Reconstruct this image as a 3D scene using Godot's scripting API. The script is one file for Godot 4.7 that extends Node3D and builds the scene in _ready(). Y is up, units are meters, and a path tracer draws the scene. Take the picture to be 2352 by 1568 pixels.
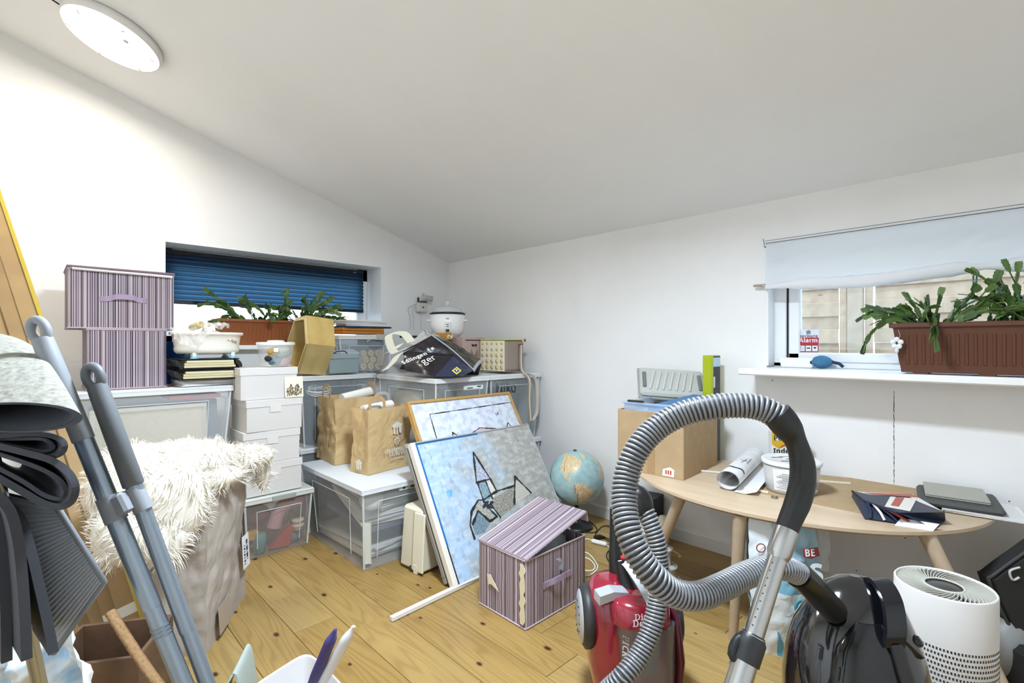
extends Node3D
# A cluttered storage room. World axes follow the room: right wall at x = RX, window wall at z = BZ, floor y = 0, eye at (0, EYE, 0).
const F := 1130.0
const CX := 1176.0
const CY := 790.0
const EYE := 1.2
const RX := 2.834
const BZ := -3.762
const YAW := deg_to_rad(45.72)
const EAVE := 1.967
const PITCH := 0.3009
const LX := -1.0
const FZ := 1.3

var rng := RandomNumberGenerator.new()
var mats := {}
var taken := {}
var tex := {}

# ---- pixel of the photograph -> direction, and the point where it meets a level, a wall or a depth
func dirp(x: float, y: float) -> Vector3:
	var fw := Vector3(cos(YAW), 0, -sin(YAW))
	var rt := Vector3(sin(YAW), 0, cos(YAW))
	return fw + rt * ((x - CX) / F) + Vector3.UP * ((CY - y) / F)
func onY(x: float, y: float, h := 0.0) -> Vector3:
	var d := dirp(x, y)
	return Vector3(0, EYE, 0) + d * ((h - EYE) / d.y)
func onX(x: float, y: float, w := RX) -> Vector3:
	var d := dirp(x, y)
	return Vector3(0, EYE, 0) + d * (w / d.x)
func onZ(x: float, y: float, w := BZ) -> Vector3:
	var d := dirp(x, y)
	return Vector3(0, EYE, 0) + d * (w / d.z)
func onD(x: float, y: float, depth: float) -> Vector3:
	return Vector3(0, EYE, 0) + dirp(x, y) * depth
func ceil_y(x: float) -> float:
	return EAVE + PITCH * (RX - x)

# ---- mesh builder. Quads are given counter-clockwise seen from outside.
class B:
	var st := SurfaceTool.new()
	var x := Transform3D()
	func _init() -> void:
		st.begin(Mesh.PRIMITIVE_TRIANGLES)
		st.set_smooth_group(-1)
	func sm(k: int) -> B:
		st.set_smooth_group(k)
		return self
	func col(c: Color) -> B:
		st.set_color(c)
		return self
	func at(t: Transform3D) -> B:
		x = t
		return self
	func tri(a: Vector3, b: Vector3, c: Vector3, ua := Vector2.ZERO, ub := Vector2.ZERO, uc := Vector2.ZERO) -> void:
		st.set_uv(ua)
		st.add_vertex(x * a)
		st.set_uv(uc)
		st.add_vertex(x * c)
		st.set_uv(ub)
		st.add_vertex(x * b)
	func quad(a: Vector3, b: Vector3, c: Vector3, d: Vector3, ua := Vector2(0, 1), ub := Vector2(1, 1), uc := Vector2(1, 0), ud := Vector2(0, 0)) -> void:
		tri(a, b, c, ua, ub, uc)
		tri(a, c, d, ua, uc, ud)
	func box(c: Vector3, s: Vector3, bev := 0.0, top := 1.0) -> B:   # top: scale of the upper end; uv in metres
		var h := s / 2.0
		bev = minf(bev, minf(h.x, minf(h.y, h.z)) * 0.9)
		var pt := func(ix: int, iy: int, iz: int, inset: int) -> Vector3:
			var p := Vector3(ix * (h.x - (bev if inset != 0 else 0.0)), iy * (h.y - (bev if inset != 1 else 0.0)), iz * (h.z - (bev if inset != 2 else 0.0)))
			if inset == 0: p.x = ix * h.x
			var k := lerpf(1.0, top, (p.y + h.y) / s.y) if s.y > 0 else 1.0
			return c + Vector3(p.x * k, p.y, p.z * k)
		for sg in [-1, 1]:
			var fx := [pt.call(sg, -1, sg, 0), pt.call(sg, -1, -sg, 0), pt.call(sg, 1, -sg, 0), pt.call(sg, 1, sg, 0)]
			quad(fx[0], fx[1], fx[2], fx[3], Vector2(0, s.y), Vector2(s.z, s.y), Vector2(s.z, 0), Vector2(0, 0))
			var fy := [pt.call(-1, sg, sg, 1), pt.call(1, sg, sg, 1), pt.call(1, sg, -sg, 1), pt.call(-1, sg, -sg, 1)]
			quad(fy[0], fy[1], fy[2], fy[3], Vector2(0, s.z), Vector2(s.x, s.z), Vector2(s.x, 0), Vector2(0, 0))
			var fz := [pt.call(-sg, -1, sg, 2), pt.call(sg, -1, sg, 2), pt.call(sg, 1, sg, 2), pt.call(-sg, 1, sg, 2)]
			quad(fz[0], fz[1], fz[2], fz[3], Vector2(0, s.y), Vector2(s.x, s.y), Vector2(s.x, 0), Vector2(0, 0))
		if bev > 0.0:
			for i in [-1, 1]:
				for j in [-1, 1]:
					var f: bool = i * j > 0
					ring4(pt.call(i, j, -1, 0), pt.call(i, j, 1, 0), pt.call(i, j, 1, 1), pt.call(i, j, -1, 1), f)
					ring4(pt.call(-1, i, j, 1), pt.call(1, i, j, 1), pt.call(1, i, j, 2), pt.call(-1, i, j, 2), f)
					ring4(pt.call(j, -1, i, 2), pt.call(j, 1, i, 2), pt.call(j, 1, i, 0), pt.call(j, -1, i, 0), f)
					for k in [-1, 1]:
						var t0: Vector3 = pt.call(i, j, k, 0)
						var t1: Vector3 = pt.call(i, j, k, 1)
						var t2: Vector3 = pt.call(i, j, k, 2)
						if i * j * k > 0: tri(t0, t1, t2)
						else: tri(t0, t2, t1)
		return self
	func ring4(a: Vector3, b: Vector3, c: Vector3, d: Vector3, flip: bool) -> void:
		if flip: quad(a, d, c, b)
		else: quad(a, b, c, d)
	func rod(a: Vector3, b: Vector3, r: float, r2 := -1.0, n := 12) -> B:
		return tube([a, b], [r, r if r2 < 0 else r2], n)
	func tube(path: Array, rad, n := 10, caps := true, flat := 1.0) -> B:   # rad: a number or one per point; uv.x round, uv.y metres along
		var m := path.size()
		var up := Vector3.UP
		var prev: PackedVector3Array
		var run := 0.0
		var t0: Vector3 = (path[1] - path[0]).normalized()
		up = t0.cross(Vector3(0.31, 0.2, 0.93)).normalized()
		for i in m:
			var t: Vector3 = (path[mini(i + 1, m - 1)] - path[maxi(i - 1, 0)]).normalized()
			up = (up - t * up.dot(t)).normalized()
			var side := t.cross(up)
			var r: float = rad[i] if rad is Array or rad is PackedFloat32Array else rad
			var ring := PackedVector3Array()
			for k in n:
				var a := TAU * k / n
				ring.append(path[i] + up * cos(a) * r + side * sin(a) * r * flat)
			if i > 0:
				var step: float = path[i].distance_to(path[i - 1])
				st.set_smooth_group(1)
				for k in n:
					var k2 := (k + 1) % n
					var u0 := float(k) / n
					var u1 := float(k + 1) / n
					quad(prev[k], prev[k2], ring[k2], ring[k], Vector2(u0, run), Vector2(u1, run), Vector2(u1, run + step), Vector2(u0, run + step))
				run += step
			if caps and (i == 0 or i == m - 1):
				st.set_smooth_group(-1)
				for k in n:
					if i == 0: tri(path[i], ring[(k + 1) % n], ring[k])
					else: tri(path[i], ring[k], ring[(k + 1) % n])
			prev = ring
		st.set_smooth_group(-1)
		return self
	func lathe(prof: Array, n := 24, sx := 1.0, sz := 1.0, hard := false) -> B:   # prof: Vector2(radius, y) from bottom to top
		var run := 0.0
		for i in prof.size() - 1:
			var p: Vector2 = prof[i]
			var q: Vector2 = prof[i + 1]
			st.set_smooth_group(2 + i if hard else 1)
			for k in n:
				var a := TAU * k / n
				var b := TAU * (k + 1) / n
				var e := Vector3(cos(a) * sx, 0, -sin(a) * sz)
				var f := Vector3(cos(b) * sx, 0, -sin(b) * sz)
				quad(e * p.x + Vector3.UP * p.y, f * p.x + Vector3.UP * p.y, f * q.x + Vector3.UP * q.y, e * q.x + Vector3.UP * q.y, Vector2(float(k) / n, run), Vector2(float(k + 1) / n, run), Vector2(float(k + 1) / n, run + p.distance_to(q)), Vector2(float(k) / n, run + p.distance_to(q)))
			run += p.distance_to(q)
		st.set_smooth_group(-1)
		return self
	func prism(poly: Array, z0: float, z1: float, smooth := false) -> B:   # polygon in xy (counter-clockwise), extruded along z
		var p := PackedVector2Array(poly)
		if Geometry2D.is_polygon_clockwise(p): p.reverse()
		var ids := Geometry2D.triangulate_polygon(p)
		for i in range(0, ids.size(), 3):
			var a := p[ids[i]]
			var b := p[ids[i + 1]]
			var c := p[ids[i + 2]]
			if (b - a).cross(c - a) < 0:
				var s := b
				b = c
				c = s
			tri(Vector3(a.x, a.y, z1), Vector3(b.x, b.y, z1), Vector3(c.x, c.y, z1), a, b, c)
			tri(Vector3(a.x, a.y, z0), Vector3(c.x, c.y, z0), Vector3(b.x, b.y, z0), a, c, b)
		if smooth: st.set_smooth_group(5)
		var run := 0.0
		for i in p.size():
			var a := p[i]
			var b := p[(i + 1) % p.size()]
			var l := a.distance_to(b)
			quad(Vector3(a.x, a.y, z0), Vector3(b.x, b.y, z0), Vector3(b.x, b.y, z1), Vector3(a.x, a.y, z1), Vector2(run, z0), Vector2(run + l, z0), Vector2(run + l, z1), Vector2(run, z1))
			run += l
		st.set_smooth_group(-1)
		return self
	func grid(nu: int, nv: int, f: Callable, uvs := Vector2.ONE, group := 1) -> B:   # smooth sheet f(u, v)
		st.set_smooth_group(group)
		for i in nu:
			for j in nv:
				var u0 := float(i) / nu
				var u1 := float(i + 1) / nu
				var v0 := float(j) / nv
				var v1 := float(j + 1) / nv
				quad(f.call(u0, v0), f.call(u1, v0), f.call(u1, v1), f.call(u0, v1), Vector2(u0, 1 - v0) * uvs, Vector2(u1, 1 - v0) * uvs, Vector2(u1, 1 - v1) * uvs, Vector2(u0, 1 - v1) * uvs)
		st.set_smooth_group(-1)
		return self
	func ball(c: Vector3, r: Vector3, n := 16) -> B:
		return grid(n, n / 2, func(u, v): return c + Vector3(cos(TAU * u) * sin(PI * v) * r.x, -cos(PI * v) * r.y, -sin(TAU * u) * sin(PI * v) * r.z))
	func sheet(pts: Array, thick: float, wide: Vector3, uvs := Vector2.ONE) -> B:   # strip along pts, as wide as «wide», of real thickness
		var m := pts.size()
		var w := wide / 2.0
		var run := 0.0
		for s in [1, -1]:
			run = 0.0
			st.set_smooth_group(3 if s > 0 else 4)
			for i in m - 1:
				var a := off(pts, i, thick * 0.5 * s, wide)
				var b := off(pts, i + 1, thick * 0.5 * s, wide)
				var l: float = pts[i].distance_to(pts[i + 1])
				if s > 0: quad(a - w, a + w, b + w, b - w, Vector2(0, run) * uvs, Vector2(1, run) * uvs, Vector2(1, run + l) * uvs, Vector2(0, run + l) * uvs)
				else: quad(a + w, a - w, b - w, b + w, Vector2(1, run) * uvs, Vector2(0, run) * uvs, Vector2(0, run + l) * uvs, Vector2(1, run + l) * uvs)
				run += l
		st.set_smooth_group(-1)
		for i in m - 1:
			for s in [1, -1]:
				var a: Vector3 = off(pts, i, thick * 0.5, wide) + w * s
				var b: Vector3 = off(pts, i + 1, thick * 0.5, wide) + w * s
				var a2: Vector3 = off(pts, i, -thick * 0.5, wide) + w * s
				var b2: Vector3 = off(pts, i + 1, -thick * 0.5, wide) + w * s
				if s > 0: quad(a, a2, b2, b)
				else: quad(a2, a, b, b2)
		for e in [0, m - 1]:
			var a := off(pts, e, thick * 0.5, wide)
			var b := off(pts, e, -thick * 0.5, wide)
			if e == 0: quad(a + w, a - w, b - w, b + w)
			else: quad(a - w, a + w, b + w, b - w)
		return self
	func off(pts: Array, i: int, d: float, wide: Vector3) -> Vector3:
		var t: Vector3 = (pts[mini(i + 1, pts.size() - 1)] - pts[maxi(i - 1, 0)]).normalized()
		return pts[i] + wide.normalized().cross(t).normalized() * d
	func quad_face(w: float, h: float, bar: float, z: float) -> B:
		quad(Vector3(bar, bar, z), Vector3(w - bar, bar, z), Vector3(w - bar, h - bar, z), Vector3(bar, h - bar, z), Vector2(bar / w, 1 - bar / h), Vector2(1 - bar / w, 1 - bar / h), Vector2(1 - bar / w, bar / h), Vector2(bar / w, bar / h))
		return self
	func done() -> ArrayMesh:
		st.generate_normals()
		return st.commit()

# ---- nodes
func numbered(called: String) -> String:
	taken[called] = taken.get(called, -1) + 1
	return called if taken[called] == 0 else "%s_%03d" % [called, taken[called]]
func tag(o: Node3D, label: String, cat: String, group := "") -> void:
	o.set_meta("label", label)
	o.set_meta("category", cat)
	if group: o.set_meta("group", group)
func thing(called: String, label: String, cat: String, pos := Vector3.ZERO, turn := 0.0, group := "") -> Node3D:
	var o := Node3D.new()
	o.name = numbered(called)
	add_child(o)
	o.position = pos
	o.rotation.y = deg_to_rad(turn)
	tag(o, label, cat, group)
	return o
func put(par: Node3D, called: String, mesh, m: Material, xf := Transform3D()) -> MeshInstance3D:
	var o := MeshInstance3D.new()
	o.name = called if par != self else numbered(called)
	o.mesh = mesh.done() if mesh is B else mesh
	o.material_override = m
	par.add_child(o, true)
	o.transform = xf
	return o
func one(called: String, label: String, cat: String, mesh, m: Material, xf := Transform3D(), group := "") -> MeshInstance3D:
	var o := put(self, called, mesh, m, xf)
	tag(o, label, cat, group)
	return o
func struct(called: String, mesh, m: Material, xf := Transform3D()) -> MeshInstance3D:
	var o := put(self, called, mesh, m, xf)
	o.set_meta("kind", "structure")
	return o
func copy(o: Node3D, called: String, label: String, pos: Vector3, turn := 0.0) -> Node3D:
	var c: Node3D = o.duplicate()
	c.name = numbered(called)
	add_child(c)
	c.position = pos
	c.rotation.y = deg_to_rad(turn)
	c.set_meta("label", label)
	return c
func tf(p: Vector3, rx := 0.0, ry := 0.0, rz := 0.0) -> Transform3D:
	return Transform3D(Basis.from_euler(Vector3(deg_to_rad(rx), deg_to_rad(ry), deg_to_rad(rz))), p)
func bx(s: Vector3, bev := 0.004, c := Vector3.ZERO, top := 1.0) -> B:
	return B.new().box(c, s, bev, top)
func spline(pts: Array, step := 0.01) -> Array:
	var c := Curve3D.new()
	c.bake_interval = step
	for i in pts.size():
		var a: Vector3 = pts[maxi(i - 1, 0)]
		var b: Vector3 = pts[mini(i + 1, pts.size() - 1)]
		var t := (b - a) / 6.0
		c.add_point(pts[i], -t, t)
	return Array(c.get_baked_points())
func noise(freq: float, sd := 1) -> FastNoiseLite:
	var n := FastNoiseLite.new()
	n.seed = sd
	n.frequency = freq
	n.noise_type = FastNoiseLite.TYPE_SIMPLEX_SMOOTH
	return n

# ---- materials
func hexc(h: String) -> Color:
	return Color.html(h)
func mat(h: String, rough := 0.6, metal := 0.0, extra := {}) -> StandardMaterial3D:
	var k := str([h, rough, metal, extra])
	if not mats.has(k):
		var m := StandardMaterial3D.new()
		m.albedo_color = hexc(h)
		m.roughness = rough
		m.metallic = metal
		for e in extra: m.set(e, extra[e])
		mats[k] = m
	return mats[k]
func clear(h: String, alpha: float, rough := 0.4) -> StandardMaterial3D:
	var k := str(["clear", h, alpha, rough])
	if not mats.has(k):
		var m := StandardMaterial3D.new()
		m.albedo_color = Color(hexc(h), alpha)
		m.roughness = rough
		m.transparency = BaseMaterial3D.TRANSPARENCY_ALPHA
		mats[k] = m
	return mats[k]
func ntex(freq: float, sd: int, ramp := [], octaves := 4, size := 256) -> NoiseTexture2D:
	var t := NoiseTexture2D.new()
	t.width = size
	t.height = size
	t.seamless = true
	var n := noise(freq, sd)
	n.fractal_octaves = octaves
	t.noise = n
	if ramp:
		var g := Gradient.new()
		g.colors = PackedColorArray(ramp.map(func(h): return hexc(h)))
		var o := PackedFloat32Array()
		for i in ramp.size(): o.append(float(i) / (ramp.size() - 1))
		g.offsets = o
		t.color_ramp = g
	return t
# mottled matter: two or three tones of noise, repeated every 1/scale metres, with fine relief in centimetres
func mottled(ramp: Array, scale := 3.0, rough := 0.8, relief := 0.0, freq := 0.02, world := false, extra := {}) -> StandardMaterial3D:
	var k := str(["mot", ramp, scale, rough, relief, freq, world, extra])
	if not mats.has(k):
		var m := StandardMaterial3D.new()
		m.roughness = rough
		m.albedo_texture = ntex(freq, 7, ramp)
		m.uv1_triplanar = true
		m.uv1_world_triplanar = world
		m.uv1_scale = Vector3.ONE * scale
		if relief > 0.0:
			if not tex.has("bump"): tex.bump = ntex(0.05, 3, [], 4)
			m.heightmap_enabled = true
			m.heightmap_texture = tex.bump
			m.heightmap_scale = relief
		for e in extra: m.set(e, extra[e])
		mats[k] = m
	return mats[k]
func pic(img: Image, rough := 0.8, scale := Vector2.ONE, extra := {}) -> StandardMaterial3D:
	var m := StandardMaterial3D.new()
	m.albedo_texture = ImageTexture.create_from_image(img)
	m.roughness = rough
	m.uv1_scale = Vector3(scale.x, scale.y, 1)
	for e in extra: m.set(e, extra[e])
	return m
func text(s: String, size: float, bold := false, serif := false, depth := 0.0008) -> TextMesh:
	var t := TextMesh.new()
	var f := SystemFont.new()
	f.font_names = PackedStringArray(["Droid Serif" if serif else "Droid Sans"])
	if bold: f.font_weight = 700
	t.font = f
	t.text = s
	t.font_size = 32
	t.pixel_size = size / 32.0
	t.depth = depth
	t.curve_step = 4.0
	return t

func wood_image(w: int, h: int, base: Color, dark: Color, knots: Array, sd: int, rings := 9.0, wide := 1.0, long := 1.0) -> Image:
	var im := Image.create(w, h, false, Image.FORMAT_RGB8)
	var n1 := noise(1.0, sd)
	n1.fractal_octaves = 2
	var n2 := noise(1.0, sd + 5)
	n2.fractal_octaves = 1
	for y in h:
		var v := float(y) / h * long
		for x in w:
			var u := float(x) / w * wide
			var du := 0.0
			var kd := 9.0
			for k in knots:
				var ex: float = (u - k[0]) / k[2]
				var ey: float = (v - k[1]) / (k[2] * 1.7)
				var d2 := ex * ex + ey * ey
				du += k[2] * 2.2 * signf(ex) * exp(-d2 * 0.22) * minf(1.0, absf(ex))
				kd = minf(kd, sqrt(d2))
			var g := (u + du) * rings + n1.get_noise_2d(u * 7.0, v * 0.7) * 3.2
			var late := pow(0.5 + 0.5 * sin(g * TAU), 3.0)
			var fine := n2.get_noise_2d(u * 260.0, v * 5.0) * 0.5 + 0.5
			var c := base.lerp(dark, 0.3 * late + 0.14 * fine + 0.22 * n1.get_noise_2d(u * 3.0 + 50.0, v * 1.5))
			if kd < 1.0: c = Color(0.17, 0.10, 0.05).lerp(dark * 0.8, kd * 0.7)
			elif kd < 1.8: c = c.lerp(dark, (1.8 - kd) * 0.9)
			im.set_pixel(x, y, c)
	return im

func _ready() -> void:
	rng.seed = 11
	# ------------------------------------------------------------ camera, sky, lamp light, exposure
	var cam := Camera3D.new()
	cam.name = "camera"
	add_child(cam)
	cam.transform = Transform3D(Basis(Vector3.UP, YAW - PI / 2), Vector3(0, EYE, 0))
	var near := 0.05
	cam.set_frustum(near * 1568.0 / F, Vector2(0, near * 6.0 / F), near, 60.0)
	cam.current = true
	var env := Environment.new()
	env.background_mode = Environment.BG_SKY
	var sky := Sky.new()
	var sm := ProceduralSkyMaterial.new()
	sm.sky_top_color = Color(0.62, 0.78, 0.95)
	sm.sky_horizon_color = Color(0.92, 0.96, 1.0)
	sm.ground_horizon_color = Color(0.55, 0.55, 0.55)
	sm.ground_bottom_color = Color(0.35, 0.35, 0.35)
	sm.energy_multiplier = SKYE
	sky.sky_material = sm
	env.sky = sky
	env.ambient_light_source = Environment.AMBIENT_SOURCE_DISABLED
	env.tonemap_mode = Environment.TONE_MAPPER_LINEAR
	env.tonemap_exposure = EXPO
	env.sdfgi_enabled = true
	env.ssao_enabled = true
	env.ssil_enabled = true
	var we := WorldEnvironment.new()
	we.name = "environment"
	we.environment = env
	add_child(we)
	ceiling_lamp(Vector2(0.293, -3.095), LAMPE, "round white glowing ceiling lamp mounted on the sloped ceiling near the back window")
	ceiling_lamp(Vector2(0.95, -0.95), LAMPE2, "second round ceiling lamp of the room, above the middle of the floor")  # unseen lamp, added to brighten the room
	# ------------------------------------------------------------ place and things
	structure()
	windows()
	sills()
	window_wall_stacks()
	middle_things()
	table_things()
	vacuums()
	corner_things()
	front_left()

const SKYE := 6.0
const EXPO := 1.12
const LAMPE := 1.5
const LAMPE2 := 10.4  # output of the added fill lamp

func ceiling_lamp(where: Vector2, energy: float, label: String) -> void:
	var p := Vector3(where.x, ceil_y(where.x), where.y)
	var tilt := Basis(Vector3(0, 0, 1), -atan(PITCH))
	var t := thing("ceiling_lamp", label, "lamp", p)
	t.basis = tilt
	var base := B.new().lathe([Vector2(0, -0.045), Vector2(0.198, -0.045), Vector2(0.205, -0.03), Vector2(0.2, -0.004), Vector2(0, -0.004)], 48)
	put(t, "housing", base, mat("eceae6", 0.4))
	var glow := mat("ffffff", 0.3, 0.0, {"emission_enabled": true, "emission": Color(1.0, 0.985, 0.96), "emission_energy_multiplier": 2.2})
	var face := B.new().lathe([Vector2(0, -0.063), Vector2(0.1, -0.0625), Vector2(0.17, -0.059), Vector2(0.192, -0.053), Vector2(0.197, -0.0452), Vector2(0, -0.0452)], 48)
	put(t, "diffuser", face, glow)
	for k in 6:
		var a := TAU * k / 6.0 + 0.35
		put(t, "clip", bx(Vector3(0.022, 0.004, 0.006), 0.001), mat("cfcfcb", 0.5), tf(Vector3(cos(a) * 0.172, -0.0605, sin(a) * 0.172), 0, -rad_to_deg(a) + 20, 0))
	put(t, "sensor_dot", B.new().lathe([Vector2(0, -0.004), Vector2(0.011, -0.003), Vector2(0.011, 0)], 12), mat("c9c9c6", 0.5), tf(Vector3(0.05, -0.0615, 0.1)))
	var l := AreaLight3D.new()
	l.name = "lamp_light"
	t.add_child(l)
	l.transform = Transform3D(Basis(Vector3.RIGHT, -PI / 2), Vector3(0, -0.075, 0))
	l.area_size = Vector2(0.34, 0.34)
	l.light_color = Color(1.0, 0.965, 0.91) if label.begins_with("round") else Color(0.875, 0.935, 1.0)
	l.light_energy = energy
	l.area_range = 12.0
	l.area_attenuation = 2.0
	l.shadow_enabled = true
	if not label.begins_with("round"): return
	var a0 := p + tilt * Vector3(-0.203, -0.02, 0.0)
	var path := spline([a0, a0 + Vector3(-0.04, 0.005, 0.02), a0 + Vector3(-0.1, 0.01, 0.03), a0 + Vector3(-0.16, 0.055, 0.04), a0 + Vector3(-0.3, 0.11, 0.02)], 0.02)
	one("lamp_cable", "thin black cable running along the ceiling into the round lamp", "cable", B.new().tube(path, 0.0035, 8), mat("16140f", 0.5))

func structure() -> void:
	var paint := mottled(["eeedea", "f1f0ee", "f3f2f1"], 0.7, 0.85, 0.012, 0.006, true)
	var cpaint := mottled(["f0efed", "f2f2f0", "f4f3f2"], 0.6, 0.9, 0.008, 0.006, true)
	var b := B.new()
	var wl := LX - 0.2
	var wr := RX + 0.24
	for s in [[wl, 0.596, -0.3, 9.0], [2.126, wr, -0.3, 9.0], [0.596, 2.126, -0.3, 1.19], [0.596, 2.126, 1.857, 9.0]]:
		var y1: float = minf(s[3], ceil_y(s[0]) + 0.02)
		var y2: float = minf(s[3], ceil_y(s[1]) + 0.02)
		b.prism([Vector2(s[0], s[2]), Vector2(s[1], s[2]), Vector2(s[1], y2), Vector2(s[0], y1)], BZ - 0.26, BZ)
	struct("wall_back", b, paint)
	b = B.new()
	for s in [[BZ, -0.94, -0.3, 2.1], [0.66, FZ + 0.2, -0.3, 2.1], [-0.94, 0.66, -0.3, 1.045], [-0.94, 0.66, 1.735, 2.1]]:
		b.box(Vector3(RX + 0.12, (s[2] + s[3]) / 2, (s[0] + s[1]) / 2), Vector3(0.24, s[3] - s[2], s[1] - s[0]))
	var wr_node := struct("wall_right", b, paint)
	# the hairline crack and the nail holes are dark marks with an outline of their own
	var ck := B.new()
	var y := 0.985
	var zc := -0.393
	var r := RandomNumberGenerator.new()
	r.seed = 4
	var last := Vector3(RX - 0.0006, y, zc)
	while y > 0.36:
		y -= 0.012
		var nx := Vector3(RX - 0.0006, y, zc + r.randf_range(-0.0012, 0.0012))
		var w := r.randf_range(0.0005, 0.0016) if y > 0.56 else r.randf_range(0.0002, 0.0006)
		ck.quad(last + Vector3(0, 0, -w), nx + Vector3(0, 0, -w), nx + Vector3(0, 0, w), last + Vector3(0, 0, w))
		last = nx
	put(wr_node, "crack", ck, mat("3a3a38", 0.9))
	for q in [[1774, 873], [2318, 1151], [1967, 1310], [2326, 1275], [2079, 1235], [1958, 1110], [2240, 500]]:
		var hole := onX(q[0], q[1])
		put(wr_node, "nail_hole", B.new().lathe([Vector2(0, 0), Vector2(0.0028, 0.0004), Vector2(0.0028, 0.0008)], 8), mat("2c2b29", 0.9), Transform3D(Basis(Vector3(0, 0, 1), PI / 2), hole))
	b = B.new().box(Vector3(LX - 0.1, 1.4, (BZ + FZ) / 2), Vector3(0.2, 3.8, FZ - BZ))
	struct("wall_left", b, paint)
	b = B.new().prism([Vector2(wl, -0.3), Vector2(wr, -0.3), Vector2(wr, ceil_y(wr) + 0.02), Vector2(wl, ceil_y(wl) + 0.02)], FZ, FZ + 0.2)
	struct("wall_front", b, paint)
	b = B.new().prism([Vector2(wl, ceil_y(wl)), Vector2(wr, ceil_y(wr)), Vector2(wr, ceil_y(wr) + 0.2), Vector2(wl, ceil_y(wl) + 0.2)], BZ - 0.26, FZ + 0.2)
	struct("ceiling", b, cpaint)
	# plank floor: each plank a piece of its own
	var fl := struct("floor", bx(Vector3(wr - wl, 0.05, FZ - BZ + 0.4), 0, Vector3((wl + wr) / 2, -0.047, (BZ + FZ) / 2)), mat("3c2c17", 0.9))
	var pm := []
	var sets := [[[0.3, 0.25, 0.045], [0.72, 0.62, 0.05], [0.5, 0.45, 0.03], [0.2, 0.83, 0.05]], [[0.55, 0.12, 0.05], [0.25, 0.5, 0.035], [0.4, 0.53, 0.03], [0.7, 0.86, 0.05], [0.8, 0.3, 0.025], [0.3, 0.72, 0.04]], [[0.2, 0.4, 0.04], [0.62, 0.75, 0.06], [0.5, 0.2, 0.02], [0.75, 0.5, 0.05], [0.35, 0.93, 0.045]]]
	for k in 3:
		var kn := []
		for q in sets[k]: kn.append([q[0] * 0.18, q[1] * 2.2, q[2] * 0.18])
		var im := wood_image(96, 1024, hexc(["a78a52", "a0824a", "ac9059"][k]), hexc(["7c5d2e", "725327", "826435"][k]), kn, 20 + k, 26.0, 0.18, 2.2)
		for o in 2:
			pm.append(pic(im, 0.42, Vector2(1 / 0.18, 1 / 2.2), {"uv1_offset": Vector3(0.0, 0.37 * o, 0)}))
	var meshes := {}
	var x0 := 0.595 - 9 * 0.1835
	while x0 < RX + 0.05:
		var z := FZ + 0.1 - rng.randf() * 1.4
		if absf(x0 - 0.779) < 0.03: z = -2.1 + 2.0 * 1.9
		var z1 := FZ + 0.15
		while z1 > BZ - 0.05:
			var z2 := maxf(z, BZ - 0.05)
			var l := snappedf(z1 - z2, 0.01)
			if not meshes.has(l): meshes[l] = bx(Vector3(0.1818, 0.022, l - 0.0018), 0.0012).done()
			if l > 0.02: put(fl, "plank", meshes[l], pm[rng.randi() % 6], tf(Vector3(x0 + 0.0917, -0.011, (z1 + z2) / 2)))
			z1 = z2
			z -= 1.9 if absf(x0 - 0.779) < 0.03 else 2.0
			if z1 <= BZ - 0.04: break
		x0 += 0.1835
	var bb := B.new().prism([Vector2(0, 0), Vector2(-0.014, 0), Vector2(-0.014, 0.07), Vector2(-0.011, 0.077), Vector2(0, 0.079)], BZ, FZ)
	struct("baseboard_right", bb, mat("e9e8e4", 0.45), tf(Vector3(RX, 0, 0)))
	var bb2 := B.new().box(Vector3((LX + RX) / 2, 0.039, BZ + 0.007), Vector3(RX - LX - 0.03, 0.078, 0.014), 0.002)
	struct("baseboard_back", bb2, mat("e9e8e4", 0.45))
	struct("ground_outside", bx(Vector3(30, 0.1, 30), 0, Vector3(4, -0.45, -4)), mottled(["6f7358", "8a8a70"], 0.5, 0.95))

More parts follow.
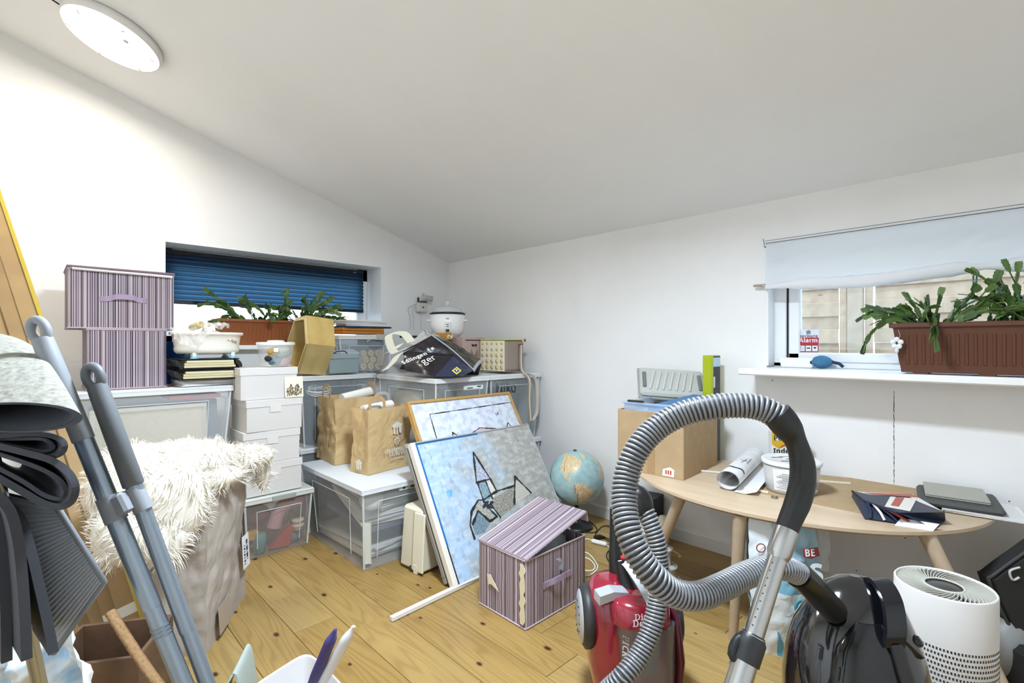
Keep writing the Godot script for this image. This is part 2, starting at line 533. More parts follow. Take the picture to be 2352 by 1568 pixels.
func windows() -> void:
	var white := mat("f2f3f2", 0.35)
	# --- window 1 in the back wall
	var w1 := Node3D.new()
	w1.name = "window_1"
	add_child(w1)
	w1.set_meta("kind", "structure")
	var x1 := 0.596
	var x2 := 2.126
	var yb := 1.19
	var yt := 1.857
	var zf := BZ - 0.245
	put(w1, "lining", B.new().box(Vector3((x1 + x2) / 2, yt - 0.004, BZ - 0.122), Vector3(x2 - x1, 0.008, 0.246)).box(Vector3(x1 + 0.004, (yb + yt) / 2, BZ - 0.122), Vector3(0.008, yt - yb - 0.016, 0.246)).box(Vector3(x2 - 0.004, (yb + yt) / 2, BZ - 0.122), Vector3(0.008, yt - yb - 0.016, 0.246)), white)
	var fr := B.new()
	for s in [[(x1 + x2) / 2, yt - 0.055, x2 - x1, 0.11], [(x1 + x2) / 2, yb + 0.035, x2 - x1, 0.07], [x1 + 0.045, (yb + yt) / 2, 0.09, yt - yb], [x2 - 0.05, (yb + yt) / 2, 0.10, yt - yb]]:
		fr.box(Vector3(s[0], s[1], zf - 0.03), Vector3(s[2], s[3], 0.05), 0.004)
	put(w1, "window_frame", fr, white)
	put(w1, "pane", bx(Vector3(x2 - x1 - 0.17, yt - yb - 0.16, 0.006), 0, Vector3((x1 + x2) / 2, (yb + yt) / 2 - 0.02, zf - 0.035)), clear("e6f3fb", 0.35, 0.5))
	put(w1, "window_sill", bx(Vector3(x2 - x1, 0.03, 0.32), 0.004, Vector3((x1 + x2) / 2, yb - 0.013, BZ - 0.09)), white)
	# --- dark pleated blind
	var bl := thing("pleated_blind", "half-lowered dark navy pleated blind hanging in the window recess", "blind", Vector3(0, 0, zf + 0.022))
	var navy := mat("0c1a30", 0.8, 0.0, {"backlight_enabled": true, "backlight": Color(0.42, 0.62, 0.74)})
	var l := 0.604
	var r := 2.068
	put(bl, "head_rail", bx(Vector3(r - l, 0.03, 0.03), 0.003, Vector3((l + r) / 2, 1.822, 0)), mat("070c18", 0.5))
	var ph := 0.0312
	for k in 10:
		var y1 := 1.808 - k * ph
		var g := B.new()
		g.quad(Vector3(l, y1 - ph * 0.5, 0.012), Vector3(r, y1 - ph * 0.5, 0.012), Vector3(r, y1, -0.004), Vector3(l, y1, -0.004))
		g.quad(Vector3(l, y1 - ph, -0.004), Vector3(r, y1 - ph, -0.004), Vector3(r, y1 - ph * 0.5, 0.012), Vector3(l, y1 - ph * 0.5, 0.012))
		var pl := put(bl, "pleat", g, navy)
		put(pl, "crease", bx(Vector3(r - l, 0.0035, 0.002), 0, Vector3((l + r) / 2, y1 - ph * 0.5, 0.0125)), mat("0a1838", 0.8))
		put(pl, "crease", bx(Vector3(r - l, 0.002, 0.002), 0, Vector3((l + r) / 2, y1 - ph, -0.0045)), mat("0a1838", 0.8))
	put(bl, "bottom_rail", bx(Vector3(r - l, 0.026, 0.022), 0.003, Vector3((l + r) / 2, 1.486, 0.003)), mat("060b16", 0.5))
	put(bl, "clip", bx(Vector3(0.03, 0.01, 0.003), 0.0005, Vector3(r - 0.085, 1.815, 0.017)), mat("777a80", 0.4))
	for cx in [0.83, 1.40, 1.93]:
		for k in 9:
			put(bl, "eyelet", bx(Vector3(0.003, 0.006, 0.002), 0, Vector3(cx, 1.79 - k * ph, 0.006)), mat("c8dcec", 0.4))
	# --- window 2 in the right wall
	var w2 := Node3D.new()
	w2.name = "window_2"
	add_child(w2)
	w2.set_meta("kind", "structure")
	var z1 := -0.94
	var z2 := 0.66
	yb = 1.077
	yt = 1.735
	put(w2, "lining", B.new().box(Vector3(RX + 0.06, yt - 0.004, (z1 + z2) / 2), Vector3(0.12, 0.008, z2 - z1)).box(Vector3(RX + 0.06, (yb + yt) / 2, z1 + 0.004), Vector3(0.12, yt - yb - 0.016, 0.008)).box(Vector3(RX + 0.06, (yb + yt) / 2, z2 - 0.004), Vector3(0.12, yt - yb - 0.016, 0.008)), white)
	var xf := RX + 0.125
	fr = B.new()
	for s in [[(z1 + z2) / 2, yt - 0.03, z2 - z1, 0.06], [(z1 + z2) / 2, yb + 0.012, z2 - z1, 0.03], [z1 + 0.035, (yb + yt) / 2, 0.066, yt - yb], [z2 - 0.035, (yb + yt) / 2, 0.066, yt - yb]]:
		fr.box(Vector3(xf, s[1], s[0]), Vector3(0.06, s[3], s[2]), 0.005)
	put(w2, "window_frame", fr, white)
	put(w2, "gasket", bx(Vector3(0.05, yt - yb - 0.09, 0.006), 0, Vector3(xf, (yb + yt) / 2, z1 + 0.072)), mat("15171a", 0.7))
	fr = B.new()
	for s in [[(z1 + z2) / 2, yt - 0.085, z2 - z1 - 0.15, 0.06], [(z1 + z2) / 2, yb + 0.053, z2 - z1 - 0.15, 0.05], [z1 + 0.103, (yb + yt) / 2, 0.056, yt - yb - 0.06], [z2 - 0.103, (yb + yt) / 2, 0.056, yt - yb - 0.06]]:
		fr.box(Vector3(xf + 0.002, s[1], s[0]), Vector3(0.05, s[3], s[2]), 0.006)
	put(w2, "sash", fr, white)
	put(w2, "pane", bx(Vector3(0.006, yt - yb - 0.19, z2 - z1 - 0.24), 0, Vector3(xf, (yb + yt) / 2, (z1 + z2) / 2)), clear("ffffff", 0.06, 0.02))
	put(w2, "window_sill", bx(Vector3(0.335, 0.032, 1.86), 0.006, Vector3(RX - 0.075, 1.0592, -0.07)), mat("f0efed", 0.4))
	# --- fence outside, each board a piece
	var fx := 4.75
	var wood := []
	for h in [["ab8762", "ba9772", "c6a683"], ["b18c64", "c09c75", "cbab88"], ["a17f5c", "b3926e", "bf9f7c"]]:
		wood.append(mottled(h, 2.5, 0.85, 0.03, 0.012))
	var dk := mottled(["86694a", "997c5c"], 2.5, 0.85)
	var fe := thing("garden_fence", "weathered pale timber fence panels with post outside the window", "fence", Vector3(fx, 0, 0))
	for q in [[-3.4, -1.02], [-0.78, 2.6]]:
		var zc: float = (q[0] + q[1]) / 2
		var ln: float = q[1] - q[0]
		var bm := bx(Vector3(0.014, 0.118, ln), 0.003).done()
		var knot := B.new().ball(Vector3.ZERO, Vector3(0.002, 0.012, 0.022), 8).done()
		for k in 22:
			var yy := -0.3 + k * 0.112
			var o := put(fe, "board", bm, wood[rng.randi() % 3], tf(Vector3(0.012 * (1 if k % 2 else -1), yy, zc + rng.randf_range(-0.004, 0.004)), rng.randf_range(-0.25, 0.25), 0, 3))
			for j in 3: put(o, "knot", knot, mat("8e755c", 0.8), tf(Vector3(-0.0065, rng.randf_range(-0.04, 0.04), rng.randf_range(-ln / 2, ln / 2) * 0.95)))
		var zz: float = q[0] + 0.3
		while zz < q[1]:
			put(fe, "batten", bx(Vector3(0.02, 2.5, 0.035), 0.003), dk, tf(Vector3(0.034, 0.9, zz)))
			zz += 0.42
	put(fe, "post", bx(Vector3(0.1, 2.6, 0.1), 0.006), mottled(["a98c6c", "b89c7d"], 2.0, 0.85, 0.03), tf(Vector3(-0.02, 0.85, -0.9)))
	for zz in [-0.985, -0.815]:
		put(fe, "edge_batten", bx(Vector3(0.035, 2.5, 0.05), 0.004), wood[0], tf(Vector3(-0.01, 0.85, zz)))
	put(fe, "cap_rail", bx(Vector3(0.06, 0.05, 6.0), 0.005), wood[1], tf(Vector3(0, 2.16, -0.4)))

# ---- Christmas cactus: arching chains of flat toothed segments, each segment a piece
func leaf_meshes() -> Array:
	var out := []
	for k in 3:
		var w: float = [0.0135, 0.0165, 0.0115][k]
		var l: float = [0.045, 0.05, 0.038][k]
		var p := []
		for q in [[0.12, 0], [0.55, 0.12], [0.85, 0.3], [0.72, 0.36], [1.0, 0.56], [0.84, 0.62], [1.05, 0.82], [0.8, 0.88], [0.85, 1.0]]:
			p.append(Vector2(q[0] * w, q[1] * l))
		var m := p.duplicate()
		m.reverse()
		for q in m: p.append(Vector2(-q.x * 0.97, q.y))
		var b := B.new().prism(p, -0.0011, 0.0011)
		b.box(Vector3(0, l * 0.5, 0), Vector3(0.0022, l, 0.0042), 0.0008)
		out.append([b.done(), l * 0.94])
	return out
func cactus(par: Node3D, leaves: Array, greens: Array, root: Vector3, d: Vector3, segs: int, droop: float, sd: int, fork := true) -> void:
	var r := RandomNumberGenerator.new()
	r.seed = sd
	var p := root
	for k in segs:
		var m: Array = leaves[r.randi() % 3]
		var s := r.randf_range(0.85, 1.2)
		var y := d.normalized()
		var roll := Basis(y, r.randf_range(-0.9, 0.9))
		var side := y.cross(Vector3(0.3, 0.35, 0.9)).normalized()
		var z := side.cross(y)
		var bs := roll * Basis(side * s, y * s, z * s)
		put(par, "leaf_segment", m[0], greens[r.randi() % greens.size()], Transform3D(bs, p))
		p += y * float(m[1]) * s
		if fork and k == segs - 3: cactus(par, leaves, greens, p, (d + Vector3(r.randf_range(-0.6, 0.6), 0.2, r.randf_range(-0.4, 0.4))).normalized(), 2, droop * 1.2, sd + 91, false)
		d = (d + Vector3(r.randf_range(-0.14, 0.14), -droop * (1.0 + 0.12 * k), r.randf_range(-0.14, 0.14))).normalized()

func trough(par: Node3D, l: float, w: float, h: float, m: Material) -> void:
	# tapered flower box along x: wall with fluted ribs, wide rim
	var b := B.new()
	var inset := 0.028
	for s in [-1, 1]:
		b.quad(Vector3(s * (l / 2 - inset), 0, s * (w / 2 - inset)), Vector3(s * (l / 2 - inset), 0, -s * (w / 2 - inset)), Vector3(s * l / 2, h, -s * w / 2), Vector3(s * l / 2, h, s * w / 2))
		b.quad(Vector3(-s * (l / 2 - inset), 0, s * (w / 2 - inset)), Vector3(s * (l / 2 - inset), 0, s * (w / 2 - inset)), Vector3(s * l / 2, h, s * w / 2), Vector3(-s * l / 2, h, s * w / 2))
	b.quad(Vector3(-l / 2 + inset, 0, -w / 2 + inset), Vector3(l / 2 - inset, 0, -w / 2 + inset), Vector3(l / 2 - inset, 0, w / 2 - inset), Vector3(-l / 2 + inset, 0, w / 2 - inset))
	var n := int(l / 0.028)
	for s in [-1, 1]:
		for k in n:
			var x := -l / 2 + 0.05 + (l - 0.1) * k / (n - 1)
			var lean := Basis(Vector3.RIGHT, s * atan(inset / h))
			b.at(Transform3D(lean, Vector3(x, h * 0.47, s * (w / 2 - inset * 0.53))))
			b.box(Vector3.ZERO, Vector3(0.013, h * 0.62, 0.007), 0.003)
			b.at(Transform3D())
	for k in 5:
		for s in [-1, 1]:
			b.at(Transform3D(Basis(Vector3(0, 0, 1), -s * atan(inset / h)), Vector3(s * (l / 2 - inset * 0.53), h * 0.47, -w / 2 + 0.04 + (w - 0.08) * k / 4)))
			b.box(Vector3.ZERO, Vector3(0.007, h * 0.62, 0.012), 0.003)
			b.at(Transform3D())
	put(par, "trough_body", b, m)
	b = B.new()
	for s in [-1, 1]:
		b.box(Vector3(0, h - 0.008, s * (w / 2 + 0.002)), Vector3(l + 0.02, 0.02, 0.014), 0.003)
		b.box(Vector3(s * (l / 2 + 0.002), h - 0.008, 0), Vector3(0.014, 0.02, w), 0.003)
	put(par, "rim", b, m)
	put(par, "soil", bx(Vector3(l - 0.02, 0.01, w - 0.02), 0.002, Vector3(0, h - 0.025, 0)), mottled(["241810", "3a2a1c"], 8.0, 0.95, 0.3))

func sills() -> void:
	var leaves := leaf_meshes()
	var greens := []
	for h in [["47622f", "5c7a3a"], ["55703a", "6e8b48"], ["3a5428", "4c6a36"]]:
		greens.append(mottled(h, 14.0, 0.42, 0.0, 0.03, false, {"backlight_enabled": true, "backlight": hexc("2c5a12")}))
	var terra := mat("8e5026", 0.5)
	# planter in the back window
	var t := thing("flower_trough", "long orange-brown ribbed flower trough with Christmas cactus in front of dark blind", "planter", Vector3(1.31, 1.194, BZ - 0.105))
	trough(t, 0.8, 0.16, 0.18, terra)
	var pl := thing("christmas_cactus", "arching green Christmas cactus growing before the dark pleated blind", "plant", Vector3(1.31, 1.345, BZ - 0.105))
	# [x, lean x, lean z, segments, droop]
	for a in [[-0.22, -0.62, 0.25, 8, 0.17], [-0.2, -0.9, 0.4, 7, 0.2], [-0.24, -0.5, 0.1, 7, 0.21], [-0.13, -0.3, 0.5, 6, 0.3], [-0.04, -0.55, 0.15, 6, 0.24], [0.0, -0.25, 0.6, 5, 0.4], [0.02, 0.2, 0.35, 4, 0.3], [-0.1, 0.15, 0.7, 5, 0.55], [0.16, -0.6, 0.2, 6, 0.2], [0.18, -0.2, 0.1, 6, 0.16], [0.2, 0.05, 0.3, 7, 0.2], [0.2, 0.25, 0.1, 7, 0.22], [0.21, 0.5, 0.2, 7, 0.2], [0.24, 0.35, 0.5, 6, 0.3], [0.22, 0.7, 0.0, 7, 0.2], [0.25, 0.8, 0.3, 7, 0.24], [0.28, 0.9, 0.2, 6, 0.3], [0.15, -0.9, 0.3, 5, 0.3], [0.17, 0.0, 0.6, 5, 0.4], [0.3, 0.6, 0.5, 5, 0.35], [0.1, -0.4, 0.5, 4, 0.35], [0.26, 0.2, 0.2, 6, 0.24], [0.28, -0.3, 0.3, 5, 0.25]]:
		cactus(pl, leaves, greens, Vector3(a[0], 0.0, rng.randf_range(-0.04, 0.04)), Vector3(a[1] * 1.15, 0.95 - 0.45 * absf(a[1]), a[2]).normalized(), a[3] + 1, a[4] * 0.62, rng.randi() % 9999)
		cactus(pl, leaves, greens, Vector3(a[0] + rng.randf_range(-0.03, 0.03), 0.0, rng.randf_range(-0.04, 0.04)), Vector3(a[1] + rng.randf_range(-0.3, 0.3), 0.9, a[2] + rng.randf_range(-0.2, 0.2)).normalized(), maxi(2, a[3] - rng.randi() % 4), a[4], rng.randi() % 9999)
	# planter in the right window
	t = thing("flower_trough", "dark brown ribbed flower trough standing on the white window sill beside alarm sticker", "planter", Vector3(2.705, 1.0765, 0.02), -90)
	trough(t, 0.78, 0.17, 0.205, mat("5c3420", 0.5))
	for k in 4: put(t, "foot", bx(Vector3(0.05, 0.006, 0.12), 0.001, Vector3(-0.3 + 0.2 * k, -0.003, 0)), mat("5c3420", 0.5))
	t.position.y += 0.005
	pl = thing("christmas_cactus", "toothed green Christmas cactus spilling over trough on the sill with the alarm sticker", "plant", Vector3(2.705, 1.262, 0.02))
	for a in [[-0.3, -0.25, -0.75, 6, 0.24], [-0.31, -0.5, -0.9, 7, 0.4], [-0.3, -0.2, -0.45, 6, 0.3], [-0.29, 0.0, -0.2, 4, 0.1], [-0.26, -0.1, 0.1, 4, 0.12], [-0.28, -0.55, 0.1, 6, 0.62], [-0.22, -0.2, 0.35, 5, 0.16], [-0.24, 0.1, 0.55, 6, 0.2], [-0.27, -0.4, -0.6, 4, 0.3], [-0.2, -0.2, 0.7, 6, 0.28], [-0.25, 0.2, -0.3, 4, 0.2], [-0.1, 0.0, 0.15, 5, 0.16], [-0.1, -0.2, 0.5, 4, 0.3], [0.0, -0.05, -0.1, 6, 0.06], [0.0, 0.0, 0.1, 7, 0.05], [0.02, -0.1, -0.35, 7, 0.12], [0.02, -0.2, 0.3, 6, 0.2], [0.01, 0.1, -0.5, 6, 0.22], [0.04, 0.0, 0.3, 7, 0.16], [-0.02, -0.1, -0.6, 4, 0.3], [0.1, -0.1, 0.3, 6, 0.2], [0.2, 0.0, 0.2, 6, 0.2]]:
		cactus(pl, leaves, greens, Vector3(rng.randf_range(-0.04, 0.03), 0.0, a[0]), Vector3(a[1], 0.85, a[2]).normalized(), a[3], a[4], rng.randi() % 9999)
		cactus(pl, leaves, greens, Vector3(rng.randf_range(-0.04, 0.03), 0.0, a[0] + rng.randf_range(-0.03, 0.03)), Vector3(a[1] + rng.randf_range(-0.3, 0.3), 0.85, a[2] + rng.randf_range(-0.3, 0.3)).normalized(), maxi(2, a[3] - 1 - rng.randi() % 3), a[4] * 0.9, rng.randi() % 9999)
	# charm hanging on the rim of the trough
	var cp := onX(2060, 788, 2.61)
	t = thing("flower_charm", "small white flower-shaped charm hanging on the rim of brown trough", "ornament", cp)
	var pet := B.new()
	for k in 5:
		var a := TAU * k / 5.0 + 0.3
		pet.ball(Vector3(-0.004, sin(a) * 0.016, cos(a) * 0.014), Vector3(0.006, 0.011, 0.011), 10)
	put(t, "petals", pet, mat("e4e8e6", 0.5))
	put(t, "stalk", B.new().ball(Vector3(-0.003, -0.03, 0.0), Vector3(0.006, 0.014, 0.008), 10), mat("d9dedd", 0.5))
	put(t, "thread", B.new().tube(spline([Vector3(-0.004, 0.01, 0), Vector3(-0.012, 0.03, 0.012), Vector3(-0.008, 0.055, 0.006)], 0.01), 0.0008, 5), mat("bfc4c8", 0.5))
	# curtain
	var cu := thing("window_curtain", "sheer white gathered cafe curtain stretched across the window on wires", "curtain", Vector3(RX - 0.012, 0, 0))
	var cloth := mat("f4f6f8", 0.9, 0.0, {"backlight_enabled": true, "backlight": Color(0.72, 0.78, 0.82)})
	var nz := noise(3.0, 8)
	put(cu, "cloth", B.new().grid(60, 14, func(u: float, v: float):
		var z := lerpf(-0.94, 0.72, u)
		var lo := 1.505 + 0.03 * smoothstep(0.1, 1.0, u) + 0.006 * sin(u * 17.0)
		var y := lerpf(lo, 1.738 + 0.004 * u, v)
		var x := -0.006 * sin(v * 9.0) + nz.get_noise_2d(z * 4.0, y * 6.0) * 0.008 - 0.012 * (1.0 - v)
		return Vector3(x, y, z)), cloth)
	put(cu, "hem_fold", B.new().grid(60, 10, func(u: float, v: float):
		var z := lerpf(-0.94, 0.72, u)
		var lo := 1.505 + 0.03 * smoothstep(0.1, 1.0, u) + 0.006 * sin(u * 17.0)
		var pinch := 1.0 - 0.75 * exp(-pow((z + 0.085) * 18.0, 2.0)) - 0.6 * exp(-pow((z + 0.85) * 16.0, 2.0)) - 0.7 * exp(-pow((z + 0.94) * 20.0, 2.0))
		var a := -PI * 0.5 + TAU * v
		return Vector3(-0.016 + cos(a) * 0.018 * pinch, lo - 0.004 + sin(a) * (0.026 * pinch + 0.004) + nz.get_noise_2d(z * 9.0, v * 3.0) * 0.005, z)), mat("e9eaec", 0.9, 0.0, {"backlight_enabled": true, "backlight": Color(0.3, 0.33, 0.36)}))
	for q in [[1.7515, 0.0012], [1.7385, 0.0016]]:
		put(cu, "wire", B.new().rod(Vector3(-0.012, q[0], -0.94), Vector3(-0.012, q[0] + 0.006, 0.75), q[1], -1, 6), mat("4a4a48", 0.5, 0.4))
	put(cu, "end_hook", B.new().tube(spline([Vector3(-0.012, 1.764, -0.95), Vector3(-0.012, 1.745, -0.945), Vector3(-0.012, 1.73, -0.945), Vector3(-0.013, 1.715, -0.94), Vector3(-0.013, 1.722, -0.936)], 0.005), 0.0016, 6), mat("3a3a38", 0.5, 0.5))
	for q in [["wooden_clothespin", "weathered wooden clothespin clipped to the low end of white curtain", onX(1744, 656, RX - 0.03), "a89a84", 90.0, 3.0], ["green_clothespin", "green plastic clothespin clipped on the hem of white curtain", onX(2239, 648, RX - 0.04), "0f6b52", 0.0, 2.0]]:
		t = thing(q[0], q[1], "clothespin", q[2])
		t.rotation.x = deg_to_rad(q[4] + q[5])
		for s in [-1, 1]:
			put(t, "jaw", bx(Vector3(0.009, 0.06, 0.006), 0.0015, Vector3(0, 0, s * 0.0042)), mat(q[3], 0.5), tf(Vector3.ZERO, s * 2.5))
		put(t, "spring", B.new().tube([Vector3(-0.006, 0.006, 0), Vector3(0.006, 0.006, 0)], 0.0055, 10), mat("8a8f92", 0.4, 0.6))
	# alarm sticker inside the glass
	var sp := onX(1857, 785, RX + 0.118)
	t = thing("alarm_sticker", "small red and white alarm sticker on the window pane", "sticker", sp, -90)
	var w := 0.098
	var h := 0.132
	put(t, "backing", bx(Vector3(w, h, 0.001), 0.0002), mat("dfe3e8", 0.5))
	put(t, "red_field", bx(Vector3(w * 0.97, h * 0.58, 0.0006), 0, Vector3(0, -h * 0.12, 0.0008)), mat("b01c2a", 0.5))
	put(t, "blue_strip", bx(Vector3(w * 0.97, h * 0.05, 0.0006), 0, Vector3(0, -h * 0.45, 0.0008)), mat("1d5c86", 0.5))
	for k in 3: put(t, "pictogram_field", bx(Vector3(w * 0.26, h * 0.22, 0.0006), 0, Vector3((k - 1) * w * 0.31, -h * 0.26, 0.0014)), mat("e6eaee", 0.5))
	put(t, "pictogram", bx(Vector3(w * 0.16, h * 0.05, 0.0005), 0, Vector3(0, -h * 0.25, 0.002)), mat("20304a", 0.5))
	put(t, "pictogram", B.new().prism([Vector2(-0.008, 0.006), Vector2(0.008, 0.006), Vector2(0, -0.006)], 0.0018, 0.0023), mat("20304a", 0.5), tf(Vector3(w * 0.31, -h * 0.25, 0)))
	put(t, "pictogram", B.new().lathe([Vector2(0.007, 0), Vector2(0.0075, 0.0004), Vector2(0.006, 0.0004)], 12), mat("8b929c", 0.5), Transform3D(Basis(Vector3.RIGHT, PI / 2), Vector3(-w * 0.31, -h * 0.25, 0.0018)))
	var star := []
	for k in 10: star.append(Vector2.from_angle(TAU * k / 10.0 + PI / 2) * (0.014 if k % 2 == 0 else 0.010))
	put(t, "emblem", B.new().prism(star, 0.0006, 0.001), mat("7b8490", 0.5), tf(Vector3(0, h * 0.385, 0)))
	put(t, "lettering", text("verisure", 0.022, true), mat("7a2f55", 0.5), tf(Vector3(0, h * 0.235, 0.0012)))
	put(t, "lettering", text("Alarm", 0.03, true), mat("f0f0f0", 0.5), tf(Vector3(0, h * 0.06, 0.0016)))
	# blue cloth bundle and white tray on the sill
	var bp := onY(1888, 846, 1.0765)
	t = thing("cloth_bundle", "small blue cloth bundle tied at its neck lying on the sill", "bundle", bp)
	var nb := noise(30.0, 5)
	var blue := mottled(["2f5f80", "3f7396", "52859f"], 20.0, 0.8, 0.1)
	put(t, "bundle_body", B.new().grid(24, 14, func(u: float, v: float):
		var d := Vector3(cos(TAU * u) * sin(PI * v), -cos(PI * v), sin(TAU * u) * sin(PI * v))
		return Vector3(0, 0.033, 0) + Vector3(d.x * 0.036, d.y * 0.033, d.z * 0.046) * (1.0 + 0.06 * nb.get_noise_3dv(d))), blue)
	put(t, "tied_neck", B.new().tube(spline([Vector3(0, 0.036, 0.04), Vector3(0, 0.03, 0.058), Vector3(0, 0.026, 0.075), Vector3(0.004, 0.01, 0.09)], 0.008), 0.008, 8), mat("16344c", 0.8))
	put(t, "tuft", B.new().ball(Vector3(0, 0.03, -0.045), Vector3(0.006, 0.012, 0.012), 8), mat("16344c", 0.8))
	var tp := onX(1830, 832, 2.87)
	one("plastic_tray", "low white plastic tray in the corner of window sill behind blue bundle", "tray", B.new().box(Vector3(0, 0.026, 0), Vector3(0.045, 0.052, 0.15), 0.006, 1.12), mat("f2f5f6", 0.4), tf(Vector3(2.885, 1.0762, tp.z)))

func stripes() -> StandardMaterial3D:
	if not tex.has("stripes"):
		var im := Image.create(512, 8, false, Image.FORMAT_RGB8)
		var r := RandomNumberGenerator.new()
		r.seed = 77
		var cs := ["bfb0b2", "40364c", "beafb0", "77666f", "c9bbbd", "372e48", "ac9ba0", "62525e", "c0b1b3", "55464f", "c4b6b8", "3a3150"]
		var x := 0
		var k := 0
		while x < 512:
			var w := r.randi_range(2, 7) if k % 3 else r.randi_range(6, 14)
			im.fill_rect(Rect2i(x, 0, w, 8), hexc(cs[k % cs.size()]).lerp(hexc(cs[r.randi() % cs.size()]), 0.12))
			x += w
			k += 1
		tex.stripes = pic(im, 0.75, Vector2(1 / 0.41, 1.0))
		if not tex.has("bump"): tex.bump = ntex(0.05, 3, [], 4)
	return tex.stripes

func striped_box(t: Node3D, w: float, h: float, d: float, handle := true) -> void:
	var trim := mat("b9a9af", 0.8)
	var b := B.new()
	var nz := noise(5.0, 3)
	for s in [-1, 1]:   # slightly slack cloth sides
		b.grid(10, 8, func(u: float, v: float): return Vector3(s * (u - 0.5) * w, v * h, s * (d / 2 + 0.006 * nz.get_noise_2d(u * 9, v * 5 + s) * sin(PI * u) * sin(PI * v))), Vector2(w, h))
		b.grid(10, 8, func(u: float, v: float): return Vector3(s * (w / 2 + 0.006 * nz.get_noise_2d(u * 9 + 4, v * 5) * sin(PI * u) * sin(PI * v)), v * h, -s * (u - 0.5) * d), Vector2(d, h))
	b.box(Vector3(0, 0.003, 0), Vector3(w, 0.006, d))
	put(t, "box_body", b, stripes())
	for y in [0.003, h + 0.003]:
		put(t, "piping", B.new().tube([Vector3(-w / 2, y, d / 2), Vector3(w / 2, y, d / 2), Vector3(w / 2, y, -d / 2), Vector3(-w / 2, y, -d / 2), Vector3(-w / 2, y, d / 2)], 0.004, 8), trim)
	if handle:
		var hp := spline([Vector3(-0.085, 0, 0.003), Vector3(-0.055, 0.003, 0.006), Vector3(-0.03, 0.012, 0.02), Vector3(0.03, 0.012, 0.02), Vector3(0.055, 0.003, 0.006), Vector3(0.085, 0, 0.003)], 0.008)
		var o := put(t, "handle", B.new().sheet(hp, 0.003, Vector3(0, 0.026, 0)), mat("a590a6", 0.8), tf(Vector3(0, h * 0.52, d / 2)))
		for s in [-1, 1]: put(o, "stitched_end", bx(Vector3(0.03, 0.028, 0.003), 0.001), mat("9c889c", 0.8), tf(Vector3(s * 0.08, 0, 0.0035)))

# clear storage bin: tapered thin walls, corner ribs, overhanging lid
func clear_bin(t: Node3D, w: float, h: float, d: float, lidh := "eef0ee", tint := "eef3f4", alpha := 0.2) -> void:
	var pm := clear(tint, alpha, 0.35)
	var tp := 0.9
	var b := B.new()
	for th in [0.0, 0.003]:
		var a := Vector2(w / 2 - th, d / 2 - th)
		var c := a * tp
		for s in [-1, 1]:
			b.quad(Vector3(s * c.x, 0.004, s * c.y), Vector3(s * c.x, 0.004, -s * c.y), Vector3(s * a.x, h, -s * a.y), Vector3(s * a.x, h, s * a.y))
			b.quad(Vector3(-s * c.x, 0.004, s * c.y), Vector3(s * c.x, 0.004, s * c.y), Vector3(s * a.x, h, s * a.y), Vector3(-s * a.x, h, s * a.y))
	put(t, "bin_walls", b, pm)
	put(t, "bin_floor", bx(Vector3(w * tp, 0.005, d * tp), 0.001, Vector3(0, 0.0025, 0)), pm)
	b = B.new()
	for i in [-1, 1]:
		for j in [-1, 1]:
			b.tube([Vector3(i * w / 2 * tp * 0.985, 0.006, j * d / 2 * tp * 0.985), Vector3(i * w / 2 * 0.99, h - 0.01, j * d / 2 * 0.99)], 0.006, 6)
			b.tube([Vector3(i * w / 2 * 0.62, 0.05, j * d / 2 * 0.915), Vector3(i * w / 2 * 0.66, h - 0.06, j * d / 2 * 1.0)], 0.0025, 5)
			b.tube([Vector3(i * w / 2 * 0.915, 0.05, j * d / 2 * 0.55), Vector3(i * w / 2 * 1.0, h - 0.06, j * d / 2 * 0.62)], 0.0025, 5)
	for s in [-1, 1]:
		b.tube([Vector3(-w / 2 * 0.66, h - 0.06, s * d / 2), Vector3(w / 2 * 0.66, h - 0.06, s * d / 2)], 0.0025, 5)
		b.tube([Vector3(s * w / 2, h - 0.06, -d / 2 * 0.62), Vector3(s * w / 2, h - 0.06, d / 2 * 0.62)], 0.0025, 5)
	put(t, "rib", b, clear("f4f8f8", 0.55, 0.35))
	b = B.new().box(Vector3(0, h + 0.012, 0), Vector3(w + 0.022, 0.016, d + 0.022), 0.005)
	for s in [-1, 1]:
		b.box(Vector3(0, h + 0.0, s * (d / 2 + 0.009)), Vector3(w + 0.02, 0.022, 0.004), 0.001)
		b.box(Vector3(s * (w / 2 + 0.009), h + 0.0, 0), Vector3(0.004, 0.022, d + 0.014), 0.001)
	put(t, "lid", b, clear(lidh, 0.86, 0.45))

func white_carton(t: Node3D, w: float, h: float, d: float) -> void:
	put(t, "carton_body", bx(Vector3(w - 0.008, h - 0.003, d - 0.008), 0.002, Vector3(0, (h - 0.003) / 2, 0)), mat("d8d4cf", 0.55))
	put(t, "carton_lid", bx(Vector3(w, 0.042, d), 0.002, Vector3(0, h - 0.021, 0)), mat("dcd9d5", 0.5))

func paper_stack(called: String, label: String, p: Vector3, s: Vector3, n: int, turn: float, h: String, sd: int, jitter := 4.0) -> void:
	var t := thing(called, label, "papers", p, turn)
	var r := RandomNumberGenerator.new()
	r.seed = sd
	var th := s.y / n
	for k in n:
		put(t, "sheet_pile", bx(Vector3(s.x * r.randf_range(0.93, 1.0), th * 0.92, s.z * r.randf_range(0.93, 1.0)), 0.0004), mat([h, "e9e6e0", "dcdad4"][r.randi() % 3], 0.8), tf(Vector3(r.randf_range(-0.006, 0.006), th * (k + 0.5), r.randf_range(-0.006, 0.006)), 0, r.randf_range(-jitter, jitter)))

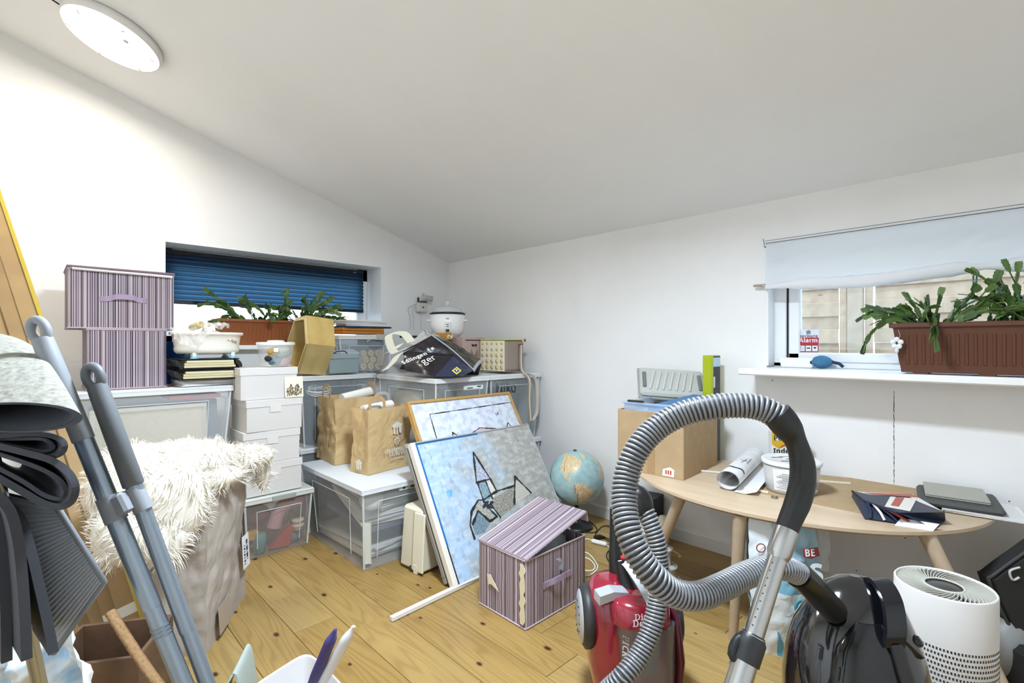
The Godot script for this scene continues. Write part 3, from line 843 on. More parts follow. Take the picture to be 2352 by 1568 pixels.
func window_wall_stacks() -> void:
	# ---------- stack under the striped boxes
	var p := Vector3(0.48, 0, -3.385)
	var t := thing("storage_bin", "large clear storage bin on the floor beneath the bin holding a cream picture frame", "storage bin", p)
	clear_bin(t, 0.66, 0.46, 0.54)
	p.y = 0.482
	t = thing("storage_bin", "large clear storage bin holding a cream frame, with striped boxes on its lid", "storage bin", p)
	clear_bin(t, 0.66, 0.465, 0.54)
	t = thing("picture_frame", "cream framed picture seen through the front of clear storage bin", "picture frame", Vector3(0.45, 0.492, -3.16))
	t.rotation.x = deg_to_rad(-3)
	var fr := B.new()
	for s in [-1, 1]:
		fr.box(Vector3(0, 0.19 + s * 0.18, 0), Vector3(0.5, 0.02, 0.02), 0.002)
		fr.box(Vector3(s * 0.24, 0.19, 0), Vector3(0.02, 0.34, 0.02), 0.002)
	put(t, "frame", fr, mat("e4dac4", 0.6))
	put(t, "panel", bx(Vector3(0.47, 0.35, 0.006), 0.001, Vector3(0, 0.19, 0)), mottled(["d6c8aa", "e0d3b8", "d9ccb0"], 4.0, 0.7))
	one("bubble_wrap_parcel", "grey bubble-wrapped panel standing behind the cream frame in clear bin", "parcel", bx(Vector3(0.56, 0.4, 0.03), 0.008, Vector3(0, 0.2, 0)), mottled(["8e99a8", "a3acb6", "b7bec4"], 30.0, 0.5, 0.5, 0.08), tf(Vector3(0.48, 0.49, -3.215)))
	one("red_folder", "flat red folder lying inside the top of clear bin with cream frame", "folder", bx(Vector3(0.24, 0.018, 0.26), 0.002), mat("b5443a", 0.6), tf(Vector3(0.64, 0.912, -3.26)))
	# striped boxes
	t = thing("striped_box", "striped cloth box without visible handle standing under another striped box", "storage box", Vector3(0.355, 0.97, -3.355))
	striped_box(t, 0.325, 0.3, 0.31, false)
	put(t, "side_loop", B.new().sheet(spline([Vector3(0, 0.012, 0), Vector3(-0.02, 0.01, 0), Vector3(-0.07, 0.012, 0), Vector3(-0.072, -0.012, 0), Vector3(-0.02, -0.01, 0), Vector3(0, -0.012, 0)], 0.01), 0.002, Vector3(0, 0, 0.012)), mat("c9c3c9", 0.7), tf(Vector3(-0.163, 0.14, 0.1)))
	t = thing("striped_box", "striped cloth box with grab handle on top of another striped box by window", "storage box", Vector3(0.338, 1.277, -3.36))
	striped_box(t, 0.43, 0.29, 0.31)
	put(t, "flap_lid", bx(Vector3(0.44, 0.012, 0.325), 0.003, Vector3(0, 0.302, 0)), mat("6f5f68", 0.8))
	put(t, "lid_binding", B.new().tube([Vector3(-0.2, 0.29, 0.166), Vector3(-0.05, 0.288, 0.17), Vector3(0.1, 0.287, 0.17), Vector3(0.205, 0.285, 0.166)], 0.0065, 8), mat("d8d0d2", 0.8))
	# ---------- binders and papers on the bin
	paper_stack("paper_stack", "cream loose papers under black ring binders on the clear bin", Vector3(0.7, 0.97, -3.24), Vector3(0.27, 0.034, 0.2), 6, 4, "d9d2b4", 5)
	var by := [1.005, 1.064]
	for k in 2:
		t = thing("ring_binder", ["black ring binder lying on loose papers under another binder", "black ring binder topmost of its stack under white plastic tub"][k], "binder", Vector3(0.705 - 0.005 * k, by[k], -3.22), -2.0 + 4.0 * k, "black ring binders")
		for y in [0.0025, 0.0535]: put(t, "cover", bx(Vector3(0.29, 0.005, 0.25), 0.002, Vector3(0, y, 0)), mat("141412", 0.45))
		put(t, "spine", B.new().tube([Vector3(0.142, 0.028, -0.12), Vector3(0.142, 0.028, 0.122)], 0.0275, 14, true, 0.45), mat("12120f", 0.4))
		put(t, "spine", B.new().tube([Vector3(-0.147, 0.028, -0.12), Vector3(-0.147, 0.028, 0.115)], 0.0275, 14, true, 0.35), mat("12120f", 0.4))
		for j in 3: put(t, "pages", bx(Vector3(0.25 - 0.01 * j, 0.0125, 0.235), 0.001, Vector3(0, 0.014 + 0.0135 * j, 0.002)), mat(["d6cca4", "cfc49a", "dcd3ae"][j], 0.8), tf(Vector3.ZERO, 0, [0.5, -1.0, 1.0][j]))
	# blue plastic piece behind
	one("blue_plastic_tub", "narrow blue plastic tub between striped box and black ring binders", "tub", B.new().lathe([Vector2(0.05, 0), Vector2(0.055, 0.1), Vector2(0.062, 0.24), Vector2(0.066, 0.245), Vector2(0.06, 0.24), Vector2(0.045, 0.02), Vector2(0, 0.02)], 24), mat("1d5fae", 0.4), tf(Vector3(0.61, 0.97, -3.47)))
	# ---------- white tub with suction feet
	t = thing("plastic_tub", "oblong white plastic baby tub with rolled rim on the black binders", "tub", Vector3(0.715, 1.148, -3.22), 0)
	put(t, "tub_body", B.new().lathe([Vector2(0, 0), Vector2(0.86, 0), Vector2(0.93, 0.012), Vector2(0.95, 0.03), Vector2(0.93, 0.034), Vector2(0.96, 0.075), Vector2(0.985, 0.1), Vector2(1.06, 0.104), Vector2(1.07, 0.112), Vector2(1.05, 0.118), Vector2(0.96, 0.116), Vector2(0.9, 0.07), Vector2(0.7, 0.03), Vector2(0, 0.026)], 40, 0.172, 0.125), mat("e9e4d6", 0.35))
	for q in [[-0.08, 0.08], [0.11, 0.07], [-0.08, -0.08], [0.11, -0.08]]:
		var o := put(t, "suction_foot", B.new().lathe([Vector2(0.021, -0.03), Vector2(0.02, -0.024), Vector2(0.009, -0.016)], 14), mat("7fc3d6", 0.35), tf(Vector3(q[0], 0.003, q[1])))
		put(o, "stem", B.new().lathe([Vector2(0.012, -0.024), Vector2(0.014, 0.004)], 12), mat("f1efe8", 0.35))
	t = thing("bath_plug_handle", "cream knob poking out of the clear wrap in white tub", "knob", Vector3(0.645, 1.3, -3.125))
	t.rotation = Vector3(deg_to_rad(75), deg_to_rad(25), 0)
	put(t, "grip", B.new().lathe([Vector2(0, -0.05), Vector2(0.019, -0.045), Vector2(0.02, 0.03), Vector2(0.016, 0.036), Vector2(0.009, 0.03), Vector2(0, 0.02)], 16), mat("c9b98a", 0.45))
	var nz := noise(7.0, 9)
	one("bubble_wrap", "crumpled clear bubble wrap draped over the white tub", "bubble wrap", B.new().grid(34, 20, func(u: float, v: float):
		var x := (u - 0.5) * 0.26
		var rr := v
		var y := 1.33 - 0.25 * absf(x) - pow(rr, 2.0) * (0.06 + 0.07 * sin(u * 5.0)) + nz.get_noise_2d(u * 0.6, v * 0.5) * 0.035
		return Vector3(0.66 + x + nz.get_noise_2d(u * 0.7, v * 0.6 + 9) * 0.015, y, -3.24 + 0.17 * sin(rr * 1.5) + nz.get_noise_2d(u * 0.8 + 7, v * 0.8) * 0.03)), clear("f6f3ec", 0.32, 0.3))
	one("folded_cloth", "folded white cloth with orange floral print lying in white tub", "cloth", B.new().grid(20, 12, func(u: float, v: float): return Vector3(0.77 + (u - 0.5) * 0.16, 1.22 + 0.075 * sin(PI * v) * (1.0 - u * 0.75) + nz.get_noise_2d(u * 6, v * 6) * 0.01, -3.2 - 0.09 + v * 0.18)), mottled(["efe6dc", "f1ebe4", "efe9e2", "c4643a", "a8502c"], 9.0, 0.85, 0.05, 0.02))
	# ---------- white carton column
	t = thing("toy_bin", "clear plastic bin of toys with pale grey latched lid under white cartons", "storage bin", Vector3(1.02, 0, -3.13))
	clear_bin(t, 0.37, 0.32, 0.34, "d9dad2", "b9b0a8", 0.2)
	for o in t.get_children():
		if o.name == "lid": o.material_override = mat("d5d6ce", 0.45)
	put(t, "latch", bx(Vector3(0.13, 0.03, 0.012), 0.003, Vector3(0.02, 0.322, 0.185)), mat("a3a6a0", 0.45))
	var toys := [["toy_tube", "soft pink plush tube in the clear toy bin", "c8949c", Vector3(0.06, 0.2, 0.1), 0], ["toy_wedge", "red plastic wedge in the clear toy bin", "b23a36", Vector3(0.03, 0.07, 0.11), 1], ["toy_cup", "teal plastic cup in the clear toy bin", "4f8f90", Vector3(-0.09, 0.07, 0.11), 2], ["toy_block", "orange yellow block in the clear toy bin", "d59a2c", Vector3(-0.125, 0.115, 0.1), 3], ["toy_spool", "cream ribbed toy in the clear toy bin", "d8ccb4", Vector3(0.12, 0.125, 0.12), 4], ["plush_toy", "dark maroon plush lump in the clear toy bin", "5c3034", Vector3(-0.09, 0.21, 0.06), 5], ["grey_toy", "grey blue rounded toy in the clear toy bin", "7f8a96", Vector3(0.1, 0.06, 0.06), 5]]
	for q in toys:
		var b := B.new()
		match q[4]:
			0: b.tube(spline([Vector3(-0.07, -0.07, 0), Vector3(-0.04, 0.02, 0), Vector3(0.02, 0.06, 0), Vector3(0.08, 0.05, -0.02)], 0.02), 0.04, 12)
			1: b.prism([Vector2(-0.07, -0.05), Vector2(0.04, -0.06), Vector2(0.065, 0.05), Vector2(0.03, 0.055)], -0.02, 0.02)
			2: b.lathe([Vector2(0, -0.055), Vector2(0.03, -0.055), Vector2(0.036, 0.02), Vector2(0.03, 0.05), Vector2(0, 0.05)], 16)
			3: b.box(Vector3.ZERO, Vector3(0.06, 0.045, 0.05), 0.004)
			4:
				for k in 4: b.lathe([Vector2(0, -0.03 + k * 0.015), Vector2(0.03 + 0.006 * (k % 2), -0.03 + k * 0.015), Vector2(0.03 + 0.006 * (k % 2), -0.015 + k * 0.015), Vector2(0, -0.015 + k * 0.015)], 14)
			5: b.ball(Vector3.ZERO, Vector3(0.075, 0.06, 0.06), 14)
		one(q[0], q[1], "toy", b, mat(q[2], 0.6), tf(Vector3(1.02, 0, -3.13) + q[3]))
	var ly := 0.346
	for k in 4:
		t = thing("carton_box", ["lowest white lidded carton, standing on the clear toy bin", "white lidded carton second up from clear toy bin", "white lidded carton third up, under the carton with the card", "topmost white lidded carton of the stack on the toy bin"][k], "carton", Vector3(0.997 - [0.0, 0.008, 0.0, 0.022][k], ly + k * 0.18, -3.105 - [0.0, 0.005, 0.0, 0.01][k]), [1.0, -1.0, 1.5, -0.5][k])
		white_carton(t, 0.31, 0.179, 0.27)
		if k < 3: put(t, "tape", bx(Vector3(0.06, 0.05, 0.0006), 0, Vector3(0.0, 0.13, 0.1355)), mat("e2ddd7", 0.35))
	var card := Image.create(64, 72, false, Image.FORMAT_RGB8)
	card.fill(hexc("ece6d4"))
	var cr := RandomNumberGenerator.new()
	cr.seed = 2
	for k in 260:
		var cx := cr.randi_range(4, 58)
		var top: int = 40 - int(18 * exp(-pow((cx - 20) / 5.0, 2)) + 16 * exp(-pow((cx - 42) / 8.0, 2)))
		card.fill_rect(Rect2i(cx, cr.randi_range(top, 64), cr.randi_range(1, 4), cr.randi_range(2, 6)), hexc(["8a7a5c", "5c4c34", "a89874", "3c3226"][cr.randi() % 4]))
	t = thing("photo_card", "small cream photo card with sepia figures leaning on topmost carton", "card", Vector3(1.105, 0.888, -2.968), 0)
	t.rotation.x = deg_to_rad(-6)
	put(t, "card_stock", bx(Vector3(0.105, 0.122, 0.0012), 0, Vector3(0, 0.061, 0)), mat("ece6d4", 0.7))
	put(t, "print", B.new().grid(1, 1, func(u, v): return Vector3((u - 0.5) * 0.1, 0.004 + v * 0.115, 0.0009)), pic(card, 0.7))
	# ---------- round container on the cartons
	t = thing("round_container", "round clear plastic tub full of craft scraps on white carton", "container", Vector3(1.045, 1.066, -3.1))
	put(t, "tub_wall", B.new().lathe([Vector2(0.085, 0.002), Vector2(0.1, 0.13), Vector2(0.102, 0.135), Vector2(0.098, 0.13), Vector2(0.083, 0.004)], 32), clear("eef2f0", 0.2, 0.3))
	put(t, "lid", B.new().lathe([Vector2(0.106, 0.128), Vector2(0.107, 0.142), Vector2(0.1, 0.146), Vector2(0.05, 0.146), Vector2(0.045, 0.156), Vector2(0, 0.158)], 32), clear("f1f1ec", 0.75, 0.35))
	put(t, "code_label", bx(Vector3(0.024, 0.024, 0.0006), 0), mat("e8e8e6", 0.6), tf(Vector3(-0.03, 0.1, 0.095), -5, -18))
	var sc := [["craft_scrap", "white knitted scrap inside the round clear tub", "d9d0c0", Vector3(0.02, 0.1, 0.05)], ["craft_scrap", "grey green felt scrap inside the round clear tub", "8fa097", Vector3(0.03, 0.075, 0.04)], ["craft_scrap", "black ribbon scrap inside the round clear tub", "1e1d20", Vector3(-0.03, 0.05, 0.045)], ["craft_scrap", "pink felt scrap inside the round clear tub", "c58d8a", Vector3(0.03, 0.025, 0.045)], ["craft_scrap", "mustard felt scrap inside the round clear tub", "b08a3c", Vector3(-0.02, 0.09, 0.055)], ["craft_scrap", "dark teal felt scrap inside the round clear tub", "3e6468", Vector3(-0.01, 0.028, 0.05)]]
	for q in sc: one(q[0], q[1], "scrap", B.new().ball(Vector3.ZERO, Vector3(0.056, 0.026, 0.03), 12), mat(q[2], 0.8), tf(Vector3(1.045, 1.07, -3.1) + q[3], 10, 20, 8))
	# ---------- bins A (back), B and C (right part of the row), each on a lower bin
	var rows := [["A", Vector3(1.572, 0, -3.555), 0.55, 0.38], ["B", Vector3(2.045, 0, -2.915), 0.44, 0.71], ["C", Vector3(2.545, 0, -2.815), 0.5, 0.5]]
	var lab := [["clear storage bin on the floor under the bin with cable coil", "clear storage bin with dark folders and white cable coil behind paper bags"], ["clear storage bin on floor beneath the bin of white bottles", "clear storage bin with white bottles and papers under the dark tote bag"], ["clear storage bin on floor in wall corner under the fleece bin", "clear storage bin with dark fleece under the dotted cooler bag"]]
	for k in 3:
		var w: float = rows[k][2]
		var d: float = rows[k][3]
		for j in 2:
			t = thing("storage_bin", lab[k][j], "storage bin", rows[k][1] + Vector3(0, 0.492 * j, 0))
			clear_bin(t, w, 0.468, d, "eceeec", "cfd8dc", 0.18)
			if k == 1 and j == 1:
				put(t, "label_strip", bx(Vector3(0.17, 0.028, 0.001), 0, Vector3(0.09, 0.415, d / 2 - 0.003)), mat("e9ecec", 0.5))
				put(t, "label_print", bx(Vector3(0.05, 0.008, 0.001), 0, Vector3(0.06, 0.413, d / 2 - 0.002)), mat("33363a", 0.6))
				put(t, "label_print", bx(Vector3(0.035, 0.009, 0.001), 0, Vector3(0.14, 0.42, d / 2 - 0.002)), mat("33363a", 0.6))
			if k == 2 and j == 1: put(t, "handwriting", text("Niko", 0.1), mat("23262a", 0.6), tf(Vector3(-0.1, 0.39, d / 2 - 0.002), -5))
	for q in [["folder_block", "dark grey folders standing in the back clear bin", Vector3(1.58, 0.66, -3.56), Vector3(0.42, 0.32, 0.26), "3d4247"], ["fleece_bundle", "dark speckled grey fleece folded in corner clear bin", Vector3(2.52, 0.69, -2.83), Vector3(0.38, 0.36, 0.36), ""], ["paper_bundle", "pale bundle of papers standing in the clear bin of bottles", Vector3(1.98, 0.71, -3.0), Vector3(0.26, 0.36, 0.4), "cfc6b4"], ["cloth_pile", "off-white folded textiles in the lower bin beside the wall corner", Vector3(2.52, 0.16, -2.83), Vector3(0.38, 0.28, 0.36), "b5b0a6"], ["folder_block", "brown folders standing in the lower clear bin behind canvas", Vector3(2.03, 0.2, -2.93), Vector3(0.34, 0.34, 0.5), "7d7466"], ["cloth_pile", "grey folded textiles in the lower clear bin behind white cartons", Vector3(1.57, 0.18, -3.56), Vector3(0.4, 0.3, 0.26), "77777a"], ["cloth_pile", "pale folded textiles in the floor bin under cream frame bin", Vector3(0.48, 0.18, -3.385), Vector3(0.48, 0.32, 0.36), "b9b2a4"]]:
		var m: Material = mottled(["33363c", "4c5058", "6b6f78"], 14.0, 0.9, 0.3, 0.05) if q[4] == "" else mat(q[4], 0.75)
		if q[0] == "folder_block":
			t = thing(q[0], q[1], "folders", q[2])
			for k in 7: put(t, "folder", bx(Vector3(q[3].x / 7.4, q[3].y * (0.9 + 0.1 * ((k * 5) % 3) / 2.0), q[3].z), 0.003), mat([q[4], "6a6f74", "2c2f33"][k % 3], 0.7), tf(Vector3((k - 3) * q[3].x / 7.0, 0, 0)))
		else: one(q[0], q[1], "bundle", B.new().grid(24, 16, func(u: float, v: float):
			var dd := Vector3(cos(TAU * u) * sin(PI * v), -cos(PI * v), -sin(TAU * u) * sin(PI * v))
			var e := Vector3(signf(dd.x) * pow(absf(dd.x), 0.4), signf(dd.y) * pow(absf(dd.y), 0.4), signf(dd.z) * pow(absf(dd.z), 0.4))
			return e * q[3] * 0.5 * (0.97 + 0.08 * nz.get_noise_3dv(dd * 0.6))), m, tf(q[2]))
	one("cable_coil", "loose white cable coil lying in the back clear bin", "cable", B.new().tube(range(60).map(func(k): return Vector3(cos(k * 0.4) * (0.07 + 0.004 * (k % 5)), 0.004 * sin(k * 0.9) + k * 0.0006, sin(k * 0.4) * 0.05)), 0.004, 6), mat("e8eaec", 0.5), tf(Vector3(1.43, 0.86, -3.4), 25))
	for k in 3:
		var bt := thing("white_bottle", ["white plastic bottle lying aslant in clear bin under tote bag", "small white bottle upright in clear bin under tote bag", "round white plastic pot in clear bin under tote bag"][k], "bottle", Vector3(1.98 + 0.11 * k, 0.7 - 0.01 * k, -2.6), 0)
		bt.rotation.z = [-0.55, 0.1, 0.0][k]
		put(bt, "bottle_body", B.new().lathe([Vector2(0, -0.08), Vector2(0.045, -0.078), Vector2(0.047, 0.02), Vector2(0.03, 0.05), Vector2(0.029, 0.06), Vector2(0, 0.06)], 18), mat("e7ebee", 0.4))
		put(bt, "cap", B.new().lathe([Vector2(0.033, 0.06), Vector2(0.033, 0.11), Vector2(0, 0.112)], 18, 1, 1, true), mat("dfe5e9", 0.4))
	# ---------- wooden hexagon shelves
	var hexa := [Vector2(-3.463, 1.382), Vector2(-3.272, 1.39), Vector2(-3.243, 1.203), Vector2(-3.41, 1.0), Vector2(-3.615, 1.03), Vector2(-3.6, 1.228)]
	var ply := mottled(["c6ab6a", "d2b97c", "dbc48c"], 3.0, 0.55, 0.02, 0.01)
	var plyd := mottled(["b89850", "c4a660", "cdb270"], 3.0, 0.55, 0.02, 0.01)
	for j in 2:
		t = thing("hexagon_shelf", ["outer pale plywood hexagon shelf standing on clear bin before window planter", "inner plywood hexagon shelf nested inside a larger hexagon shelf"][j], "shelf", Vector3(1.3 - 0.012 * j, 0, 0))
		var cen := Vector2(-3.432, 1.195)
		for k in 6:
			var f0: float = 1.0 if j == 0 else 0.925
			var a: Vector2 = cen + (hexa[k] - cen) * f0
			var c: Vector2 = cen + (hexa[(k + 1) % 6] - cen) * f0
			var a2 := cen + (a - cen) * 0.935
			var c2 := cen + (c - cen) * 0.935
			var dep := Vector3(0.18 if j == 0 else 0.15, -0.02, 0)
			var b := B.new()
			var P := func(q: Vector2, far: bool) -> Vector3: return Vector3(0, q.y, q.x) + (dep if far else Vector3.ZERO)
			b.quad(P.call(a, false), P.call(c, false), P.call(c2, false), P.call(a2, false))
			b.quad(P.call(a, true), P.call(c, true), P.call(c2, true), P.call(a2, true))
			b.quad(P.call(a, false), P.call(a, true), P.call(c, true), P.call(c, false))
			b.quad(P.call(a2, false), P.call(a2, true), P.call(c2, true), P.call(c2, false))
			var bo := put(t, "board", b, ply if (k + j) % 2 == 0 else plyd)
			var eb := B.new().at(Transform3D(Basis(), Vector3(-0.0006, 0, 0)))
			eb.quad(P.call(a, false), P.call(c, false), P.call(c2, false), P.call(a2, false))
			put(bo, "edge_band", eb, mat("e2cf9c", 0.6))
	# ---------- file box, clear box of wood rounds, books on top
	t = thing("file_box", "grey-green metal file box behind the hexagon shelves", "box", Vector3(1.6, 0.992, -3.42))
	put(t, "box_body", bx(Vector3(0.22, 0.1, 0.13), 0.004, Vector3(0, 0.05, 0)), mat("8d9c9c", 0.5))
	put(t, "lid", bx(Vector3(0.224, 0.036, 0.134), 0.005, Vector3(0, 0.119, 0)), mat("94a3a3", 0.5))
	put(t, "handle", B.new().tube(spline([Vector3(-0.05, 0.137, 0), Vector3(-0.03, 0.155, 0), Vector3(0.03, 0.155, 0), Vector3(0.05, 0.137, 0)], 0.01), 0.004, 8), mat("33383c", 0.5))
	t = thing("clear_box", "clear plastic box of round wood slices with cream latched lid", "storage bin", Vector3(1.845, 0.992, -3.61))
	clear_bin(t, 0.44, 0.255, 0.24, "e6e4da", "dfe8ee", 0.14)
	put(t, "latch", bx(Vector3(0.1, 0.045, 0.012), 0.003, Vector3(0.12, 0.262, 0.134)), mat("b9b8ac", 0.5))
	for k in 9:
		var o := thing("wood_slice", "pale round wood slice inside clear box with cream lid", "wood slice", Vector3(1.83 + 0.062 * (k % 3) + 0.02 * (k / 3 % 2), 1.03 + 0.05 * (k / 3), -3.525), 0, "wood slices in the clear box")
		o.rotation.x = PI / 2
		put(o, "slice", B.new().lathe([Vector2(0, -0.008), Vector2(0.025, -0.008), Vector2(0.025, 0.008), Vector2(0, 0.008)], 18, 1, 1, true), mat("d9c08c", 0.7))
		for a in 3: put(o, "groove", bx(Vector3(0.046, 0.0008, 0.002), 0, Vector3(0, 0.0084, 0)), mat("a98d58", 0.8), tf(Vector3.ZERO, 0, 60 * a))
	one("teal_pouch", "dark teal pouch inside clear box of wood slices", "pouch", B.new().ball(Vector3.ZERO, Vector3(0.07, 0.04, 0.05), 14), mat("3d5058", 0.7), tf(Vector3(1.95, 1.2, -3.55)))
	one("kraft_box", "kraft cardboard tea box inside clear box of wood slices", "box", bx(Vector3(0.06, 0.13, 0.03), 0.002), mat("b8a58a", 0.8), tf(Vector3(1.98, 1.09, -3.515), 0, 0, -8))
	one("blue_document", "white paper with blue pen print lying in clear box", "paper", bx(Vector3(0.16, 0.01, 0.12), 0.001), mat("dfe7f2", 0.7), tf(Vector3(1.72, 1.14, -3.58), 14, 0, 4))
	t = thing("orange_case", "glossy orange wooden case lying on the clear box lid", "box", Vector3(1.825, 1.277, -3.6), 2)
	put(t, "case_bottom", bx(Vector3(0.35, 0.024, 0.2), 0.004, Vector3(0, 0.012, 0)), mat("b8701f", 0.3))
	put(t, "case_top", bx(Vector3(0.35, 0.022, 0.2), 0.004, Vector3(0, 0.0365, 0)), mat("c07a26", 0.3))
	one("navy_folder", "flat dark navy folder lying on the orange wooden case", "folder", bx(Vector3(0.4, 0.012, 0.22), 0.002), mat("1b3157", 0.4), tf(Vector3(1.86, 1.331, -3.6), 0, 5))
	one("steel_book", "thin white paperback lying on the navy folder", "book", bx(Vector3(0.36, 0.013, 0.2), 0.002), mat("d4d6da", 0.5), tf(Vector3(1.87, 1.3435, -3.6), 0, -3))
	paper_stack("magazine_stack", "stack of thin magazines topmost on the orange case pile", Vector3(1.85, 1.35, -3.6), Vector3(0.36, 0.034, 0.2), 7, 1, "cfc9c4", 21, 2.0)
	var bk := [["tall blue paperback book standing beside clear box of wood slices", "2f6db4", 0.03, 0.25], ["white and blue book standing beside a tall blue paperback", "b9cce4", 0.035, 0.23], ["thin orange-spined book standing in row behind tote bag", "b87a3a", 0.012, 0.255], ["grey book standing in row behind tote bag", "9a978e", 0.04, 0.24], ["brown clothbound book standing last in row behind tote bag", "6d5a48", 0.045, 0.235]]
	var bxx := 2.1
	for q in bk:
		t = thing("book", q[0], "book", Vector3(bxx + q[2] / 2, 0.992, -3.18))
		put(t, "cover", bx(Vector3(q[2], q[3], 0.17), 0.002, Vector3(0, q[3] / 2, 0)), mat(q[1], 0.5))
		put(t, "pages", bx(Vector3(q[2] * 0.8, q[3] * 0.97, 0.004), 0, Vector3(0, q[3] / 2, -0.0855)), mat("e3ddcc", 0.8))
		put(t, "spine_band", bx(Vector3(q[2] * 0.7, 0.02, 0.001), 0, Vector3(0, q[3] * 0.7, 0.0855)), mat("e6e2d8", 0.6))
		bxx += q[2] + 0.002
	one("black_tray", "flat black baking tray lying across the row of standing books", "tray", bx(Vector3(0.36, 0.016, 0.26), 0.005), mat("1c1f26", 0.35), tf(Vector3(2.21, 1.256, -3.2), 0, 6))
	# ---------- boxes under the rice cooker, cooker
	t = thing("pink_box", "pink-brown carton with dark face print under the rice cooker", "box", Vector3(2.42, 0.992, -2.99), 0)
	put(t, "carton", bx(Vector3(0.22, 0.262, 0.19), 0.003, Vector3(0, 0.131, 0)), mat("b99f95", 0.7))
	put(t, "print_line", bx(Vector3(0.17, 0.008, 0.001), 0, Vector3(0, 0.238, 0.0955)), mat("2c2726", 0.7))
	put(t, "print_mask", B.new().prism([Vector2(-0.028, 0.01), Vector2(0, 0.004), Vector2(0.028, 0.01), Vector2(0.02, -0.014), Vector2(0, -0.006), Vector2(-0.02, -0.014)], 0, 0.001), mat("2b2524", 0.7), tf(Vector3(0.0, 0.2, 0.0955)))
	put(t, "print_figure", B.new().prism([Vector2(-0.04, -0.06), Vector2(-0.03, 0.0), Vector2(0, -0.05), Vector2(0.03, 0.0), Vector2(0.04, -0.06)], 0, 0.001), mat("8d7a72", 0.7), tf(Vector3(0.0, 0.17, 0.0955)))
	t = thing("ochre_box", "ochre carton with white number two behind the tote bag", "box", onD(1010, 780, 3.72), -10)
	put(t, "carton", bx(Vector3(0.15, 0.05, 0.12), 0.002, Vector3(0, 0.025, 0)), mat("b5822e", 0.6))
	put(t, "lettering", text("2", 0.06, true), mat("efe6d2", 0.6), tf(Vector3(0.055, 0.025, 0.061), 0, 0, 90))
	one("white_carton", "small white carton supporting the ochre box beside the rice cooker", "box", bx(Vector3(0.11, 0.235, 0.11), 0.003, Vector3(0, 0.1175, 0)), mat("d9d6cf", 0.6), tf(Vector3(onD(1010, 780, 3.72).x, 0.992, onD(1010, 780, 3.72).z)))
	t = thing("rice_cooker", "white rice cooker with black rim and glass lid near the wall corner", "rice cooker", Vector3(2.35, 1.2545, -3.14), -45)
	put(t, "base", B.new().lathe([Vector2(0, 0), Vector2(0.095, 0), Vector2(0.1, 0.012), Vector2(0.108, 0.02)], 36), mat("d9d7d2", 0.4))
	put(t, "pot_body", B.new().lathe([Vector2(0.105, 0.018), Vector2(0.123, 0.03), Vector2(0.132, 0.08), Vector2(0.136, 0.175), Vector2(0.128, 0.178)], 40), mat("edecea", 0.35))
	put(t, "black_rim", B.new().lathe([Vector2(0.12, 0.175), Vector2(0.139, 0.178), Vector2(0.141, 0.188), Vector2(0.125, 0.194), Vector2(0.118, 0.19)], 40), mat("1a1a18", 0.3))
	var lid := put(t, "glass_lid", B.new().lathe([Vector2(0.122, 0.192), Vector2(0.105, 0.222), Vector2(0.06, 0.246), Vector2(0.0, 0.252)], 36), clear("eef1f0", 0.35, 0.1))
	put(lid, "lid_knob", B.new().lathe([Vector2(0.012, 0.25), Vector2(0.014, 0.262), Vector2(0.022, 0.268), Vector2(0.02, 0.28), Vector2(0, 0.282)], 18), clear("e9ecec", 0.6, 0.2))
	for s in [-1, 1]: put(t, "side_handle", bx(Vector3(0.04, 0.016, 0.06), 0.005, Vector3(s * 0.142, 0.13, 0)), mat("e6e5e2", 0.4))
	var cp := put(t, "control_panel", bx(Vector3(0.05, 0.082, 0.012), 0.004, Vector3(0.02, 0.075, 0.129)), mat("dcdcd8", 0.35))
	put(cp, "lever", bx(Vector3(0.028, 0.018, 0.012), 0.003, Vector3(0.02, 0.05, 0.138)), mat("17181a", 0.3))
	for y in [0.08, 0.095]: put(cp, "indicator", bx(Vector3(0.016, 0.005, 0.003), 0.0005, Vector3(0.02, y, 0.136)), mat("2a2422", 0.4))
	put(t, "badge", bx(Vector3(0.022, 0.008, 0.002), 0, Vector3(0.02, 0.14, 0.135)), mat("86888a", 0.4))
	# ---------- wall bracket with spot
	var wp := onZ(968, 706, BZ + 0.03)
	t = thing("wall_spot", "small white swivel spotlight on a bracket by the wall corner", "wall lamp", wp)
	put(t, "wall_box", bx(Vector3(0.1, 0.085, 0.055), 0.006), mat("d3d1cc", 0.5))
	put(t, "rotary_switch", B.new().lathe([Vector2(0.008, 0), Vector2(0.007, 0.006), Vector2(0, 0.007)], 12), mat("1c1c1c", 0.4), Transform3D(Basis(Vector3.RIGHT, PI / 2), Vector3(0.0, 0.0, 0.0275)))
	put(t, "bracket", bx(Vector3(0.09, 0.012, 0.03), 0.002, Vector3(0.0, 0.05, 0.01)), mat("3b3b3a", 0.5))
	put(t, "spot_head", B.new().lathe([Vector2(0, -0.045), Vector2(0.024, -0.045), Vector2(0.024, 0.02), Vector2(0.037, 0.032), Vector2(0.037, 0.045), Vector2(0.03, 0.045), Vector2(0.026, 0.036), Vector2(0, 0.034)], 20), mat("c9cacb", 0.35, 0.3), Transform3D(Basis(Vector3(0.3, 0, -1).normalized(), -PI / 2 * 0.92), Vector3(0.045, 0.085, 0.03)))
	put(t, "mount_pin", bx(Vector3(0.012, 0.035, 0.02), 0.002, Vector3(-0.04, 0.07, 0.01)), mat("222222", 0.5))
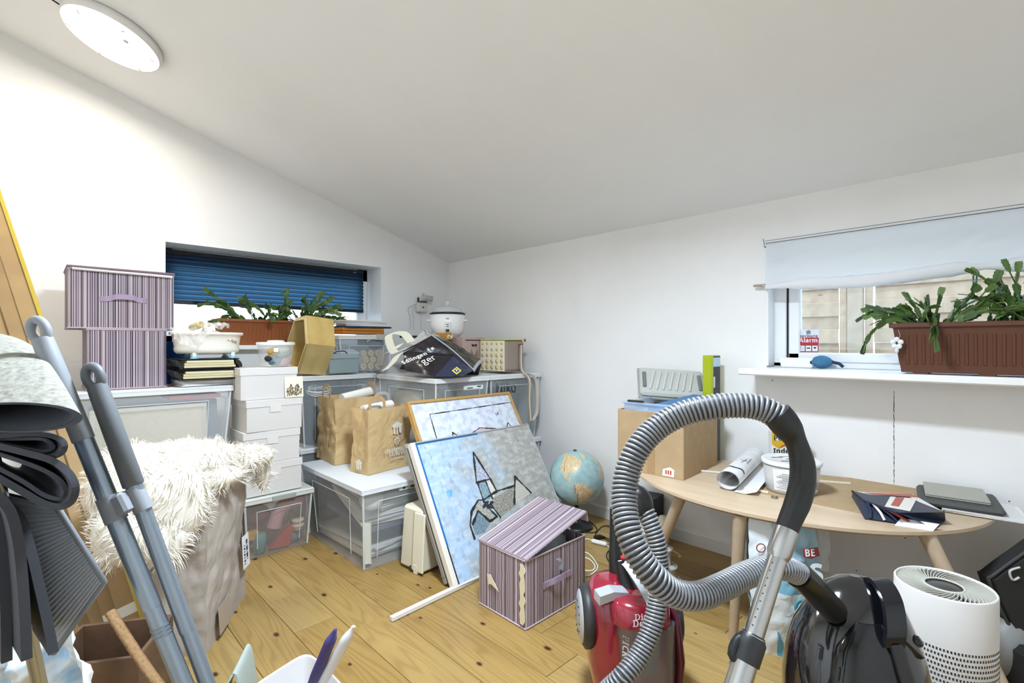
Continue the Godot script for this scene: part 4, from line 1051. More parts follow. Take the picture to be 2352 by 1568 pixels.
	for q in [[-0.045, -0.13], [-0.02, -0.085], [0.03, 0.01]]:
		put(t, "lead", B.new().tube(spline([Vector3(q[0] + 0.015, 0.04, 0.0), Vector3(q[1], -0.01, -0.01), Vector3(q[1] * 0.8, -0.1, -0.02), Vector3(q[1] * 0.85, -0.2, -0.02)], 0.02), 0.0035, 6), mat("cfd0d0", 0.5))
	# ---------- dark printed tote bag lying on bin B
	tote()
	# ---------- dotted cooler bag
	t = thing("cooler_bag", "cream dotted cooler bag with grey-brown side and hanging strap", "bag", Vector3(2.575, 0.993, -2.745), 0)
	put(t, "bag_body", bx(Vector3(0.21, 0.235, 0.28), 0.02, Vector3(0, 0.12, 0), 1.0), mat("96887c", 0.8))
	var fc := bx(Vector3(0.004, 0.225, 0.268), 0.001, Vector3(-0.1055, 0.12, 0))
	put(t, "cream_panel", fc, mat("e6dfc4", 0.7))
	for i in 5:
		for j in 5:
			put(t, "printed_dot", B.new().lathe([Vector2(0, 0.0005), Vector2(0.011 + 0.0025 * (4 - i), 0.0003), Vector2(0.011 + 0.0025 * (4 - i), 0)], 14), mat("d3c294", 0.7), Transform3D(Basis(Vector3(0, 0, 1), PI / 2), Vector3(-0.108, 0.035 + 0.044 * i, -0.108 + 0.054 * j)))
	put(t, "zip_top", bx(Vector3(0.215, 0.01, 0.285), 0.004, Vector3(0, 0.24, 0)), mat("cfd03c", 0.6))
	put(t, "zip_pull", bx(Vector3(0.012, 0.022, 0.01), 0.002, Vector3(0.1, 0.235, 0.142)), mat("8a2724", 0.5))
	put(t, "strap_tab", bx(Vector3(0.035, 0.015, 0.01), 0.002, Vector3(0.05, 0.2, 0.144)), mat("6b2a26", 0.6))
	var sp := spline([Vector3(0.05, 0.2, 0.152), Vector3(0.05, 0.02, 0.156), Vector3(0.05, -0.05, 0.235), Vector3(0.05, -0.2, 0.236), Vector3(0.06, -0.36, 0.24)], 0.03)
	put(t, "strap", B.new().sheet(sp, 0.003, Vector3(0.034, 0, 0)), mat("a0917f", 0.8))
	put(t, "strap_stripe", B.new().sheet(sp.map(func(q): return q + Vector3(0, 0.0, 0.0025)), 0.001, Vector3(0.009, 0, 0)), mat("e3ddd0", 0.8))
	put(t, "strap", B.new().sheet(spline([Vector3(0.075, -0.01, 0.2), Vector3(0.125, -0.06, 0.235), Vector3(0.135, -0.2, 0.24), Vector3(0.13, -0.31, 0.235), Vector3(0.085, -0.36, 0.232)], 0.03), 0.003, Vector3(0.012, 0, 0.02)), mat("c9beac", 0.8))

func tote() -> void:
	var t := thing("tote_bag", "crumpled glossy dark printed carrier bag with white handles on clear bin", "bag", Vector3.ZERO)
	var dark := mat("231f24", 0.22)
	var nz := noise(12.0, 4)
	var A := onD(925, 806, 3.28)
	var Bp := onD(992, 770, 3.36)
	var E := onD(1088, 850, 3.27)
	var G := onD(1000, 864, 3.1)
	var W := onD(930, 845, 3.22)
	var Cc := onD(1012, 772, 3.55)
	var D := onD(1108, 827, 3.5)
	var R := onD(975, 756, 3.5)
	A.y = maxf(A.y, 1.13)
	var floor_y := 0.996
	E.y = maxf(E.y, floor_y)
	G.y = floor_y
	W.y = floor_y + 0.03
	var fold := func(p: Vector3, k: float) -> Vector3: return p + Vector3(0.5, 0.6, 0.6) * nz.get_noise_3dv(p * 1.3) * 0.03 * k
	var pan := func(a: Vector3, b: Vector3, c: Vector3, d: Vector3, bulge: float) -> B:
		var n := (c - a).cross(d - b).normalized()
		if n.dot(Vector3(0, EYE, 0) - a) < 0: n = -n
		return B.new().grid(18, 14, func(u: float, v: float):
			var p := a.lerp(b, u).lerp(d.lerp(c, u), v)
			return fold.call(p + n * bulge * sin(PI * u) * sin(PI * v), sin(PI * u) * sin(PI * v)))
	put(t, "front_panel", pan.call(W, G, Bp.lerp(E, 0.55), A, 0.03), dark)
	put(t, "front_panel", pan.call(A, Bp.lerp(E, 0.55), Bp, A.lerp(Bp, 0.5), 0.005), dark)
	put(t, "corner_panel", pan.call(G, onD(1062, 862, 3.1) * Vector3(1, 0, 1) + Vector3(0, floor_y, 0), E, Bp.lerp(E, 0.55), 0.02), mat("2b3048", 0.2))
	put(t, "side_panel", pan.call(Bp, E, D, Cc, 0.02), mat("3a342f", 0.25))
	put(t, "back_panel", pan.call(W + Vector3(0.08, 0, -0.2), D + Vector3(0, -0.12, -0.05), D, R, 0.0), dark)
	put(t, "white_gusset", pan.call(A, Bp, Cc, R, 0.006), mat("bdbcb6", 0.5))
	put(t, "white_edge", B.new().tube(spline([R, Bp, Bp.lerp(E, 0.5) + Vector3(0, 0.01, 0.01), E], 0.02), 0.009, 8, true, 0.4), mat("c2c4c4", 0.4))
	put(t, "white_edge", B.new().tube(spline([E, E.lerp(D, 0.5) + Vector3(0, 0.01, 0), D], 0.02), 0.014, 8, true, 0.4), mat("aeb2b4", 0.4))
	var up := (onD(905, 764, 3.4) - onD(930, 805, 3.3)).normalized()
	for q in [[[930, 800], [905, 808], [893, 770], [925, 765], [945, 785]], [[945, 800], [915, 815], [900, 835], [883, 850]], [[920, 790], [905, 803], [890, 808]]]:
		var pts := []
		for s in q: pts.append(onD(s[0], s[1], 3.26))
		put(t, "handle", B.new().sheet(spline(pts, 0.015), 0.002, Vector3(0.035, 0.02, 0.035)), mat("d6d1be", 0.7))
	var face := (Bp.lerp(E, 0.55) - A).normalized()
	var nrm := (G - A).cross(face).normalized()
	if nrm.dot(Vector3(0, EYE, 0) - A) < 0: nrm = -nrm
	var fbasis := Basis(face.rotated(nrm, 0.72), nrm.cross(face.rotated(nrm, 0.72)), nrm)
	put(t, "lettering", text("Sdlingen", 0.045, true), mat("e8e6e2", 0.4), Transform3D(fbasis, onD(952, 822, 3.14)))
	put(t, "lettering", text("ger", 0.07), mat("e8e6e2", 0.4), Transform3D(fbasis, onD(983, 826, 3.14)))
	var badge := put(t, "printed_badge", B.new().prism([Vector2(-0.03, 0), Vector2(0, -0.03), Vector2(0.03, 0), Vector2(0, 0.03)], 0, 0.001), mat("c9c052", 0.4), Transform3D(Basis(Vector3.UP, deg_to_rad(-40)) * Basis(Vector3.RIGHT, -0.7), onD(1049, 851, 3.04)))
	put(badge, "badge_ring", B.new().prism([Vector2(-0.018, 0), Vector2(0, -0.018), Vector2(0.018, 0), Vector2(0, 0.018)], 0.001, 0.002), mat("2a2b3c", 0.4))
	put(badge, "badge_mark", B.new().prism([Vector2(-0.008, 0.008), Vector2(0.008, 0.008), Vector2(0, -0.01)], 0.002, 0.003), mat("c8cdd2", 0.4))

# crumpled paper sack: four folded sheets, open on top; size w x h x d, base at the origin
func sack(w: float, h: float, d: float, amp: float, sd: int, top := 0.98, sag := 0.0) -> B:
	var nz := noise(7.0, sd)
	nz.noise_type = FastNoiseLite.TYPE_CELLULAR
	nz.cellular_return_type = FastNoiseLite.RETURN_DISTANCE2_SUB
	var n2 := noise(2.4, sd + 1)
	var b := B.new()
	var push := func(p: Vector3) -> Vector3:
		var r := nz.get_noise_3dv(p) * 1.3 + 0.9 + n2.get_noise_3dv(p) * 1.0
		var k := amp * (0.35 + 0.65 * sin(PI * clampf(p.y / h, 0.0, 1.0)))
		var out := Vector3(p.x / w, 0, p.z / d) * 1.6
		return p + out * r * k + Vector3(0, -sag * (p.x / w + 0.5) * p.y / h, 0)
	for s in [-1, 1]:
		b.grid(40, 44, func(u: float, v: float): return push.call(Vector3(s * (u - 0.5) * w * lerpf(1.0, top, v), v * h, s * d / 2 * lerpf(1.0, top, v) + s * 0.35 * amp * sin(PI * u) * sin(PI * v))), Vector2.ONE, 10 + s)
		b.grid(28, 44, func(u: float, v: float):
			var inx := 0.22 * d * v * v * (1.0 - absf(u - 0.5) * 2.0)
			return push.call(Vector3(s * (w / 2 * lerpf(1.0, top, v) - inx * 0.5), v * h, -s * (u - 0.5) * d * lerpf(1.0, top, v))), Vector2.ONE, 20 + s)
	b.box(Vector3(0, 0.003, 0), Vector3(w * 0.97, 0.004, d * 0.97))
	return b
func loop_handle(t: Node3D, c: Vector3, w: float, h: float, m: Material, lean := Vector3.ZERO) -> void:
	var pts := spline([c + Vector3(-w / 2, -0.04, 0), c + Vector3(-w / 2, h * 0.6, 0) + lean * 0.5, c + Vector3(-w / 2 + 0.02, h * 0.95, 0) + lean, c + Vector3(0, h, 0) + lean, c + Vector3(w / 2 - 0.02, h * 0.95, 0) + lean, c + Vector3(w / 2, h * 0.6, 0) + lean * 0.5, c + Vector3(w / 2, -0.04, 0)], 0.012)
	put(t, "handle", B.new().sheet(pts, 0.019, Vector3(0, 0, 0.003)), m)

func draw_line(im: Image, a: Vector2, b: Vector2, w: float, c: Color, sd := 0) -> void:
	var n := int(a.distance_to(b)) + 1
	for i in n + 1:
		var p := a.lerp(b, float(i) / n)
		var r := w * (0.8 + 0.25 * sin(i * 0.05 + sd) + 0.1 * sin(i * 0.19))
		im.fill_rect(Rect2i(int(p.x - r / 2), int(p.y - r / 2), maxi(1, int(r)), maxi(1, int(r))), c)
func draw_poly(im: Image, pts: Array, cols: Array, sd: int) -> void:
	var p := PackedVector2Array(pts)
	var nz := noise(0.09, sd)
	var lo := p[0]
	var hi := p[0]
	for q in p:
		lo = lo.min(q)
		hi = hi.max(q)
	for y in range(maxi(0, int(lo.y)), mini(im.get_height(), int(hi.y) + 1)):
		for x in range(maxi(0, int(lo.x)), mini(im.get_width(), int(hi.x) + 1)):
			if Geometry2D.is_point_in_polygon(Vector2(x, y), p):
				im.set_pixel(x, y, hexc(cols[0]).lerp(hexc(cols[1]), clampf(0.5 + nz.get_noise_2d(x, y) * 1.2, 0, 1)))

func canvas_picture(which: int, org: Vector3, ex: Vector3, ey: Vector3, w: float, h: float) -> Image:
	var W := 640
	var H := int(640 * h / w)
	var nrm := ex.cross(ey)
	var uv := func(x: float, y: float) -> Vector2:
		var d := dirp(x, y)
		var e := Vector3(0, EYE, 0)
		var p := e + d * ((org - e).dot(nrm) / d.dot(nrm)) - org
		return Vector2(p.dot(ex) / w * W, (1.0 - p.dot(ey) / h) * H)
	var im := Image.create(W, H, false, Image.FORMAT_RGB8)
	var n1 := noise(0.006, 3)
	var n2 := noise(0.022, 9)
	n2.domain_warp_enabled = true
	n2.domain_warp_amplitude = 40.0
	for y in H:
		for x in W:
			var c: Color
			if which == 0:
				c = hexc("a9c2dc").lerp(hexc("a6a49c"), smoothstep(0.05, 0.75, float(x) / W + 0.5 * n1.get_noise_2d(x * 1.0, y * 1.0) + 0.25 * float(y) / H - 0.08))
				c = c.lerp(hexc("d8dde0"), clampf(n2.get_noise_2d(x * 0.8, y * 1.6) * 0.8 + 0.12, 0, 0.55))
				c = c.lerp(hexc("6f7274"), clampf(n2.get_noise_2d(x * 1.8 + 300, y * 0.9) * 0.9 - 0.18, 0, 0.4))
			else:
				c = hexc("dde2ec").lerp(hexc("b9c0d2"), clampf(n2.get_noise_2d(x, y) * 1.3 + 0.2, 0, 0.8))
			im.set_pixel(x, y, c)
	var ink := hexc("1b211e")
	if which == 0:
		im.fill_rect(Rect2i(0, 0, 9, H * 3 / 4), hexc("1667a8"))
		im.fill_rect(Rect2i(0, 0, W / 2, 7), hexc("1f6296"))
		im.fill_rect(Rect2i(0, H * 3 / 4, 7, H / 4), hexc("22262a"))
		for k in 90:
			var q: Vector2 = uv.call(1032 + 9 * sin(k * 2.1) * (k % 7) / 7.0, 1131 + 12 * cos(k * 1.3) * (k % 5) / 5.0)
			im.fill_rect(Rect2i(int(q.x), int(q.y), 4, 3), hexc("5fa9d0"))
		var pl := func(a: Array) -> Array: return a.map(func(q): return uv.call(q[0], q[1]))
		draw_poly(im, pl.call([[1087, 1042], [1126, 1102], [1094, 1110]]), ["8f95ad", "c9ccd4"], 1)
		draw_poly(im, pl.call([[1096, 1110], [1115, 1106], [1131, 1146], [1110, 1150]]), ["6c8a96", "9fb2b8"], 2)
		draw_poly(im, pl.call([[1116, 1106], [1127, 1104], [1141, 1130], [1131, 1146]]), ["c9c8c0", "dcdad2"], 3)
		draw_poly(im, pl.call([[1131, 1146], [1182, 1118], [1182, 1165], [1150, 1190], [1128, 1165]]), ["7d7b70", "aaa79b"], 4)
		draw_poly(im, pl.call([[1184, 1098], [1220, 1134], [1182, 1160]]), ["b9b6aa", "c9c6bb"], 5)
		draw_poly(im, pl.call([[1098, 1174], [1126, 1200], [1112, 1225], [1092, 1230], [1083, 1205]]), ["5c7684", "8f9ea4"], 6)
		draw_poly(im, pl.call([[1098, 1150], [1116, 1163], [1142, 1188], [1126, 1200], [1098, 1174], [1084, 1180]]), ["8d8b82", "c0beb4"], 7)
		for s in [[1086, 1040, 1126, 1102], [1086, 1040, 1094, 1110], [1094, 1110, 1126, 1102], [1096, 1110, 1110, 1150], [1115, 1106, 1131, 1146], [1126, 1102, 1141, 1130], [1110, 1150, 1141, 1130], [1141, 1130, 1182, 1118], [1183, 1097, 1182, 1160], [1183, 1097, 1220, 1134], [1110, 1150, 1098, 1150], [1098, 1150, 1083, 1176], [1083, 1176, 1080, 1207], [1080, 1207, 1090, 1238], [1098, 1174, 1126, 1199], [1098, 1174, 1086, 1205], [1116, 1162, 1142, 1188], [1126, 1199, 1142, 1188], [1110, 1150, 1128, 1168], [1128, 1160, 1150, 1190]]:
			draw_line(im, uv.call(s[0], s[1]), uv.call(s[2], s[3]), 9.0, ink, int(s[0]))
		for k in 60:
			var q: Vector2 = uv.call(1108 + (k * 7) % 22, 1153 + (k * 5) % 14)
			im.fill_rect(Rect2i(int(q.x), int(q.y), 9, 7), hexc("23282a"))
	else:
		draw_poly(im, [[1076, 1001], [1086, 991], [1100, 985], [1120, 984], [1137, 987], [1150, 996], [1150, 1030], [1070, 1030]].map(func(q): return uv.call(q[0], q[1])), ["c9b4bc", "dccad0"], 8)
		for s in [[984, 953, 1172, 927], [1172, 927, 1193, 975], [984, 953, 1010, 1040], [1076, 1001, 1100, 985], [1100, 985, 1137, 987], [1137, 987, 1152, 998], [1037, 995, 1040, 1012], [1037, 995, 1056, 1006], [1165, 973, 1162, 990], [1165, 973, 1174, 984], [1137, 952, 1139, 957], [1141, 951, 1142, 955]]:
			draw_line(im, uv.call(s[0], s[1]), uv.call(s[2], s[3]), 6.0, hexc("2a2426"), int(s[1]))
	return im

func framed(t: Node3D, w: float, h: float, bar: float, dep: float, m: Material, face: Material, back: float) -> void:
	# lies in its own xy plane, lower left corner at the origin, face towards +z
	for q in [[w / 2, bar / 2, w, bar], [w / 2, h - bar / 2, w, bar], [bar / 2, h / 2, bar, h - 2 * bar], [w - bar / 2, h / 2, bar, h - 2 * bar]]:
		put(t, "frame_bar", bx(Vector3(q[2], q[3], dep), 0.002, Vector3(q[0], q[1], 0)), m)
	put(t, "painting", B.new().quad_face(w, h, bar, dep / 2 - back), face)
	put(t, "back_board", bx(Vector3(w - bar, h - bar, 0.004), 0, Vector3(w / 2, h / 2, -dep / 2 + 0.003)), mat("8a7c68", 0.9))

func middle_things() -> void:
	var kraft := mottled(["c2a372", "c6a878", "c9ad7f"], 3.0, 0.7, 0.06, 0.02)
	var kraft2 := mottled(["aaa095", "aea499", "b2a89e"], 2.5, 0.75, 0.06, 0.02)
	# ---------- paper refuse sack and sheepskin
	var c := (Vector3(0.491, 0, -2.189) + Vector3(0.738, 0, -2.58)) / 2 + Vector3(-0.09, 0, -0.055)
	var t := thing("paper_sack", "tall grey-brown paper refuse sack with barcode label under sheepskin", "sack", c, 57.7)
	put(t, "sack_body", sack(0.46, 0.63, 0.2, 0.028, 31, 0.97), kraft2)
	var lb := put(t, "label", bx(Vector3(0.075, 0.15, 0.001), 0.0002), mat("e6e8ec", 0.5), tf(Vector3(0.165, 0.235, 0.121), -3, -4, 0))
	for k in 9: put(lb, "barcode_bar", bx(Vector3(0.018, 0.003 + 0.004 * (k % 3), 0.0004), 0, Vector3(0.012, -0.04 + 0.0105 * k, 0.0008)), mat("1d2230", 0.6))
	for k in 7: put(lb, "barcode_bar", bx(Vector3(0.016, 0.004 + 0.005 * (k % 2), 0.0004), 0, Vector3(-0.016, -0.055 + 0.014 * k, 0.0008)), mat("1d2230", 0.6))
	put(t, "patch", bx(Vector3(0.12, 0.11, 0.002), 0.0005), mat("a79785", 0.7), tf(Vector3(-0.1, 0.08, 0.118), -4))
	t = thing("sheepskin", "fluffy cream-white sheepskin thrown over the paper sack", "sheepskin", Vector3.ZERO)
	var blobs := [[Vector3(0.45, 0.71, -2.42), Vector3(0.22, 0.09, 0.17)], [Vector3(0.27, 0.66, -2.33), Vector3(0.14, 0.17, 0.12)], [Vector3(0.25, 0.52, -2.27), Vector3(0.11, 0.13, 0.1)], [Vector3(0.39, 0.6, -2.22), Vector3(0.12, 0.16, 0.07)], [Vector3(0.62, 0.68, -2.45), Vector3(0.14, 0.07, 0.11)], [Vector3(0.75, 0.67, -2.52), Vector3(0.09, 0.05, 0.09)], [Vector3(0.54, 0.655, -2.29), Vector3(0.1, 0.05, 0.06)], [Vector3(0.35, 0.48, -2.2), Vector3(0.08, 0.1, 0.05)], [Vector3(0.8, 0.58, -2.55), Vector3(0.035, 0.09, 0.04)]]
	var hide := B.new()
	for q in blobs: hide.ball(q[0], q[1] * 0.97, 20)
	put(t, "hide", hide, mat("e6dfd0", 0.9))
	var fur := B.new()
	var r := RandomNumberGenerator.new()
	r.seed = 5
	var nz := noise(9.0, 2)
	for q in blobs:
		var cnt := int(30000 * (q[1].x * q[1].y + q[1].x * q[1].z + q[1].y * q[1].z))
		for k in cnt:
			var d := Vector3(r.randfn(), r.randfn(), r.randfn()).normalized()
			var p: Vector3 = q[0] + d * q[1] * 0.96
			var inside := false
			for o in blobs:
				if o != q and ((p - o[0]) / o[1]).length_squared() < 0.86: inside = true
			if inside: continue
			var n: Vector3 = (d / q[1]).normalized()
			var flow := Vector3(nz.get_noise_3dv(p), nz.get_noise_3dv(p + Vector3.ONE * 3.0), nz.get_noise_3dv(p - Vector3.ONE * 5.0)) * 2.2
			var dirn := (n * 0.75 + flow + Vector3(0, -0.35, 0)).normalized()
			if dirn.dot(n) < 0.05: dirn = (dirn + n * (0.25 - dirn.dot(n))).normalized()
			var l := r.randf_range(0.022, 0.046)
			var side := dirn.cross(n + Vector3(0.01, 0.3, 0.2)).normalized() * r.randf_range(0.0008, 0.0018)
			var mid := p + dirn * l * 0.55 + n * l * 0.06
			var tip := p + dirn * l + Vector3(0, -0.25 * l, 0) + flow * l * 0.15
			fur.quad(p - side, p + side, mid + side * 0.8, mid - side * 0.8)
			fur.tri(mid - side * 0.8, mid + side * 0.8, tip)
	var fo := put(t, "fur", fur, mat("e8e2d5", 0.7, 0.0, {"backlight_enabled": true, "backlight": Color(0.35, 0.33, 0.3)}))
	fo.set_meta("kind", "stuff")
	# ---------- large clear bin on the floor with papers
	t = thing("storage_bin", "large clear storage bin of papers on the floor under two paper bags", "storage bin", Vector3(1.495, 0, -2.77))
	clear_bin(t, 0.53, 0.425, 0.8, "e6ebee", "ccd4da", 0.16)
	put(t, "label_strip", bx(Vector3(0.26, 0.024, 0.001), 0, Vector3(0.08, 0.405, 0.401)), mat("c9ccc8", 0.5))
	for k in 5: put(t, "label_print", bx(Vector3(0.016 + 0.01 * (k % 2), 0.012, 0.001), 0, Vector3(-0.02 + 0.055 * k, 0.405, 0.402)), mat("3a3c3a", 0.6))
	var pap := [["slanting pile of loose white papers inside the large clear bin", Vector3(1.5, 0.33, -2.66), Vector3(0.36, 0.05, 0.44), 8.0, 12.0], ["pile of white magazines under loose papers in the large clear bin", Vector3(1.49, 0.25, -2.68), Vector3(0.38, 0.06, 0.5), -6.0, 9.0], ["lowest pile of grey booklets in the large clear bin", Vector3(1.5, 0.02, -2.78), Vector3(0.4, 0.06, 0.6), 3.0, 0.0]]
	for q in pap:
		paper_stack("paper_pile", q[0], q[1], q[2], 7, q[3], "d7d6d2", int(q[1].y * 1000), 5.0)
		get_child(get_child_count() - 1).rotation.x = deg_to_rad(q[4])
	one("round_dish", "round white dish pressed against the side of large clear bin", "dish", B.new().lathe([Vector2(0, 0), Vector2(0.06, 0.004), Vector2(0.062, 0.012), Vector2(0, 0.008)], 28), mat("dedcd6", 0.4), tf(Vector3(1.31, 0.36, -2.43), 55, -30, 0))
	one("purple_folder", "flat grey-purple folder lying in the large clear bin", "folder", bx(Vector3(0.4, 0.03, 0.5), 0.003), mat("6d6478", 0.6), tf(Vector3(1.49, 0.205, -2.7), 4))
	t = thing("cream_book", "thick cream hardback book leaning inside the large clear bin", "book", Vector3(1.32, 0.015, -2.5), 64)
	t.rotation.z = deg_to_rad(-5)
	for s in [-1, 1]: put(t, "cover", bx(Vector3(0.19, 0.215, 0.004), 0.001, Vector3(0, 0.108, s * 0.019)), mat("dcd6a8", 0.6))
	put(t, "spine", bx(Vector3(0.004, 0.215, 0.042), 0.001, Vector3(0.096, 0.108, 0)), mat("cfc9c6", 0.6))
	put(t, "pages", bx(Vector3(0.185, 0.208, 0.033), 0.001, Vector3(-0.002, 0.108, 0)), mat("e6e2cf", 0.8))
	put(t, "cover_drawing", B.new().prism([Vector2(-0.02, -0.03), Vector2(0.0, -0.035), Vector2(0.025, -0.03), Vector2(0.012, 0.0), Vector2(0.018, 0.03), Vector2(-0.004, 0.02), Vector2(-0.02, 0.032), Vector2(-0.012, 0.0)], 0.0212, 0.0218), mat("a7a58c", 0.7), tf(Vector3(0, 0.12, 0)))
	# ---------- the two paper bags on it
	var lid := 0.447
	t = thing("paper_bag", "plain kraft paper carrier bag of rolled paper behind the printed bag", "bag", Vector3(1.515, lid, -3.105), 88)
	put(t, "bag_body", sack(0.31, 0.41, 0.33, 0.034, 71, 0.97), kraft)
	var hm := mat("b8976a", 0.75)
	loop_handle(t, Vector3(0.0, 0.41, -0.155), 0.11, 0.075, hm)
	loop_handle(t, Vector3(0.0, 0.41, 0.155), 0.11, 0.075, hm)
	one("paper_roll", "white rolled paper lying in the plain kraft bag", "paper roll", B.new().tube([Vector3(-0.1, 0, 0.02), Vector3(0.12, 0.03, -0.02)], 0.032, 16), mat("e9e4da", 0.7), tf(Vector3(1.53, lid + 0.4, -3.06)))
	var near := Vector3(1.391, lid, -2.595)
	var ux := (Vector3(1.735, lid, -2.648) - near).normalized()
	var uz := Vector3(-0.06, 0, -0.166).normalized()
	t = thing("paper_bag", "kraft takeaway carrier bag printed with white house logo and football mark", "bag", near + ux * 0.17 + uz * 0.09, rad_to_deg(atan2(-ux.z, ux.x)))
	put(t, "bag_body", sack(0.335, 0.375, 0.175, 0.024, 45, 0.96), kraft)
	loop_handle(t, Vector3(-0.09, 0.375, 0.075), 0.1, 0.06, hm, Vector3(0.0, 0, -0.01))
	loop_handle(t, Vector3(0.06, 0.375, -0.075), 0.1, 0.07, mat("b5aaa2", 0.6))
	var ink := mat("d9d2c6", 0.7)
	var fz := 0.0885
	var house := [Vector2(0, 0.034), Vector2(0.04, 0.012), Vector2(0.03, 0.002), Vector2(0.03, -0.04), Vector2(0.016, -0.036), Vector2(0.012, 0.0), Vector2(0.004, -0.006), Vector2(0.004, -0.044), Vector2(-0.006, -0.044), Vector2(-0.006, 0.0), Vector2(-0.014, -0.006), Vector2(-0.014, -0.042), Vector2(-0.028, -0.04), Vector2(-0.03, 0.0), Vector2(-0.04, 0.01)]
	put(t, "printed_house", B.new().prism(house, 0, 0.001), ink, tf(Vector3(0.03, 0.255, fz + 0.018)))
	put(t, "printed_line", bx(Vector3(0.06, 0.002, 0.001), 0), ink, tf(Vector3(0.03, 0.2, fz + 0.019)))
	var bll := put(t, "printed_ball", B.new().lathe([Vector2(0.021, 0), Vector2(0.023, 0.001), Vector2(0.019, 0.001)], 24), ink, Transform3D(Basis(Vector3.RIGHT, PI / 2), Vector3(0.03, 0.17, fz + 0.02)))
	for k in 6:
		var a := TAU * k / 5.0
		var rr := 0.0 if k == 5 else 0.014
		var pts := []
		for j in 10: pts.append(Vector2(cos(a) * rr, sin(a) * rr) + Vector2.from_angle(TAU * j / 10.0 + 0.3) * (0.006 if j % 2 == 0 else 0.003))
		put(bll, "printed_star", B.new().prism(pts, 0, 0.0012), ink, Transform3D(Basis(Vector3.RIGHT, -PI / 2), Vector3.ZERO))
	put(t, "lettering", text("CHAMPIONS", 0.03, true, true), ink, tf(Vector3(0.03, 0.118, fz + 0.02)))
	put(t, "lettering", text("LEAGUE", 0.03, true, true), ink, tf(Vector3(0.03, 0.098, fz + 0.02)))
	put(t, "printed_line", bx(Vector3(0.11, 0.003, 0.001), 0), ink, tf(Vector3(0.03, 0.07, fz + 0.019)))
	put(t, "printed_house", B.new().prism(house.map(func(q): return q * 0.8), 0, 0.001), ink, tf(Vector3(-0.1805, 0.06, 0.02), 0, -90))
	one("paper_roll", "white printed sheets rolled up in the takeaway carrier bag", "paper roll", B.new().tube([Vector3(-0.12, 0, 0), Vector3(0.1, 0.012, -0.01)], 0.026, 16), mat("e8e4dc", 0.7), tf(near + ux * 0.16 + uz * 0.1 + Vector3(0, 0.365, 0), 0, 9))
	# ---------- cream hard cover of a sewing machine
	t = thing("machine_cover", "cream plastic sewing machine cover standing before the large clear bin", "case", Vector3(1.555, 0, -2.25), 6)
	put(t, "shell", bx(Vector3(0.25, 0.325, 0.19), 0.014, Vector3(0, 0.1715, 0), 0.86), mat("ddd6bf", 0.45))
	put(t, "side_channel", bx(Vector3(0.008, 0.3, 0.018), 0.002), mat("b9b198", 0.6), tf(Vector3(-0.1175, 0.17, 0.02), 0, 0, -3.2))
	put(t, "side_panel", bx(Vector3(0.012, 0.3, 0.085), 0.004), mat("e3dcc6", 0.45), tf(Vector3(-0.118, 0.165, 0.062), 0, 0, -3.2))
	put(t, "latch_foot", bx(Vector3(0.02, 0.05, 0.03), 0.003, Vector3(-0.122, 0.025, 0.045)), mat("e6e0ce", 0.45))
	put(t, "latch_hole", bx(Vector3(0.012, 0.03, 0.03), 0.001, Vector3(-0.122, 0.016, 0.01)), mat("3c3a34", 0.7))
	# ---------- canvases leaning against the bags
	var lean := atan(0.6)
	var ey := Vector3(0, cos(lean), -sin(lean))
	var ex := Vector3(1, 0, -0.02).normalized()
	var en := ex.cross(ey).normalized()
	var bs := Basis(ex, ey, en)
	var o1 := Vector3(1.492, 0.012, -1.915)
	t = thing("house_painting", "unframed canvas painted with grey house and spire, bluish at one side", "painting", o1)
	t.basis = bs
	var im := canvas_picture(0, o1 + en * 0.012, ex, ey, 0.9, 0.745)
	put(t, "canvas_edge", bx(Vector3(0.9, 0.745, 0.024), 0.002, Vector3(0.45, 0.3725, -0.001)), mat("e4dccd", 0.7))
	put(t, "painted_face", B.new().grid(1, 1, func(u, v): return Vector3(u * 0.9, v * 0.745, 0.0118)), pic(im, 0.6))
	for q in [[0.45, -0.003, 0.906, 0.006], [0.45, 0.748, 0.906, 0.006], [0.903, 0.3725, 0.006, 0.745]]: put(t, "edge_strip", bx(Vector3(q[2], q[3], 0.034), 0.001, Vector3(q[0], q[1], 0)), mat("aeb0b0", 0.45))
	put(t, "edge_strip", bx(Vector3(0.03, 0.757, 0.034), 0.001, Vector3(-0.016, 0.3725, 0)), mat("e2d9cb", 0.6))
	var o2 := Vector3(1.462, 0.012, -1.972)
	t = thing("framed_panel", "grey wooden framed panel sandwiched behind the house painting", "framed panel", o2)
	t.basis = bs
	framed(t, 0.9, 0.74, 0.03, 0.025, mat("8f8b82", 0.6), mat("b9b4aa", 0.8), 0.01)
	var o3 := Vector3(1.59, 0.012, -2.03)
	t = thing("cat_painting", "oak-framed whitish painting with black border peeking above house painting", "painting", o3)
	t.basis = bs
	im = canvas_picture(1, o3 + en * 0.002, ex, ey, 0.86, 0.98)
	framed(t, 0.86, 0.98, 0.018, 0.035, mottled(["b28a4c", "c39c5c"], 4.0, 0.5), pic(im, 0.7), 0.012)
	# ---------- white stick
	var s1 := onY(898, 1421, 0.012)
	var s2 := onY(1046, 1350, 0.012)
	one("white_strip", "white wooden strip lying on the floor under the house painting", "strip", bx(Vector3(s1.distance_to(s2) + 0.25, 0.02, 0.022), 0.002), mat("eae6de", 0.5), Transform3D(Basis(Vector3.UP, atan2(-(s2 - s1).z, (s2 - s1).x)), s1 + (s2 - s1).normalized() * (s1.distance_to(s2) + 0.25) / 2 + Vector3(0, 0.0, 0)))
	# ---------- open striped cube on the floor
	t = thing("striped_box", "striped cloth storage cube on the floor with its lid half open", "storage box", Vector3(1.682, 0.002, -1.585), 0)
	striped_box(t, 0.405, 0.285, 0.3, true)
